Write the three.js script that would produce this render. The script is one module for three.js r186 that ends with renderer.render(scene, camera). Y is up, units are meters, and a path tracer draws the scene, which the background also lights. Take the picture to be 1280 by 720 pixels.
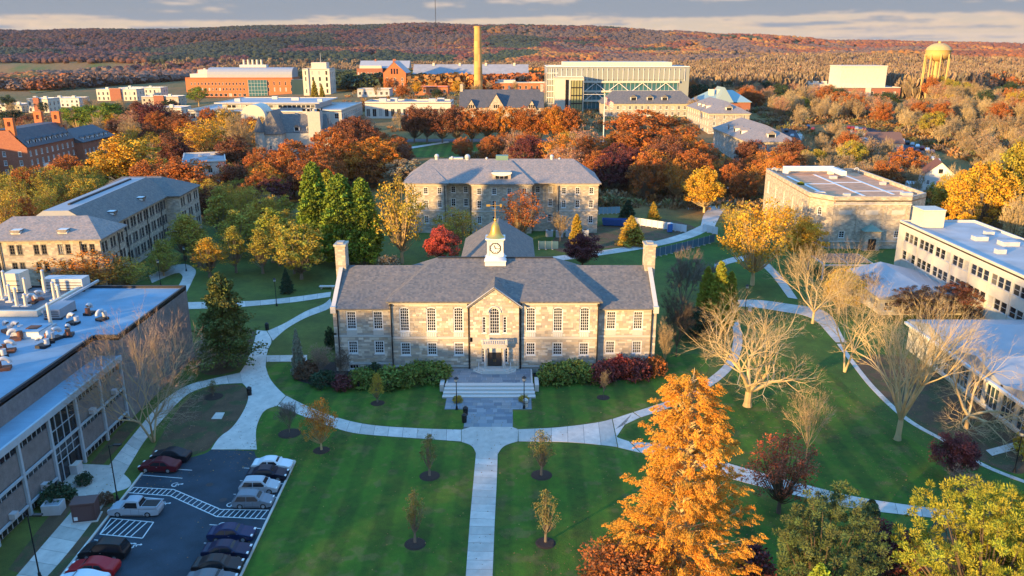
import * as THREE from 'three';
import { mergeGeometries } from 'three/addons/utils/BufferGeometryUtils.js';

// ---------- camera, sky, sun, exposure ----------
const scene = new THREE.Scene();
const EYE = 46, FOCAL = 995, PITCH = THREE.MathUtils.degToRad(16.94);
const camera = new THREE.PerspectiveCamera(2 * THREE.MathUtils.radToDeg(Math.atan(360 / FOCAL)), 1280 / 720, 0.5, 20000);
camera.position.set(0, EYE, 0);
camera.rotation.x = -PITCH;
const renderer = new THREE.WebGLRenderer({ antialias: true });
renderer.toneMapping = THREE.LinearToneMapping;
renderer.toneMappingExposure = 2.2;
renderer.shadowMap.enabled = true;
renderer.setSize(1280, 720);
const SUN_AZ = THREE.MathUtils.degToRad(47), SUN_EL = THREE.MathUtils.degToRad(7.2);
const sunDir = new THREE.Vector3(-Math.sin(SUN_AZ) * Math.cos(SUN_EL), Math.sin(SUN_EL), Math.cos(SUN_AZ) * Math.cos(SUN_EL));
const sun = new THREE.DirectionalLight(new THREE.Color().setRGB(1, 0.62, 0.235), 5.0);
sun.position.copy(sunDir).multiplyScalar(900).add(new THREE.Vector3(0, 0, -150));
sun.target.position.set(0, 0, -150);
sun.castShadow = true;
sun.shadow.radius = 3;
Object.assign(sun.shadow.camera, { left: -500, right: 500, top: 500, bottom: -500, near: 1, far: 2500 });
sun.name = 'sun';
scene.add(sun, sun.target);

// ---------- random and noise ----------
const rng = (seed) => () => { seed = (seed + 0x6d2b79f5) | 0; let t = Math.imul(seed ^ (seed >>> 15), 1 | seed); t = (t + Math.imul(t ^ (t >>> 7), 61 | t)) ^ t; return ((t ^ (t >>> 14)) >>> 0) / 4294967296; };
const hash = (x, y, s = 0) => { let h = Math.imul(x | 0, 374761393) ^ Math.imul(y | 0, 668265263) ^ Math.imul(s | 0, 1442695041); h = Math.imul(h ^ (h >>> 13), 1274126177); return ((h ^ (h >>> 16)) >>> 0) / 4294967296; };
const md = (a, n) => ((a % n) + n) % n;
function vnoise(x, y, px, py, s) {
  const ix = Math.floor(x), iy = Math.floor(y); let fx = x - ix, fy = y - iy; fx = fx * fx * (3 - 2 * fx); fy = fy * fy * (3 - 2 * fy);
  const h = (a, b) => hash(md(a, px), md(b, py), s);
  return (h(ix, iy) * (1 - fx) + h(ix + 1, iy) * fx) * (1 - fy) + (h(ix, iy + 1) * (1 - fx) + h(ix + 1, iy + 1) * fx) * fy;
}
function fbm(x, y, p = 64, s = 1, oct = 4) { let v = 0, a = 0.5, t = 0; for (let i = 0; i < oct; i++) { v += a * vnoise(x, y, p, p, s + i); t += a; a *= 0.5; x *= 2; y *= 2; p *= 2; } return v / t; }
const clamp = (x, a = 0, b = 1) => Math.min(b, Math.max(a, x));
const smooth = (a, b, x) => { const t = clamp((x - a) / (b - a)); return t * t * (3 - 2 * t); };
const mix = (a, b, t) => a + (b - a) * t;
const mix3 = (a, b, t) => [mix(a[0], b[0], t), mix(a[1], b[1], t), mix(a[2], b[2], t)];

// ---------- sky: evening air with low streaky cloud ----------
{
  const W = 4096, H = 2048, data = new Float32Array(W * H * 4);
  const air = [[-90, [0.27, 0.24, 0.22]], [0, [0.30, 0.245, 0.19]], [1.2, [0.32, 0.26, 0.20]], [3, [0.265, 0.255, 0.25]], [7, [0.20, 0.25, 0.31]], [11, [0.17, 0.265, 0.375]], [20, [0.155, 0.285, 0.44]], [30, [0.125, 0.36, 0.68]], [42, [0.11, 0.385, 0.82]], [90, [0.08, 0.355, 0.88]]];
  for (let j = 0; j < H; j++) {
    const e = ((j + 0.5) / H - 0.5) * 180; let k = 1; while (k < air.length - 1 && air[k][0] < e) k++;
    const g = mix3(air[k - 1][1], air[k][1], clamp((e - air[k - 1][0]) / (air[k][0] - air[k - 1][0])));
    for (let i = 0; i < W; i++) {
      let c = g;
      if (e > 0.2 && e < 40) {
        const az = i / W * 360, le = Math.log(e + 0.6) * 3.2;
        const n = fbm(az * 0.155 * 1.1378, le * 1.9 + 3, 64, 11, 5), n2 = fbm(az * 0.8 * 1.0667, le * 5.5, 256, 31, 4);
        const band = Math.exp(-(((e - 2.5) / 0.75) ** 2)) * 0.27 + Math.exp(-(((e - 5.5) / 3) ** 2)) * 0.1 - (e < 1.0 ? 0.16 * (1.0 - e) : 0);
        const d = smooth(0.50, 0.68, n * 0.78 + n2 * 0.22 + band) * (e > 18 ? clamp((40 - e) / 22) : 1);
        const edge = smooth(0.40, 0.58, n * 0.6 + n2 * 0.4 + band * 0.8);
        const lit = mix3(g, [0.45, 0.32, 0.22], edge * 0.45);
        c = mix3(lit, e > 8 ? [0.16, 0.235, 0.33] : [0.125, 0.153, 0.19], d * 0.95);
      }
      const o = (j * W + i) * 4;
      data[o] = c[0]; data[o + 1] = c[1]; data[o + 2] = c[2]; data[o + 3] = 1;
    }
  }
  const t = new THREE.DataTexture(data, W, H, THREE.RGBAFormat, THREE.FloatType);
  t.mapping = THREE.EquirectangularReflectionMapping; t.magFilter = THREE.LinearFilter; t.needsUpdate = true;
  scene.background = t; scene.environment = t;
}

// ---------- pixel <-> place ----------
const ang = (py) => PITCH + Math.atan((py - 360) / FOCAL);                  // angle below the horizontal, straight ahead
function P(px, py, y = 0) {                                                  // the place at height y that a pixel points to
  const d = (EYE - y) / Math.tan(ang(py)), zc = d * Math.cos(PITCH) + (EYE - y) * Math.sin(PITCH);
  return new THREE.Vector3((px - 640) / FOCAL * zc, y, -d);
}
const topH = (z, py) => EYE + z * Math.tan(ang(py));                         // height at distance -z seen at row py
const zcOf = (z, y = 0) => -z * Math.cos(PITCH) + (EYE - y) * Math.sin(PITCH);
const HILL = [[-180, 60], [-60, 80], [-45, 84], [-33, 92], [-24, 114], [-16, 140], [-8, 150], [0, 146], [6, 138], [11, 110], [16, 84], [22, 60], [28, 44], [33, 32], [45, 24], [60, 30], [180, 60]];
function hillH(az) { for (let i = 1; i < HILL.length; i++) if (az <= HILL[i][0]) { const [a, b] = HILL[i - 1], [c, d] = HILL[i]; return mix(b, d, smooth(0, 1, (az - a) / (c - a))); } return 60; }
function T(x, z) {                                                           // the lie of the land
  const r = Math.hypot(x, z), az = Math.atan2(x, -z) * 180 / Math.PI;
  if (r < 215) return 0;
  const near = 8 * smooth(225, 480, -z) * smooth(-270, -90, x) * (1 - 0.8 * smooth(700, 1400, r)) - 6 * smooth(-150, -330, x) * smooth(250, 500, r) * (1 - smooth(1500, 2600, r));
  const far = hillH(az) * Math.pow(smooth(1900, 4900, r), 1.15) * (1 - 0.5 * smooth(5200, 9000, r));
  const roll = (fbm(x / 420 + 40, z / 420 + 40, 64, 5, 3) - 0.5) * 62 * smooth(950, 2300, r) * (1 - 0.7 * smooth(3800, 4900, r));
  return near + far + roll;
}
function G(px, py) {                                                         // the place on the land that a pixel points to
  const a = ang(py); let d = 60;
  for (let i = 0; i < 900; i++) {
    const y = EYE - d * Math.tan(a), x = (px - 640) / FOCAL * (d * Math.cos(PITCH) + (EYE - y) * Math.sin(PITCH));
    const t = T(x, -d);
    if (y <= t) return new THREE.Vector3(x, t, -d);
    d += Math.max(0.5, Math.min((y - t) * 1.2, d * 0.02));
    if (d > 9000) return null;
  }
  return null;
}

// ---------- materials ----------
const toS = (v) => 255 * (v <= 0.0031308 ? v * 12.92 : 1.055 * Math.pow(v, 1 / 2.4) - 0.055);
function tex(n, fn, colour = true) {
  const d = new Uint8Array(n * n * 4);
  for (let y = 0; y < n; y++) for (let x = 0; x < n; x++) {
    const c = fn(x / n, y / n), o = (y * n + x) * 4;
    for (let k = 0; k < 3; k++) { const v = clamp(Array.isArray(c) ? c[k] : c); d[o + k] = colour ? toS(v) : v * 255; }
    d[o + 3] = 255;
  }
  const t = new THREE.DataTexture(d, n, n); t.magFilter = THREE.LinearFilter; t.minFilter = THREE.LinearMipmapLinearFilter; t.generateMipmaps = true;
  t.wrapS = t.wrapT = THREE.RepeatWrapping; if (colour) t.colorSpace = THREE.SRGBColorSpace; t.needsUpdate = true;
  return t;
}
const rgb = (a, k = 1) => new THREE.Color().setRGB(a[0] * k, a[1] * k, a[2] * k);
const plain = (a, roughness = 0.8, metalness = 0, extra = {}) => new THREE.MeshStandardMaterial({ color: rgb(a), roughness, metalness, side: THREE.DoubleSide, ...extra });
function textured(n, tile, fn, roughness = 0.9, bump = null, bumpScale = 0.02, extra = {}) {
  const map = tex(n, fn); map.repeat.set(1 / tile, 1 / tile);
  const m = new THREE.MeshStandardMaterial({ map, roughness, side: THREE.DoubleSide, ...extra });
  if (bump) { m.bumpMap = tex(n, bump, false); m.bumpMap.repeat.set(1 / tile, 1 / tile); m.bumpScale = bumpScale; }
  return m;
}
const mottled = (base, amount, freq, seed, tile = 8, roughness = 0.9, n = 256) => textured(n, tile, (u, v) => {
  const k = 1 + amount * (fbm(u * freq, v * freq, freq, seed, 4) - 0.5) * 2 + amount * 0.5 * (hash(u * n, v * n, seed) - 0.5);
  const w = (fbm(u * freq * 0.5, v * freq * 0.5, freq / 2, seed + 9, 3) - 0.5) * amount * 0.5;
  return [base[0] * (k + w), base[1] * k, base[2] * (k - w)];
}, roughness);
// coursed rubble seen from afar: rows of blocks whose tone varies
const coursed = (tones, rowH, blkW, tile, seed, n = 512, joint = 0.8) => {
  const rowsN = Math.round(tile / rowH);
  const at = (u, v) => {
    const r = Math.floor(v * rowsN), cnt = Math.round(tile / blkW), off = hash(r, 7, seed), c = Math.floor((u + off) * cnt + (hash(r, 3, seed) - 0.5) * 0.4);
    return [r, md(c, cnt), v * rowsN - r, (u + off) * cnt - Math.floor((u + off) * cnt)];
  };
  return (u, v) => {
    const [r, c, fv, fu] = at(u, v), h = hash(r, c, seed), t = tones[Math.floor(h * tones.length)];
    const k = (0.88 + 0.24 * hash(c, r, seed + 5)) * (0.94 + 0.12 * fbm(u * 32, v * 32, 32, seed, 3)) * (fv < 0.1 || fu < 0.04 ? joint : 1);
    return [t[0] * k, t[1] * k, t[2] * k];
  };
};
const MAT = {};
MAT.grass = textured(1024, 40, (u, v) => {
  const a = fbm(u * 10, v * 10, 10, 2, 4), b = fbm(u * 64, v * 64, 64, 3, 3), c = hash(u * 1024, v * 1024, 4);
  const k = 0.62 + 0.5 * a + 0.36 * (b - 0.5) + 0.35 * (c - 0.5), y = smooth(0.5, 0.75, fbm(u * 20 + 3, v * 20, 20, 8, 4));
  return mix3([0.034 * k, 0.098 * k, 0.016 * k], [0.085 * k, 0.105 * k, 0.026 * k], y * 0.5);
}, 1, (u, v) => hash(u * 1024, v * 1024, 4) * 0.6 + 0.4 * fbm(u * 128, v * 128, 128, 3, 2), 0.05);
MAT.land = textured(1024, 40, (u, v) => { const a = fbm(u * 10, v * 10, 10, 2, 4), b = fbm(u * 64, v * 64, 64, 3, 3), c = hash(u * 1024, v * 1024, 4), k = 0.45 + 0.45 * a + 0.3 * (b - 0.5) + 0.3 * (c - 0.5); return [k, k, k]; }, 1, (u, v) => hash(u * 1024, v * 1024, 4), 0.05, { vertexColors: true });
MAT.lawnMown = textured(1024, 32, (u, v) => {
  const a = fbm(u * 8, v * 8, 8, 12, 4), b = fbm(u * 64, v * 64, 64, 13, 3), c = hash(u * 1024, v * 1024, 14);
  const st = clamp(Math.sin(u * Math.PI * 2 * 8) * 3, -1, 1) * 0.15;
  const k = 0.62 + 0.58 * a + 0.45 * (b - 0.5) + 0.5 * (c - 0.5) + st, y = smooth(0.46, 0.74, fbm(u * 16 + 3, v * 16, 16, 18, 4)), w = smooth(0.58, 0.74, fbm(u * 24 + 7, v * 24, 24, 19, 4));
  return mix3(mix3([0.050 * k, 0.118 * k, 0.004 * k], [0.105 * k, 0.13 * k, 0.008 * k], y * 0.7), [0.16 * k, 0.12 * k, 0.035 * k], w * 0.5);
}, 1, (u, v) => hash(u * 1024, v * 1024, 14) * 0.6 + 0.4 * fbm(u * 128, v * 128, 128, 13, 2), 0.04);
MAT.litter = textured(512, 14, (u, v) => {
  const a = fbm(u * 12, v * 12, 12, 22, 4), c = hash(u * 512, v * 512, 24), k = 0.6 + 0.6 * a + 0.6 * (c - 0.5);
  const g = smooth(0.48, 0.62, fbm(u * 9 + 5, v * 9, 9, 28, 4));
  return mix3([0.13 * k, 0.078 * k, 0.04 * k], [0.06 * k, 0.085 * k, 0.025 * k], g * 0.7);
}, 1, (u, v) => hash(u * 512, v * 512, 24), 0.05);
MAT.mulch = textured(256, 3, (u, v) => { const k = 0.5 + hash(u * 256, v * 256, 41) * 0.9; return [0.055 * k, 0.034 * k, 0.026 * k]; }, 1, (u, v) => hash(u * 256, v * 256, 41), 0.06);
const concrete = (b, seed) => textured(256, 5, (u, v) => { const k = 0.76 + 0.4 * fbm(u * 8, v * 8, 8, seed, 5) + 0.12 * (hash(u * 256, v * 256, seed) - 0.5); return [b[0] * k, b[1] * k, b[2] * k]; }, 0.92, (u, v) => hash(u * 256, v * 256, seed), 0.004);
MAT.walk = [concrete([0.58, 0.51, 0.44], 51), concrete([0.51, 0.45, 0.385], 52), concrete([0.625, 0.55, 0.475], 53)];
MAT.joint = plain([0.12, 0.11, 0.1], 1);
MAT.asphalt = textured(512, 12, (u, v) => { const k = 0.85 + 0.9 * (fbm(u * 6, v * 6, 6, 61, 5) - 0.5) + 0.6 * (hash(u * 512, v * 512, 62) - 0.5); return [0.028 * k, 0.046 * k, 0.064 * k]; }, 0.85, (u, v) => hash(u * 512, v * 512, 62), 0.012);
MAT.road = mottled([0.10, 0.10, 0.105], 0.2, 8, 64, 20, 0.9);
MAT.paint = mottled([0.62, 0.62, 0.6], 0.12, 16, 66, 3, 0.8);
MAT.stoneA = textured(512, 6, coursed([[0.40, 0.37, 0.33], [0.46, 0.42, 0.36], [0.34, 0.32, 0.30], [0.44, 0.38, 0.30], [0.52, 0.49, 0.44], [0.37, 0.34, 0.30]], 0.3, 0.8, 6, 71), 0.92);
MAT.stoneB = textured(512, 6, coursed([[0.46, 0.39, 0.30], [0.52, 0.44, 0.34], [0.42, 0.37, 0.31], [0.55, 0.48, 0.38], [0.38, 0.33, 0.27]], 0.3, 0.7, 6, 73), 0.92);
MAT.stonePale = mottled([0.50, 0.47, 0.42], 0.14, 16, 75, 5);
MAT.trimStone = mottled([0.56, 0.53, 0.48], 0.08, 16, 77, 3, 0.85);
MAT.mortar = mottled([0.40, 0.37, 0.33], 0.1, 16, 78, 3);
MAT.whiteTrim = plain([0.74, 0.74, 0.72], 0.55);
MAT.brick = textured(512, 4, coursed([[0.30, 0.115, 0.07], [0.34, 0.13, 0.075], [0.27, 0.10, 0.065], [0.36, 0.15, 0.09]], 0.0833, 0.222, 4, 79, 512, 1.25), 0.9);
MAT.brickOrange = textured(512, 4, coursed([[0.50, 0.165, 0.062], [0.54, 0.18, 0.07], [0.46, 0.15, 0.058]], 0.0833, 0.222, 4, 81, 512, 1.1), 0.9);
const slate = (tones, seed, tile = 10) => textured(512, tile, (u, v) => {
  const base = coursed(tones, tile / 36, tile / 30, tile, seed, 512, 0.82)(u, v), p = fbm(u * 5, v * 5, 5, seed, 4), w = smooth(0.5, 0.68, p) * 0.28 + smooth(0.55, 0.75, fbm(u * 48, v * 4, 48, seed + 3, 3)) * 0.3;
  return mix3(base, [base[0] * 1.5, base[1] * 1.32, base[2] * 1.2], w);
}, 0.72, (u, v) => { const f = v * 36 - Math.floor(v * 36); return 1 - f * 0.8 - 0.2 * hash(Math.floor(v * 36), Math.floor(u * 30), seed); }, 0.012);
MAT.slateGrey = slate([[0.138, 0.13, 0.122], [0.158, 0.148, 0.135], [0.116, 0.114, 0.112], [0.172, 0.153, 0.133]], 91);
MAT.slateWarm = slate([[0.27, 0.235, 0.215], [0.24, 0.225, 0.215], [0.30, 0.25, 0.215], [0.22, 0.21, 0.205]], 93);
MAT.slateDark = slate([[0.085, 0.09, 0.1], [0.1, 0.1, 0.11], [0.075, 0.08, 0.09]], 95);
MAT.membrane = textured(512, 30, (u, v) => { const k = 0.84 + 0.3 * (fbm(u * 10, v * 10, 10, 97, 5) - 0.5) * (1 + fbm(u * 3, v * 3, 3, 98, 2)) - (Math.abs(md(v * 10, 1) - 0.5) < 0.02 ? 0.08 : 0); return [0.50 * k, 0.50 * k, 0.50 * k]; }, 0.7);
MAT.labRoof = textured(512, 30, (u, v) => { const k = 0.8 + 0.45 * (fbm(u * 10, v * 10, 10, 197, 5) - 0.5) + 0.1 * (hash(u * 512, v * 512, 7) - 0.5) - (Math.abs(md(v * 10, 1) - 0.5) < 0.02 ? 0.1 : 0); return [0.26 * k, 0.40 * k, 0.51 * k]; }, 0.8);  // pale roof tinted blue: the cast of its shade is in the colour
MAT.wellFloor = mottled([0.13, 0.15, 0.17], 0.3, 10, 196, 8, 0.9);
MAT.frameBlue = mottled([0.40, 0.47, 0.51], 0.12, 12, 198, 4, 0.6);
MAT.field = mottled([0.115, 0.135, 0.04], 0.3, 8, 199, 60, 1);
MAT.membraneGrey = mottled([0.30, 0.31, 0.33], 0.2, 10, 99, 25, 0.8);
MAT.gravelRoof = mottled([0.60, 0.30, 0.165], 0.3, 12, 101, 16, 0.95);
MAT.metalRoof = mottled([0.34, 0.355, 0.375], 0.08, 8, 103, 10, 0.5);
MAT.precast = mottled([0.60, 0.565, 0.50], 0.09, 12, 105, 8, 0.85);
MAT.cream = mottled([0.62, 0.57, 0.47], 0.08, 12, 107, 8, 0.85);
MAT.panelStone = textured(512, 4, (u, v) => { const k = 0.6 + 0.8 * hash(u * 256, v * 256, 109) + 0.5 * (fbm(u * 8, v * 8, 8, 110, 4) - 0.5); return [0.215 * k, 0.195 * k, 0.185 * k]; }, 0.95, (u, v) => hash(u * 512, v * 512, 109), 0.02);
MAT.glass = plain([0.018, 0.022, 0.028], 0.06); MAT.glassDim = plain([0.05, 0.05, 0.048], 0.12); MAT.glassGrey = plain([0.13, 0.125, 0.11], 0.3);  // dark, dim and greyer panes: differing reflections suggested by colour
MAT.glassBlue = plain([0.035, 0.07, 0.09], 0.06);
MAT.glassTeal = plain([0.05, 0.16, 0.19], 0.08, 0.1);
MAT.glassPale = plain([0.30, 0.32, 0.29], 0.2);
MAT.blind = plain([0.42, 0.41, 0.38], 0.5);
MAT.black = plain([0.012, 0.012, 0.013], 0.5);
MAT.darkMetal = plain([0.03, 0.03, 0.033], 0.45, 0.4);
MAT.galv = mottled([0.50, 0.51, 0.52], 0.12, 8, 111, 4, 0.42);
MAT.rust = mottled([0.20, 0.08, 0.045], 0.3, 8, 112, 3, 0.9);
MAT.gold = plain([0.80, 0.50, 0.12], 0.38, 0.75);
MAT.copper = plain([0.16, 0.28, 0.23], 0.7);
MAT.yellowBrick = textured(512, 6, coursed([[0.66, 0.355, 0.11], [0.60, 0.32, 0.10], [0.70, 0.385, 0.125]], 0.1, 0.3, 6, 113, 512, 0.9), 0.85);
MAT.bluestone = [[0.19, 0.225, 0.25], [0.235, 0.26, 0.275], [0.165, 0.20, 0.235], [0.26, 0.27, 0.27]];
MAT.vertex = plain([1, 1, 1], 0.93, 0, { vertexColors: true });
// ---------- geometry helpers ----------
const q = (g) => { const n = g.index ? g.toNonIndexed() : g; for (const k of Object.keys(n.attributes)) if (!['position', 'normal', 'uv', 'color'].includes(k)) n.deleteAttribute(k); return n; };
const join = (list) => { const l = list.map(q); return l.length === 1 ? l[0] : mergeGeometries(l, false); };
function box(w, h, d, x = 0, y = 0, z = 0, ry = 0) {                          // centred in x and z, standing on y; uv in metres
  const g = new THREE.BoxGeometry(w, h, d), uv = g.attributes.uv, s = [[d, h], [d, h], [w, d], [w, d], [w, h], [w, h]];
  for (let i = 0; i < 24; i++) { const k = s[i >> 2]; uv.setXY(i, uv.getX(i) * k[0], uv.getY(i) * k[1]); }
  g.translate(0, h / 2, 0); if (ry) g.rotateY(ry); g.translate(x, y, z);
  return g;
}
const bb = (x0, x1, y0, y1, z0, z1) => box(x1 - x0, y1 - y0, z1 - z0, (x0 + x1) / 2, y0, (z0 + z1) / 2);
const cyl = (r0, r1, h, x, y, z, n = 10) => { const g = new THREE.CylinderGeometry(r1, r0, h, n); g.translate(x, y + h / 2, z); return g; };
function tube(a, b, r0, r1, n = 5) {
  const A = new THREE.Vector3(...a), B = new THREE.Vector3(...b), d = B.clone().sub(A), g = new THREE.CylinderGeometry(r1, r0, d.length(), n, 1, true);
  g.applyQuaternion(new THREE.Quaternion().setFromUnitVectors(new THREE.Vector3(0, 1, 0), d.normalize())); g.translate((a[0] + b[0]) / 2, (a[1] + b[1]) / 2, (a[2] + b[2]) / 2);
  return g;
}
function polys(faces) {                                                      // flat polygons; uv in metres along and up each face
  const pos = [], nor = [], uv = [];
  for (const f of faces) {
    const p = f.map((a) => new THREE.Vector3(...a)), n = new THREE.Vector3();
    for (let i = 0; i < p.length; i++) { const a = p[i], b = p[(i + 1) % p.length]; n.x += (a.y - b.y) * (a.z + b.z); n.y += (a.z - b.z) * (a.x + b.x); n.z += (a.x - b.x) * (a.y + b.y); }
    n.normalize();
    const u = Math.abs(n.y) > 0.98 ? new THREE.Vector3(1, 0, 0) : new THREE.Vector3(0, 1, 0).cross(n).normalize(), v = n.clone().cross(u);
    for (let i = 1; i < p.length - 1; i++) for (const k of [0, i, i + 1]) { pos.push(p[k].x, p[k].y, p[k].z); nor.push(n.x, n.y, n.z); uv.push(p[k].dot(u), p[k].dot(v)); }
  }
  const g = new THREE.BufferGeometry();
  g.setAttribute('position', new THREE.Float32BufferAttribute(pos, 3)); g.setAttribute('normal', new THREE.Float32BufferAttribute(nor, 3)); g.setAttribute('uv', new THREE.Float32BufferAttribute(uv, 2));
  return g;
}
function hipGeo(x0, x1, z0, z1, y, rise, over = 0.5, inset = null, t = 0.25) { // z1 = front; ridge along the longer side; inset 0 makes gables
  const X0 = x0 - over, X1 = x1 + over, Z0 = z0 - over, Z1 = z1 + over, alongX = X1 - X0 >= Z1 - Z0;
  const half = (alongX ? Z1 - Z0 : X1 - X0) / 2, k = inset === null ? half : inset, Y = y + t, top = y + t + rise;
  const A = [X0, Y, Z1], B = [X1, Y, Z1], C = [X1, Y, Z0], D = [X0, Y, Z0], cx = (X0 + X1) / 2, cz = (Z0 + Z1) / 2;
  const R0 = alongX ? [X0 + k, top, cz] : [cx, top, Z1 - k], R1 = alongX ? [X1 - k, top, cz] : [cx, top, Z0 + k];
  const lo = (p) => [p[0], y, p[2]];
  const f = alongX ? [[A, B, R1, R0], [B, C, R1], [C, D, R0, R1], [D, A, R0]] : [[A, B, R0], [B, C, R1, R0], [C, D, R1], [D, A, R0, R1]];
  for (const [a, b] of [[A, B], [B, C], [C, D], [D, A]]) f.push([lo(a), lo(b), b, a]);
  f.push([lo(D), lo(C), lo(B), lo(A)]);
  return polys(f);
}
// ---------- scene helpers ----------
const taken = new Map();
const numbered = (n) => { const k = taken.get(n) ?? 0; taken.set(n, k + 1); return k ? n + '_' + String(k).padStart(3, '0') : n; };
const shade = (o) => { o.castShadow = o.receiveShadow = true; return o; };
function part(name, geo, m, parent) { const o = shade(new THREE.Mesh(Array.isArray(geo) ? join(geo) : geo, m)); o.name = name; parent.add(o); return o; }
function thing(name, label, category, p, ry = 0, group) { const o = new THREE.Group(); o.name = numbered(name); o.position.set(p.x, p.y, p.z); o.rotation.y = ry; o.userData = { label, category }; if (group) o.userData.group = group; scene.add(o); return o; }
function setting(name, geo, m) { const o = part(numbered(name), geo, m, scene); o.userData.kind = 'structure'; return o; }
function copyOf(src, label, p, ry = 0, s = 1, group) { const o = src.clone(); o.name = numbered(src.name.replace(/_\d{3}$/, '')); o.position.set(p.x, p.y, p.z); o.rotation.y = ry; if (Array.isArray(s)) o.scale.set(...s); else o.scale.setScalar(s); o.userData = { ...src.userData, label }; if (group) o.userData.group = group; scene.add(o); return o; }
const V = (x, y, z) => new THREE.Vector3(x, y, z);

// polygon on the ground from pixels; points flagged with 1 stay sharp, the rest are rounded
function outline(pts, iter = 3) {
  let p = pts.map(([a, b, s]) => { const w = P(a, b); return { x: w.x, z: w.z, s }; });
  for (let k = 0; k < iter; k++) {
    const o = [], n = p.length;
    for (let i = 0; i < n; i++) {
      const a = p[md(i - 1, n)], b = p[i], c = p[(i + 1) % n];
      if (b.s) { o.push(b); continue; }
      o.push({ x: mix(a.x, b.x, a.s ? 0.7 : 0.75), z: mix(a.z, b.z, a.s ? 0.7 : 0.75) }, { x: mix(b.x, c.x, 0.25), z: mix(b.z, c.z, 0.25) });
    }
    p = o;
  }
  return p;
}
function flat(pts, y, thick = 0) {                                            // world outline {x,z} -> sheet at y with a skirt
  const sh = new THREE.Shape(pts.map((p) => new THREE.Vector2(p.x, -p.z)));
  const g = thick ? new THREE.ExtrudeGeometry(sh, { depth: thick, bevelEnabled: false }) : new THREE.ShapeGeometry(sh);
  g.rotateX(-Math.PI / 2); g.translate(0, y - thick, 0);
  return g;
}
const sheet = (name, pts, y, m, thick = 0, iter = 3) => setting(name, flat(outline(pts, iter), y, thick), m);

// ---------- walls with real openings, and windows ----------
const winGeo = new Map(), TH = 0.32;
function windowParts(w, h, o = {}) {
  const key = [w, h, JSON.stringify(o)].join();
  if (winGeo.has(key)) return winGeo.get(key);
  const { cols = 2, rows = 2, arch = 0, fr = 0.1, bar = 0.045, sill = 0.1, depth = 0.12 } = o, f = [];
  const hh = h - arch;
  f.push(bb(-w / 2, -w / 2 + fr, 0, hh, -depth, 0.03), bb(w / 2 - fr, w / 2, 0, hh, -depth, 0.03), bb(-w / 2 + fr, w / 2 - fr, 0, fr, -depth, 0.03));
  if (!arch) f.push(bb(-w / 2 + fr, w / 2 - fr, h - fr, h, -depth, 0.03));
  else {
    const pts = [], ax = w / 2, r = (ax * ax + arch * arch) / (2 * arch), cy = arch - r, t0 = arch >= ax ? Math.PI / 2 : Math.asin(clamp(ax / r, -1, 1));
    for (let i = 0; i <= 10; i++) { const t = -t0 + 2 * t0 * i / 10; pts.push(new THREE.Vector2(Math.sin(t) * r, cy + Math.cos(t) * r)); }
    for (let i = 10; i >= 0; i--) { const t = -t0 + 2 * t0 * i / 10; pts.push(new THREE.Vector2(Math.sin(t) * (r - fr), cy + Math.cos(t) * (r - fr))); }
    const a = new THREE.Shape(pts);
    const g = new THREE.ExtrudeGeometry(a, { depth: depth + 0.03, bevelEnabled: false }); g.translate(0, hh, -depth); f.push(g);
  }
  for (let i = 1; i < cols; i++) { const x = -w / 2 + fr + (w - 2 * fr) * i / cols; f.push(bb(x - bar / 2, x + bar / 2, fr, h - (arch ? fr + arch * Math.pow(Math.abs(2 * x / w), 2) : fr), -depth + 0.02, -0.01)); }
  for (let j = 1; j < rows; j++) { const y = fr + (h - 2 * fr) * j / rows, half = y > hh ? w / 2 * Math.sqrt(clamp(1 - (y - hh) / Math.max(arch, 0.01))) : w / 2; f.push(bb(-half + fr, half - fr, y - bar / 2, y + bar / 2, -depth + 0.022, -0.012)); }
  if (sill) f.push(bb(-w / 2 - 0.12, w / 2 + 0.12, -sill, -0.002, -0.05, 0.12));
  const sh = new THREE.Shape();
  sh.moveTo(-w / 2 + 0.03, 0.03); sh.lineTo(w / 2 - 0.03, 0.03); sh.lineTo(w / 2 - 0.03, hh);
  if (arch) { const ax = w / 2, r = (ax * ax + arch * arch) / (2 * arch), cy = hh + arch - r, t0 = Math.asin(clamp(ax / r, -1, 1)); for (let i = 1; i < 10; i++) { const t = t0 - 2 * t0 * i / 10; sh.lineTo(Math.sin(t) * (r - 0.03), cy + Math.cos(t) * (r - 0.03)); } }
  sh.lineTo(-w / 2 + 0.03, hh);
  const pane = new THREE.ExtrudeGeometry(sh, { depth: 0.02, bevelEnabled: false }); pane.translate(0, 0, -depth - 0.02);
  const r = [join(f), q(pane)]; winGeo.set(key, r); return r;
}
function holePath(x, y, w, h, arch = 0) {
  const p = new THREE.Path(); p.moveTo(x - w / 2, y); p.lineTo(x + w / 2, y); p.lineTo(x + w / 2, y + h - arch);
  if (arch) { const ax = w / 2, r = (ax * ax + arch * arch) / (2 * arch), cy = y + h - r, t0 = Math.asin(clamp(ax / r, -1, 1)); for (let i = 1; i < 10; i++) { const t = t0 - 2 * t0 * i / 10; p.lineTo(x + Math.sin(t) * r, cy + Math.cos(t) * r); } }
  p.lineTo(x - w / 2, y + h - arch); p.closePath(); return p;
}
let winCount = 0;
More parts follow.
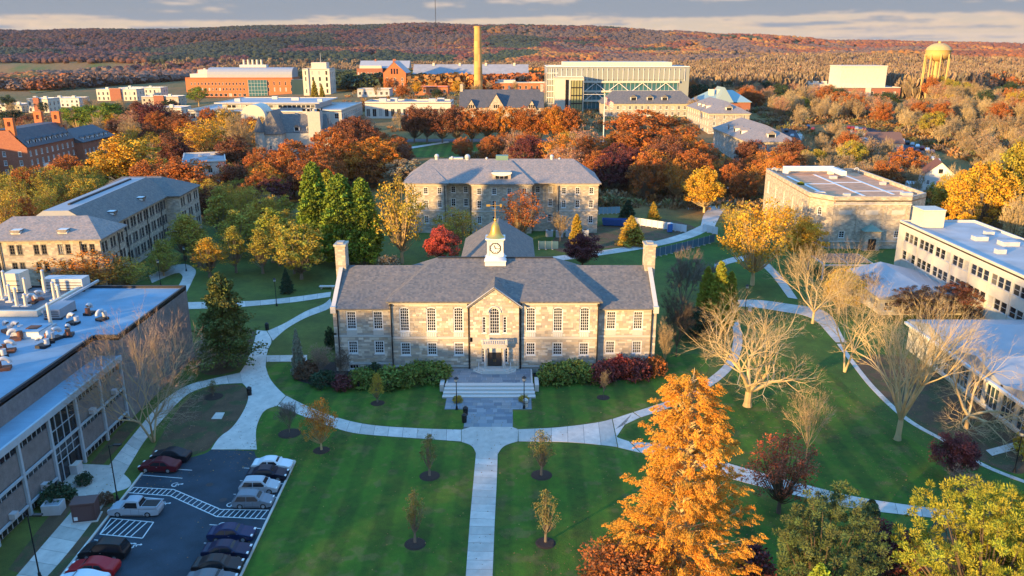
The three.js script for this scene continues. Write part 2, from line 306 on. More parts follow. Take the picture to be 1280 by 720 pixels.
// one wall from (x0,z0) to (x1,z1), outside to the viewer's side when walked left to right; opens: [{u, y, w, h, arch, o, pane, frame}]
function wall(b, x0, z0, x1, z1, y0, y1, opens, m, { trim = 0, peak = 0, name = 'wall', frame = MAT.whiteTrim, glass = MAT.glass } = {}) {
  const L = Math.hypot(x1 - x0, z1 - z0), s = new THREE.Shape();
  s.moveTo(trim, y0); s.lineTo(L, y0); s.lineTo(L, y1); if (peak) s.lineTo(L / 2, y1 + peak); s.lineTo(trim, y1); s.closePath();
  for (const o of opens) s.holes.push(holePath(o.u, o.y, o.w, o.h, o.arch || 0));
  const g = new THREE.ExtrudeGeometry(s, { depth: TH, bevelEnabled: false }); g.translate(0, 0, -TH);
  const ry = Math.atan2(-(z1 - z0), x1 - x0), w = part(name, g, m, b); w.position.set(x0, 0, z0); w.rotation.y = ry;
  for (const o of opens) {
    if (o.empty) continue;
    const [fg, pg] = windowParts(o.w, o.h, { arch: o.arch || 0, ...(o.o || {}) });
    const f = part(o.name || 'window', fg, o.frame || frame, b), r = hash(winCount++, 3, 17);
    part('pane', pg, o.pane || (r < 0.14 && !o.clear ? MAT.blind : r < 0.3 ? MAT.glassDim : r < 0.38 ? MAT.glassGrey : glass), f);
    f.position.set(x0 + Math.cos(ry) * o.u + Math.sin(ry) * -0.06, o.y, z0 - Math.sin(ry) * o.u + Math.cos(ry) * -0.06); f.rotation.y = ry;
  }
  return w;
}
// windows in rows: n over length L between margins, at sill heights ys
const grid = (L, n, ys, w, h, extra = {}, m0 = null, m1 = null) => { const o = [], a = m0 ?? L / n / 2, z = m1 ?? a; for (const y of ys) for (let i = 0; i < n; i++) o.push({ u: n === 1 ? L / 2 : a + (L - a - z) * i / (n - 1), y, w, h, ...extra }); return o; };
const pairs = (L, n, ys, w, h, gap, extra = {}) => { const o = []; for (const y of ys) for (let i = 0; i < n; i++) for (const s of [-1, 1]) o.push({ u: L * (i + 0.5) / n + s * (w + gap) / 2, y, w, h, ...extra }); return o; };
function ring(b, pts, y0, y1, opens, m, opt = {}) {                           // closed outline, front edge first, left to right
  const n = pts.length;
  for (let i = 0; i < n; i++) {
    const a = pts[md(i - 1, n)], p = pts[i], c = pts[(i + 1) % n], turn = (p[0] - a[0]) * (c[1] - p[1]) - (p[1] - a[1]) * (c[0] - p[0]);
    const L = Math.hypot(c[0] - p[0], c[1] - p[1]), o = typeof opens[i] === 'function' ? opens[i](L) : opens[i] || [];
    wall(b, p[0], p[1], c[0], c[1], y0, y1, o, m, { trim: turn < 0 ? TH : 0, ...opt });
  }
}
const foot = [];                                                             // ground taken by buildings, for the planting
const keepOff = (x0, x1, z0, z1, pad = 3) => foot.push([Math.min(x0, x1) - pad, Math.max(x0, x1) + pad, Math.min(z0, z1) - pad, Math.max(z0, z1) + pad]);
const free = (x, z) => !foot.some((f) => x > f[0] && x < f[1] && z > f[2] && z < f[3]);
function flatRoof(b, pts, y, m, { par = 0.5, th = 0.3, pm = MAT.precast, drop = 0.05 } = {}) {      // deck plus parapet copings along each edge
  part('roof', flat(pts.map((p) => ({ x: p[0], z: p[1] })), y - drop, 0.25), m, b);
  if (par) for (let i = 0; i < pts.length; i++) {
    const a = pts[i], c = pts[(i + 1) % pts.length], L = Math.hypot(c[0] - a[0], c[1] - a[1]), ry = Math.atan2(-(c[1] - a[1]), c[0] - a[0]);
    const g = bb(0.06, L - 0.06, 0, par + (i % 2) * 0.005, -th, 0.05); g.rotateY(ry); g.translate(a[0], y + 0.002, a[1]);
    part('parapet', g, pm, b);
  }
}
// ---------- the land ----------
{
  const rings = [0]; for (let r = 12; r < 9000; r += r < 260 ? 14 : r * 0.042) rings.push(r); rings.push(9000);
  const az = []; for (let a = -180; a < -50; a += 6) az.push(a); for (let a = -50; a <= 50; a += 0.8) az.push(a); for (let a = 56; a <= 180; a += 6) az.push(a); if (az[az.length - 1] < 180) az.push(180);
  const pos = [], uv = [], col = [], idx = [], W = az.length;
  for (const r of rings) for (const a of az) {
    const t = a * Math.PI / 180, x = Math.sin(t) * r, z = -Math.cos(t) * r; pos.push(x, T(x, z), z); uv.push(x, z);
    const n = fbm(x / 60 + 40, z / 60 + 40, 64, 15, 4), wood = smooth(205, 240, r) * smooth(0.30, 0.46, n + 0.1), c = mix3(mix3([0.07, 0.165, 0.014], [0.15, 0.165, 0.025], smooth(0.45, 0.7, n)), mix3([0.36, 0.18, 0.05], [0.24, 0.17, 0.045], smooth(0.4, 0.6, fbm(x / 25 + 9, z / 25 + 9, 64, 16, 3))), wood); col.push(...c);
  }
  for (let j = 0; j + 1 < rings.length; j++) for (let i = 0; i + 1 < W; i++) { const a = j * W + i, b = a + 1, c = a + W, d = c + 1; idx.push(a, b, d, a, d, c); }
  const g = new THREE.BufferGeometry(); g.setAttribute('position', new THREE.Float32BufferAttribute(pos, 3)); g.setAttribute('uv', new THREE.Float32BufferAttribute(uv, 2)); g.setAttribute('color', new THREE.Float32BufferAttribute(col, 3)); g.setIndex(idx); g.computeVertexNormals();
  if (g.attributes.normal.getY(W * 3) < 0) { for (let i = 0; i < idx.length; i += 3) { const t = idx[i]; idx[i] = idx[i + 1]; idx[i + 1] = t; } g.setIndex(idx); g.computeVertexNormals(); }
  setting('ground', g, MAT.land);
}
// draped sheet over rising land: corners in pixels, filled with a grid
function drape(name, quad, m, lift = 0.25, n = 24, k = 6) {
  const c = quad.map(([a, b]) => G(a, b)), pos = [], uv = [], idx = [];
  for (let j = 0; j <= k; j++) for (let i = 0; i <= n; i++) {
    const u = i / n, v = j / k, x = mix(mix(c[0].x, c[1].x, u), mix(c[3].x, c[2].x, u), v), z = mix(mix(c[0].z, c[1].z, u), mix(c[3].z, c[2].z, u), v);
    pos.push(x, T(x, z) + lift, z); uv.push(x, z);
    if (i < n && j < k) { const a = j * (n + 1) + i; idx.push(a, a + 1, a + n + 2, a, a + n + 2, a + n + 1); }
  }
  const g = new THREE.BufferGeometry(); g.setAttribute('position', new THREE.Float32BufferAttribute(pos, 3)); g.setAttribute('uv', new THREE.Float32BufferAttribute(uv, 2)); g.setIndex(idx); g.computeVertexNormals();
  if (g.attributes.normal.getY(0) < 0) { for (let i = 0; i < idx.length; i += 3) { const t = idx[i]; idx[i] = idx[i + 1]; idx[i + 1] = t; } g.setIndex(idx); g.computeVertexNormals(); }
  return setting(name, g, m);
}
// lawns of the great quadrangle, mown in stripes
sheet('lawn', [[321, 562, 1], [319, 540], [326, 520], [334, 510], [350, 507], [383, 523], [420, 537], [480, 547], [548, 551], [590, 556], [595, 566], [592, 620, 1], [579, 740, 1], [293, 740, 1], [369, 576, 1]], 0.012, MAT.lawnMown);
sheet('lawn', [[622, 568], [627, 556], [650, 552], [715, 553], [791, 565], [868, 590], [960, 620], [1060, 652], [1100, 740, 1], [618, 740, 1], [620, 620, 1]], 0.012, MAT.lawnMown);
sheet('lawn', [[333, 455], [333, 468], [342, 482], [356, 494], [384, 508], [420, 521], [460, 530], [520, 535], [570, 536], [585, 534], [588, 507, 1], [572, 500], [563, 470, 1], [430, 452, 1], [384, 452, 1]], 0.014, MAT.lawnMown);
sheet('lawn', [[641, 507, 1], [641, 526], [648, 535], [698, 533], [752, 526], [800, 512], [845, 495], [890, 466], [880, 440], [820, 445, 1], [668, 470, 1]], 0.014, MAT.lawnMown);
sheet('lawn', [[900, 490], [925, 460], [960, 440], [1030, 455], [1075, 500], [1130, 545], [1178, 572], [1180, 600], [1158, 634], [1070, 622], [960, 588], [885, 548], [870, 520]], 0.014, MAT.lawnMown);
sheet('lawn', [[768, 540], [790, 530], [815, 522], [838, 530], [842, 545], [815, 553], [785, 549]], 0.016, MAT.lawnMown);
// fallen leaves and bare soil
sheet('leaf_litter', [[178, 590, 1], [200, 545], [230, 500], [262, 482], [300, 480], [311, 488], [309, 505], [291, 536], [268, 552], [262, 562], [240, 570]], 0.016, MAT.litter);
sheet('leaf_litter', [[238, 446, 1], [250, 470], [285, 468], [305, 456], [316, 430], [322, 410], [290, 412], [238, 430, 1]], 0.016, MAT.litter);
sheet('leaf_litter', [[1062, 455], [1110, 500], [1140, 525], [1185, 553], [1232, 580], [1290, 600], [1290, 545], [1200, 490], [1150, 450], [1090, 440]], 0.018, MAT.litter);
sheet('leaf_litter', [[360, 470], [380, 480], [430, 484], [500, 480], [566, 474], [566, 458], [420, 452], [380, 452]], 0.02, MAT.mulch);
sheet('leaf_litter', [[664, 474], [740, 478], [800, 474], [832, 466], [828, 452], [664, 458]], 0.02, MAT.mulch);
sheet('leaf_litter', [[10, 712, 1], [88, 610, 1], [150, 535, 1], [168, 522, 1], [176, 528, 1], [112, 600, 1], [35, 720, 1]], 0.016, MAT.litter);
sheet('leaf_litter', [[42, 720, 1], [100, 652], [118, 628], [145, 620], [150, 636, 1], [84, 716, 1], [70, 735, 1], [30, 735, 1]], 0.016, MAT.litter);
sheet('leaf_litter', [[1150, 690], [1168, 645], [1230, 625], [1290, 640], [1290, 720], [1150, 730]], 0.012, MAT.litter);
sheet('leaf_litter', [[690, 318], [740, 312], [860, 300], [880, 285], [820, 270], [760, 280], [690, 292]], 0.016, MAT.litter);

// ---------- paved walks, cast slab by slab ----------
const lerpLine = (pts, t) => { const seg = []; let L = 0; for (let i = 1; i < pts.length; i++) { const d = Math.hypot(pts[i].x - pts[i - 1].x, pts[i].z - pts[i - 1].z); seg.push(d); L += d; } let s = t * L; for (let i = 0; i < seg.length; i++) { if (s <= seg[i] || i === seg.length - 1) { const k = seg[i] ? s / seg[i] : 0; return { x: mix(pts[i].x, pts[i + 1].x, k), z: mix(pts[i].z, pts[i + 1].z, k), L }; } s -= seg[i]; } };
function edge(pts) { const c = new THREE.CatmullRomCurve3(pts.map(([a, b]) => { const p = P(a, b); return V(p.x, 0, p.z); }), false, 'centripetal'); return c.getPoints(60); }
let slabN = 0;
function walk(name, ea, eb, len = 1.9, y = 0.045) {
  const A = edge(ea), B = edge(eb), L = (lerpLine(A, 0).L + lerpLine(B, 0).L) / 2, n = Math.max(1, Math.round(L / len)), base = [];
  for (let i = 0; i <= 40; i++) base.push(lerpLine(A, i / 40)); for (let i = 40; i >= 0; i--) base.push(lerpLine(B, i / 40));
  const o = setting(name, flat(base, y - 0.014, 0.03), MAT.joint), gap = 0.022;
  for (let i = 0; i < n; i++) {
    const g0 = i / n + gap / L, g1 = (i + 1) / n - gap / L, p = [lerpLine(A, g0), lerpLine(A, (g0 + g1) / 2), lerpLine(A, g1), lerpLine(B, g1), lerpLine(B, (g0 + g1) / 2), lerpLine(B, g0)];
    part('slab', flat(p, y + 0.002 * hash(i, 1, 5), 0.03), MAT.walk[Math.floor(hash(slabN++, 2, 9) * 3)], o);
  }
  return o;
}
function slabArea(name, pts, m, y, iter = 3) { return setting(name, flat(outline(pts, iter), y, 0.05), m); }
walk('path', [[582, 724], [587.5, 650], [592, 600], [595, 566]], [[615.5, 724], [618.5, 650], [621, 600], [622, 568]], 1.35);
slabArea('path_junction', [[595, 567, 1], [591, 557], [577, 552.5, 1], [577, 537.5, 1], [588, 534, 1], [640, 534, 1], [648, 537, 1], [647, 552, 1], [629, 557], [622, 568, 1]], MAT.walk[1], 0.05);
walk('path', [[576.5, 537.5], [520, 535.6], [460, 531], [420, 521.8], [383, 507.5], [358, 495]], [[576.5, 552], [520, 548], [444, 541.7], [420, 535.6], [383, 522], [347, 507.5]], 1.8);
walk('path', [[648, 537], [698, 534.5], [752, 527.5], [765, 524]], [[648, 552], [713, 553], [760, 557.5], [772, 559]], 1.9);
slabArea('path_junction', [[766, 524, 1], [791, 516, 1], [800, 522, 1], [770, 536], [765, 541], [770, 547], [786, 552, 1], [800, 566, 1], [773, 559.5, 1]], MAT.walk[2], 0.047);
walk('path', [[792, 515.5], [836, 501], [866, 486], [890, 470], [906, 455], [916, 430], [914, 402], [905, 386]], [[801, 522], [844, 507], [876, 491], [904, 472], [920, 454], [928, 428], [923, 402], [915, 390]], 2.4);
walk('path', [[788, 552.5], [830, 556], [868, 566], [912, 580], [965, 595], [1010, 607], [1068, 621], [1162, 635], [1215, 640]], [[801, 566], [830, 570], [862, 580], [905, 596], [960, 611], [1005, 622], [1060, 634.5], [1157, 646.5], [1215, 652]], 2.4);
walk('path', [[1046, 430], [1062, 452], [1090, 487], [1134, 527], [1180, 553], [1228, 583], [1290, 608]], [[1052, 430], [1068, 452], [1096, 486], [1140, 526], [1186, 552.5], [1234, 582], [1295, 606]], 2.2);
walk('path', [[905, 383], [940, 384], [974, 389], [1010, 396], [1045, 428]], [[905, 376], [945, 375], [985, 380], [1028, 388], [1058, 428]], 2.6);
walk('path', [[1232, 563], [1258, 556], [1282, 549]], [[1240, 570], [1266, 563], [1292, 556]], 2.2);
// left plaza and its arms
slabArea('plaza', [[321, 562, 1], [319, 539], [324, 523], [331, 512], [346, 507.5, 1], [357, 495, 1], [345, 484], [336, 472], [332, 458, 1], [333, 445, 1], [335, 436], [341, 426], [333, 414, 1], [321, 413, 1], [318, 429], [307, 456], [300, 466, 1], [303, 479, 1], [311, 487], [310, 505], [292, 535], [274, 546], [264, 562, 1]], MAT.walk[2], 0.05);
walk('path', [[300, 466], [262, 474.5], [237, 481], [215, 493], [200, 505], [165, 546], [130, 590], [97, 631], [55, 680], [8, 735]], [[303, 479], [268, 481.5], [240, 490], [224, 502], [210, 517], [182, 550], [160, 585], [124, 640], [86, 690], [42, 740]], 1.9);
walk('path', [[234, 386.5], [290, 384.5], [322, 382], [370, 377.5], [413, 371]], [[234, 378], [290, 376.9], [322, 376], [370, 371], [414, 365]], 2.6);
walk('path', [[334, 414], [353, 405.7], [383, 389], [405, 380], [413, 373]], [[341, 426], [359, 410.5], [383, 397], [411, 386], [415, 380]], 2.4);
walk('path', [[333, 452.5], [384, 452]], [[333, 444.5], [384, 444]], 2.4);
walk('path', [[186, 345], [205, 336], [228, 330], [244, 337], [240, 352], [233, 366]], [[190, 354], [208, 346], [222, 341], [228, 345], [224, 356], [216, 366]], 2.6);
slabArea('plaza', [[94, 634, 1], [120, 604, 1], [140, 582, 1], [165, 600], [163, 610], [140, 616], [118, 628], [108, 646, 1]], MAT.walk[0], 0.035);
slabArea('plaza', [[60, 612, 1], [100, 580, 1], [142, 582, 1], [97, 632, 1]], MAT.walk[1], 0.036);
// walks behind the hall
walk('path', [[690, 327], [730, 322], [780, 315], [830, 306], [868, 296], [893, 284]], [[690, 321], [730, 316], [780, 309], [826, 300], [856, 291], [876, 282]], 3.2);
walk('path', [[876, 282], [880, 268], [889, 258], [893, 247]], [[893, 284], [900, 270], [908, 258], [910, 247]], 3.2);
walk('path', [[893, 330], [915, 322], [945, 318]], [[893, 336], [918, 328], [948, 324]], 3);
walk('path', [[950, 330], [965, 345], [985, 372]], [[962, 330], [978, 347], [997, 374]], 3);
walk('road', [[830, 247], [900, 243], [960, 238]], [[830, 240], [900, 236], [960, 231]], 20);
// bluestone forecourt laid in random flags
{
  const fl = [], r = rng(5), p0 = P(588, 533), p1 = P(640, 533), zt = P(600, 504).z;
  const lay = (x0, x1, z0, z1, y) => { for (let z = z0; z < z1 - 0.05;) { const d = Math.min(z1 - z, 0.55 + r() * 0.5); for (let x = x0; x < x1 - 0.05;) { const w = Math.min(x1 - x, 0.6 + r() * 1.1); const g = q(bb(x + 0.012, x + w - 0.012, y - 0.03, y + r() * 0.006, z + 0.012, z + d - 0.012)), t = MAT.bluestone[Math.floor(r() * 4)], k = 0.85 + r() * 0.3, c = new Float32Array(g.attributes.position.count * 3); for (let i = 0; i < c.length; i += 3) { c[i] = t[0] * k; c[i + 1] = t[1] * k; c[i + 2] = t[2] * k; } g.setAttribute('color', new THREE.BufferAttribute(c, 3)); fl.push(g); x += w; } z += d; } };
  const xa = -6.1, xb = 0.1, zs = -99.4;
  lay(xa, xb, zs + 3.5, P(600, 534).z, 0.055);
  lay(-8.9, 2.6, zs, zs + 3.5, 0.056);
  const o = setting('forecourt', flat([{ x: -8.95, z: zs }, { x: 2.65, z: zs }, { x: 2.65, z: zs + 3.5 }, { x: xb, z: zs + 3.5 }, { x: xb, z: -89 }, { x: xa, z: -89 }, { x: xa, z: zs + 3.5 }, { x: -8.95, z: zs + 3.5 }], 0.03, 0.02), MAT.joint);
  const f1 = part('paving', join(fl), MAT.vertex, o); f1.userData.kind = 'stuff';
  // terrace with its own flags and four broad steps
  const fl2 = fl.length; fl.length = 0; lay(-9.0, 2.7, -107.6, -102.6, 0.93);
  const t = setting('terrace', bb(-9.2, 2.9, 0, 0.9, -107.6, -102.4), MAT.trimStone);
  const f2 = part('paving', join(fl), MAT.vertex, t); f2.userData.kind = 'stuff';
  for (let i = 0; i < 4; i++) part('step', bb(-9.3 - i * 0.07, 3.0 + i * 0.07, 0.0, 0.9 - i * 0.225, -102.39 + i * 0.75, -102.39 + (i + 1) * 0.75 - 0.004), MAT.trimStone, t);
  for (const x of [-9.75, 3.45]) part('cheek_wall', bb(x - 0.28, x + 0.28, 0, 1.0, -104.4, -101.6), MAT.trimStone, t);
}
// ---------- car park ----------
const lotY = 0.02;
slabArea('parking_lot', [[264, 562, 1], [318, 564, 1], [319, 571], [330, 576, 1], [368.5, 577.5, 1], [287, 750, 1], [54, 750, 1], [178, 592.6, 1], [200, 582, 1], [238, 572], [258, 567]], MAT.asphalt, lotY, 3);
{
  const paint = [], line = (a, b, w = 0.12) => { const A = P(...a), B = P(...b), d = Math.hypot(B.x - A.x, B.z - A.z), ry = Math.atan2(-(B.z - A.z), B.x - A.x); paint.push(box(d, 0.004, w, (A.x + B.x) / 2, lotY + 0.003 + paint.length * 0.00006, (A.z + B.z) / 2, ry)); };
  const kerb = (a, b) => { const A = P(...a), B = P(...b), d = Math.hypot(B.x - A.x, B.z - A.z); const k = setting('kerb', box(d, 0.15, 0.22, (A.x + B.x) / 2, 0.004, (A.z + B.z) / 2, Math.atan2(-(B.z - A.z), B.x - A.x)), MAT.walk[0]); return k; };
  kerb([369, 577.5], [288, 748]); kerb([178, 592], [56, 748]); kerb([331, 576], [369, 577]); kerb([180, 591], [238, 571.5]);
  // zebra walkway across the lot
  const z1 = [[163, 609], [217, 612], [276, 637], [336, 638]], z2 = [[160, 616], [213, 620], [271, 646], [332, 649]];
  for (let i = 0; i < 3; i++) { line(z1[i], z1[i + 1]); line(z2[i], z2[i + 1]); const n = [9, 11, 9][i]; for (let k = 0; k < n; k++) { const a = k / n, b = (k + 0.75) / n; line([mix(z1[i][0], z1[i + 1][0], b), mix(z1[i][1], z1[i + 1][1], b)], [mix(z2[i][0], z2[i + 1][0], a), mix(z2[i][1], z2[i + 1][1], a)], 0.1); } }
  const hb = [[139, 648], [192, 653], [178, 673], [125, 668]];
  for (let i = 0; i < 4; i++) line(hb[i], hb[(i + 1) % 4]);
  for (let k = 1; k < 7; k++) { const t = k / 7; line([mix(hb[0][0], hb[1][0], t), mix(hb[0][1], hb[1][1], t)], [mix(hb[3][0], hb[2][0], t - 1 / 7), mix(hb[3][1], hb[2][1], t - 1 / 7)]); }
  for (const [a, b] of [[[178, 594], [228, 598]], [[190, 585], [240, 588]], [[166, 621], [205, 624]], [[118, 675], [170, 680]], [[96, 700], [150, 706]], [[303, 585], [360, 589]], [[300, 601], [354, 605]], [[292, 618], [346, 622]], [[262, 656], [326, 661]], [[255, 679], [316, 684]], [[247, 701], [308, 707]]]) line(a, b, 0.1);
  const o = setting('road_marking', join(paint), MAT.paint);
  // wheelchair symbols
  const sym = (px, py) => {
    const c = P(px, py), g = []; const ringG = new THREE.RingGeometry(0.3, 0.4, 18, 1, 2.4, 4.6); ringG.rotateX(-Math.PI / 2); g.push(ringG);
    const h = new THREE.CircleGeometry(0.13, 12); h.rotateX(-Math.PI / 2); h.translate(-0.08, 0.001, -0.72); g.push(h);
    g.push(box(0.11, 0.003, 0.5, -0.05, 0, -0.36, 0.1), box(0.42, 0.0032, 0.1, 0.14, 0, -0.12), box(0.1, 0.0034, 0.36, 0.38, 0, 0.06, -0.35), box(0.3, 0.0036, 0.08, 0.08, 0, -0.38));
    const m = setting('road_marking', join(g), MAT.paint); m.position.set(c.x, lotY + 0.008, c.z); m.rotation.y = -1.5;
  };
  for (const [a, b] of [[219, 606], [203, 630], [166, 682], [288, 631], [278, 656]]) sym(a, b);
  for (const [a, b] of [[262, 606], [279, 625]]) setting('manhole_cover', cyl(0.4, 0.4, 0.006, P(a, b).x, lotY, P(a, b).z, 18), MAT.darkMetal);
  setting('concrete_pad', flat(outline([[264, 524, 1], [277, 524, 1], [281, 516, 1], [270, 516, 1]], 0), 0.06, 0.05), MAT.walk[0]);
}
// ---------- farther ground: playing fields, roads, car parks ----------
drape('field', [[60, 103], [196, 90], [180, 82], [-20, 97]], MAT.field, 0.5, 30, 8);
drape('field', [[40, 117], [135, 106], [130, 101], [30, 110]], MAT.field, 0.5, 30, 8);
drape('car_park', [[158, 93], [240, 86], [246, 82], [190, 86]], MAT.asphalt, 0.6);
drape('lawn', [[498, 197], [700, 197], [690, 178], [520, 178]], MAT.lawnMown, 0.06, 20, 8);
drape('road', [[505, 178], [760, 178], [758, 174], [508, 174]], MAT.road, 0.1, 20, 3);
drape('path', [[492, 190], [562, 178.5], [560, 177], [490, 187.5]], MAT.walk[2], 0.16, 14, 2);
drape('road', [[986, 200], [1012, 196], [975, 132], [966, 132]], MAT.asphalt, 0.08, 4, 20);
drape('path', [[1013, 196], [1020, 195], [981, 140], [978, 140]], MAT.walk[1], 0.1, 2, 20);
drape('car_park', [[1062, 180], [1140, 185], [1120, 160], [1058, 158]], MAT.asphalt, 0.1, 10, 6);
drape('car_park', [[1095, 212], [1160, 212], [1165, 186], [1110, 180]], MAT.asphalt, 0.12, 10, 6);
drape('car_park', [[1225, 120], [1300, 130], [1300, 114], [1228, 110]], MAT.asphalt, 0.3, 10, 6);
drape('path', [[860, 262], [1000, 248], [1000, 243], [860, 255]], MAT.walk[1], 0.06, 12, 2);
// ---------- the great hall of pale ashlar ----------
const HX = -2.5;                                                             // its middle line
function ashlar(b, x0, x1, y0, y1, opens, at, seed, name = 'stonework') {     // courses of split blocks laid round the openings, each a little proud
  const r = rng(seed), gs = [], tones = [[0.42, 0.39, 0.35], [0.47, 0.43, 0.38], [0.36, 0.345, 0.325], [0.50, 0.46, 0.40], [0.45, 0.38, 0.31], [0.40, 0.35, 0.29], [0.57, 0.54, 0.49], [0.63, 0.60, 0.55], [0.34, 0.32, 0.30]];
  for (let y = y0; y < y1 - 0.05;) {
    const h = Math.min(y1 - y, 0.22 + r() * 0.2);
    let cuts = [[x0, x1]];
    for (const o of opens) if (y + h > o[2] && y < o[3]) cuts = cuts.flatMap(([a, c]) => (o[1] <= a || o[0] >= c ? [[a, c]] : [[a, o[0]], [o[1], c]].filter(([m, n]) => n - m > 0.03)));
    for (const [a, c] of cuts) for (let x = a; x < c - 0.02;) {
      let w = 0.35 + r() * r() * 1.3; if (c - x - w < 0.25) w = c - x;
      const t = tones[Math.min(8, Math.floor(Math.pow(r(), 1.05) * 9.4))], k = 0.94 + r() * 0.26, d = 0.02 + r() * 0.03;
      gs.push([x + 0.008, x + w - 0.008, y + 0.008, y + h - 0.008, d, t[0] * k * 1.05, t[1] * k * 0.98, t[2] * k * 0.88]); x += w;
    }
    y += h;
  }
  const pos = [], nor = [], col = [], uv = [];
  const quad = (a, bq, c, d, n, k) => { for (const p of [a, bq, c, a, c, d]) { pos.push(...p); nor.push(...n); col.push(k[5], k[6], k[7]); uv.push(p[0], p[1]); } };
  for (const k of gs) {
    const [a, c, y, t, d] = k, z0 = 0.001, z1 = d, e = 0.012;
    quad([a + e, y + e, z1], [c - e, y + e, z1], [c - e, t - e, z1], [a + e, t - e, z1], [0, 0, 1], k);
    quad([a, y, z0], [c, y, z0], [c - e, y + e, z1], [a + e, y + e, z1], [0, -0.8, 0.6], k); quad([a + e, t - e, z1], [c - e, t - e, z1], [c, t, z0], [a, t, z0], [0, 0.8, 0.6], k);
    quad([a, y, z0], [a + e, y + e, z1], [a + e, t - e, z1], [a, t, z0], [-0.8, 0, 0.6], k); quad([c - e, y + e, z1], [c, y, z0], [c, t, z0], [c - e, t - e, z1], [0.8, 0, 0.6], k);
  }
  const g = new THREE.BufferGeometry(); g.setAttribute('position', new THREE.Float32BufferAttribute(pos, 3)); g.setAttribute('normal', new THREE.Float32BufferAttribute(nor, 3)); g.setAttribute('uv', new THREE.Float32BufferAttribute(uv, 2)); g.setAttribute('color', new THREE.Float32BufferAttribute(col, 3));
  const o = part(name, g, MAT.vertex, b); o.userData.kind = 'stuff'; o.position.set(at[0], 0, at[1]); o.rotation.y = at[2] || 0;
  return o;
}
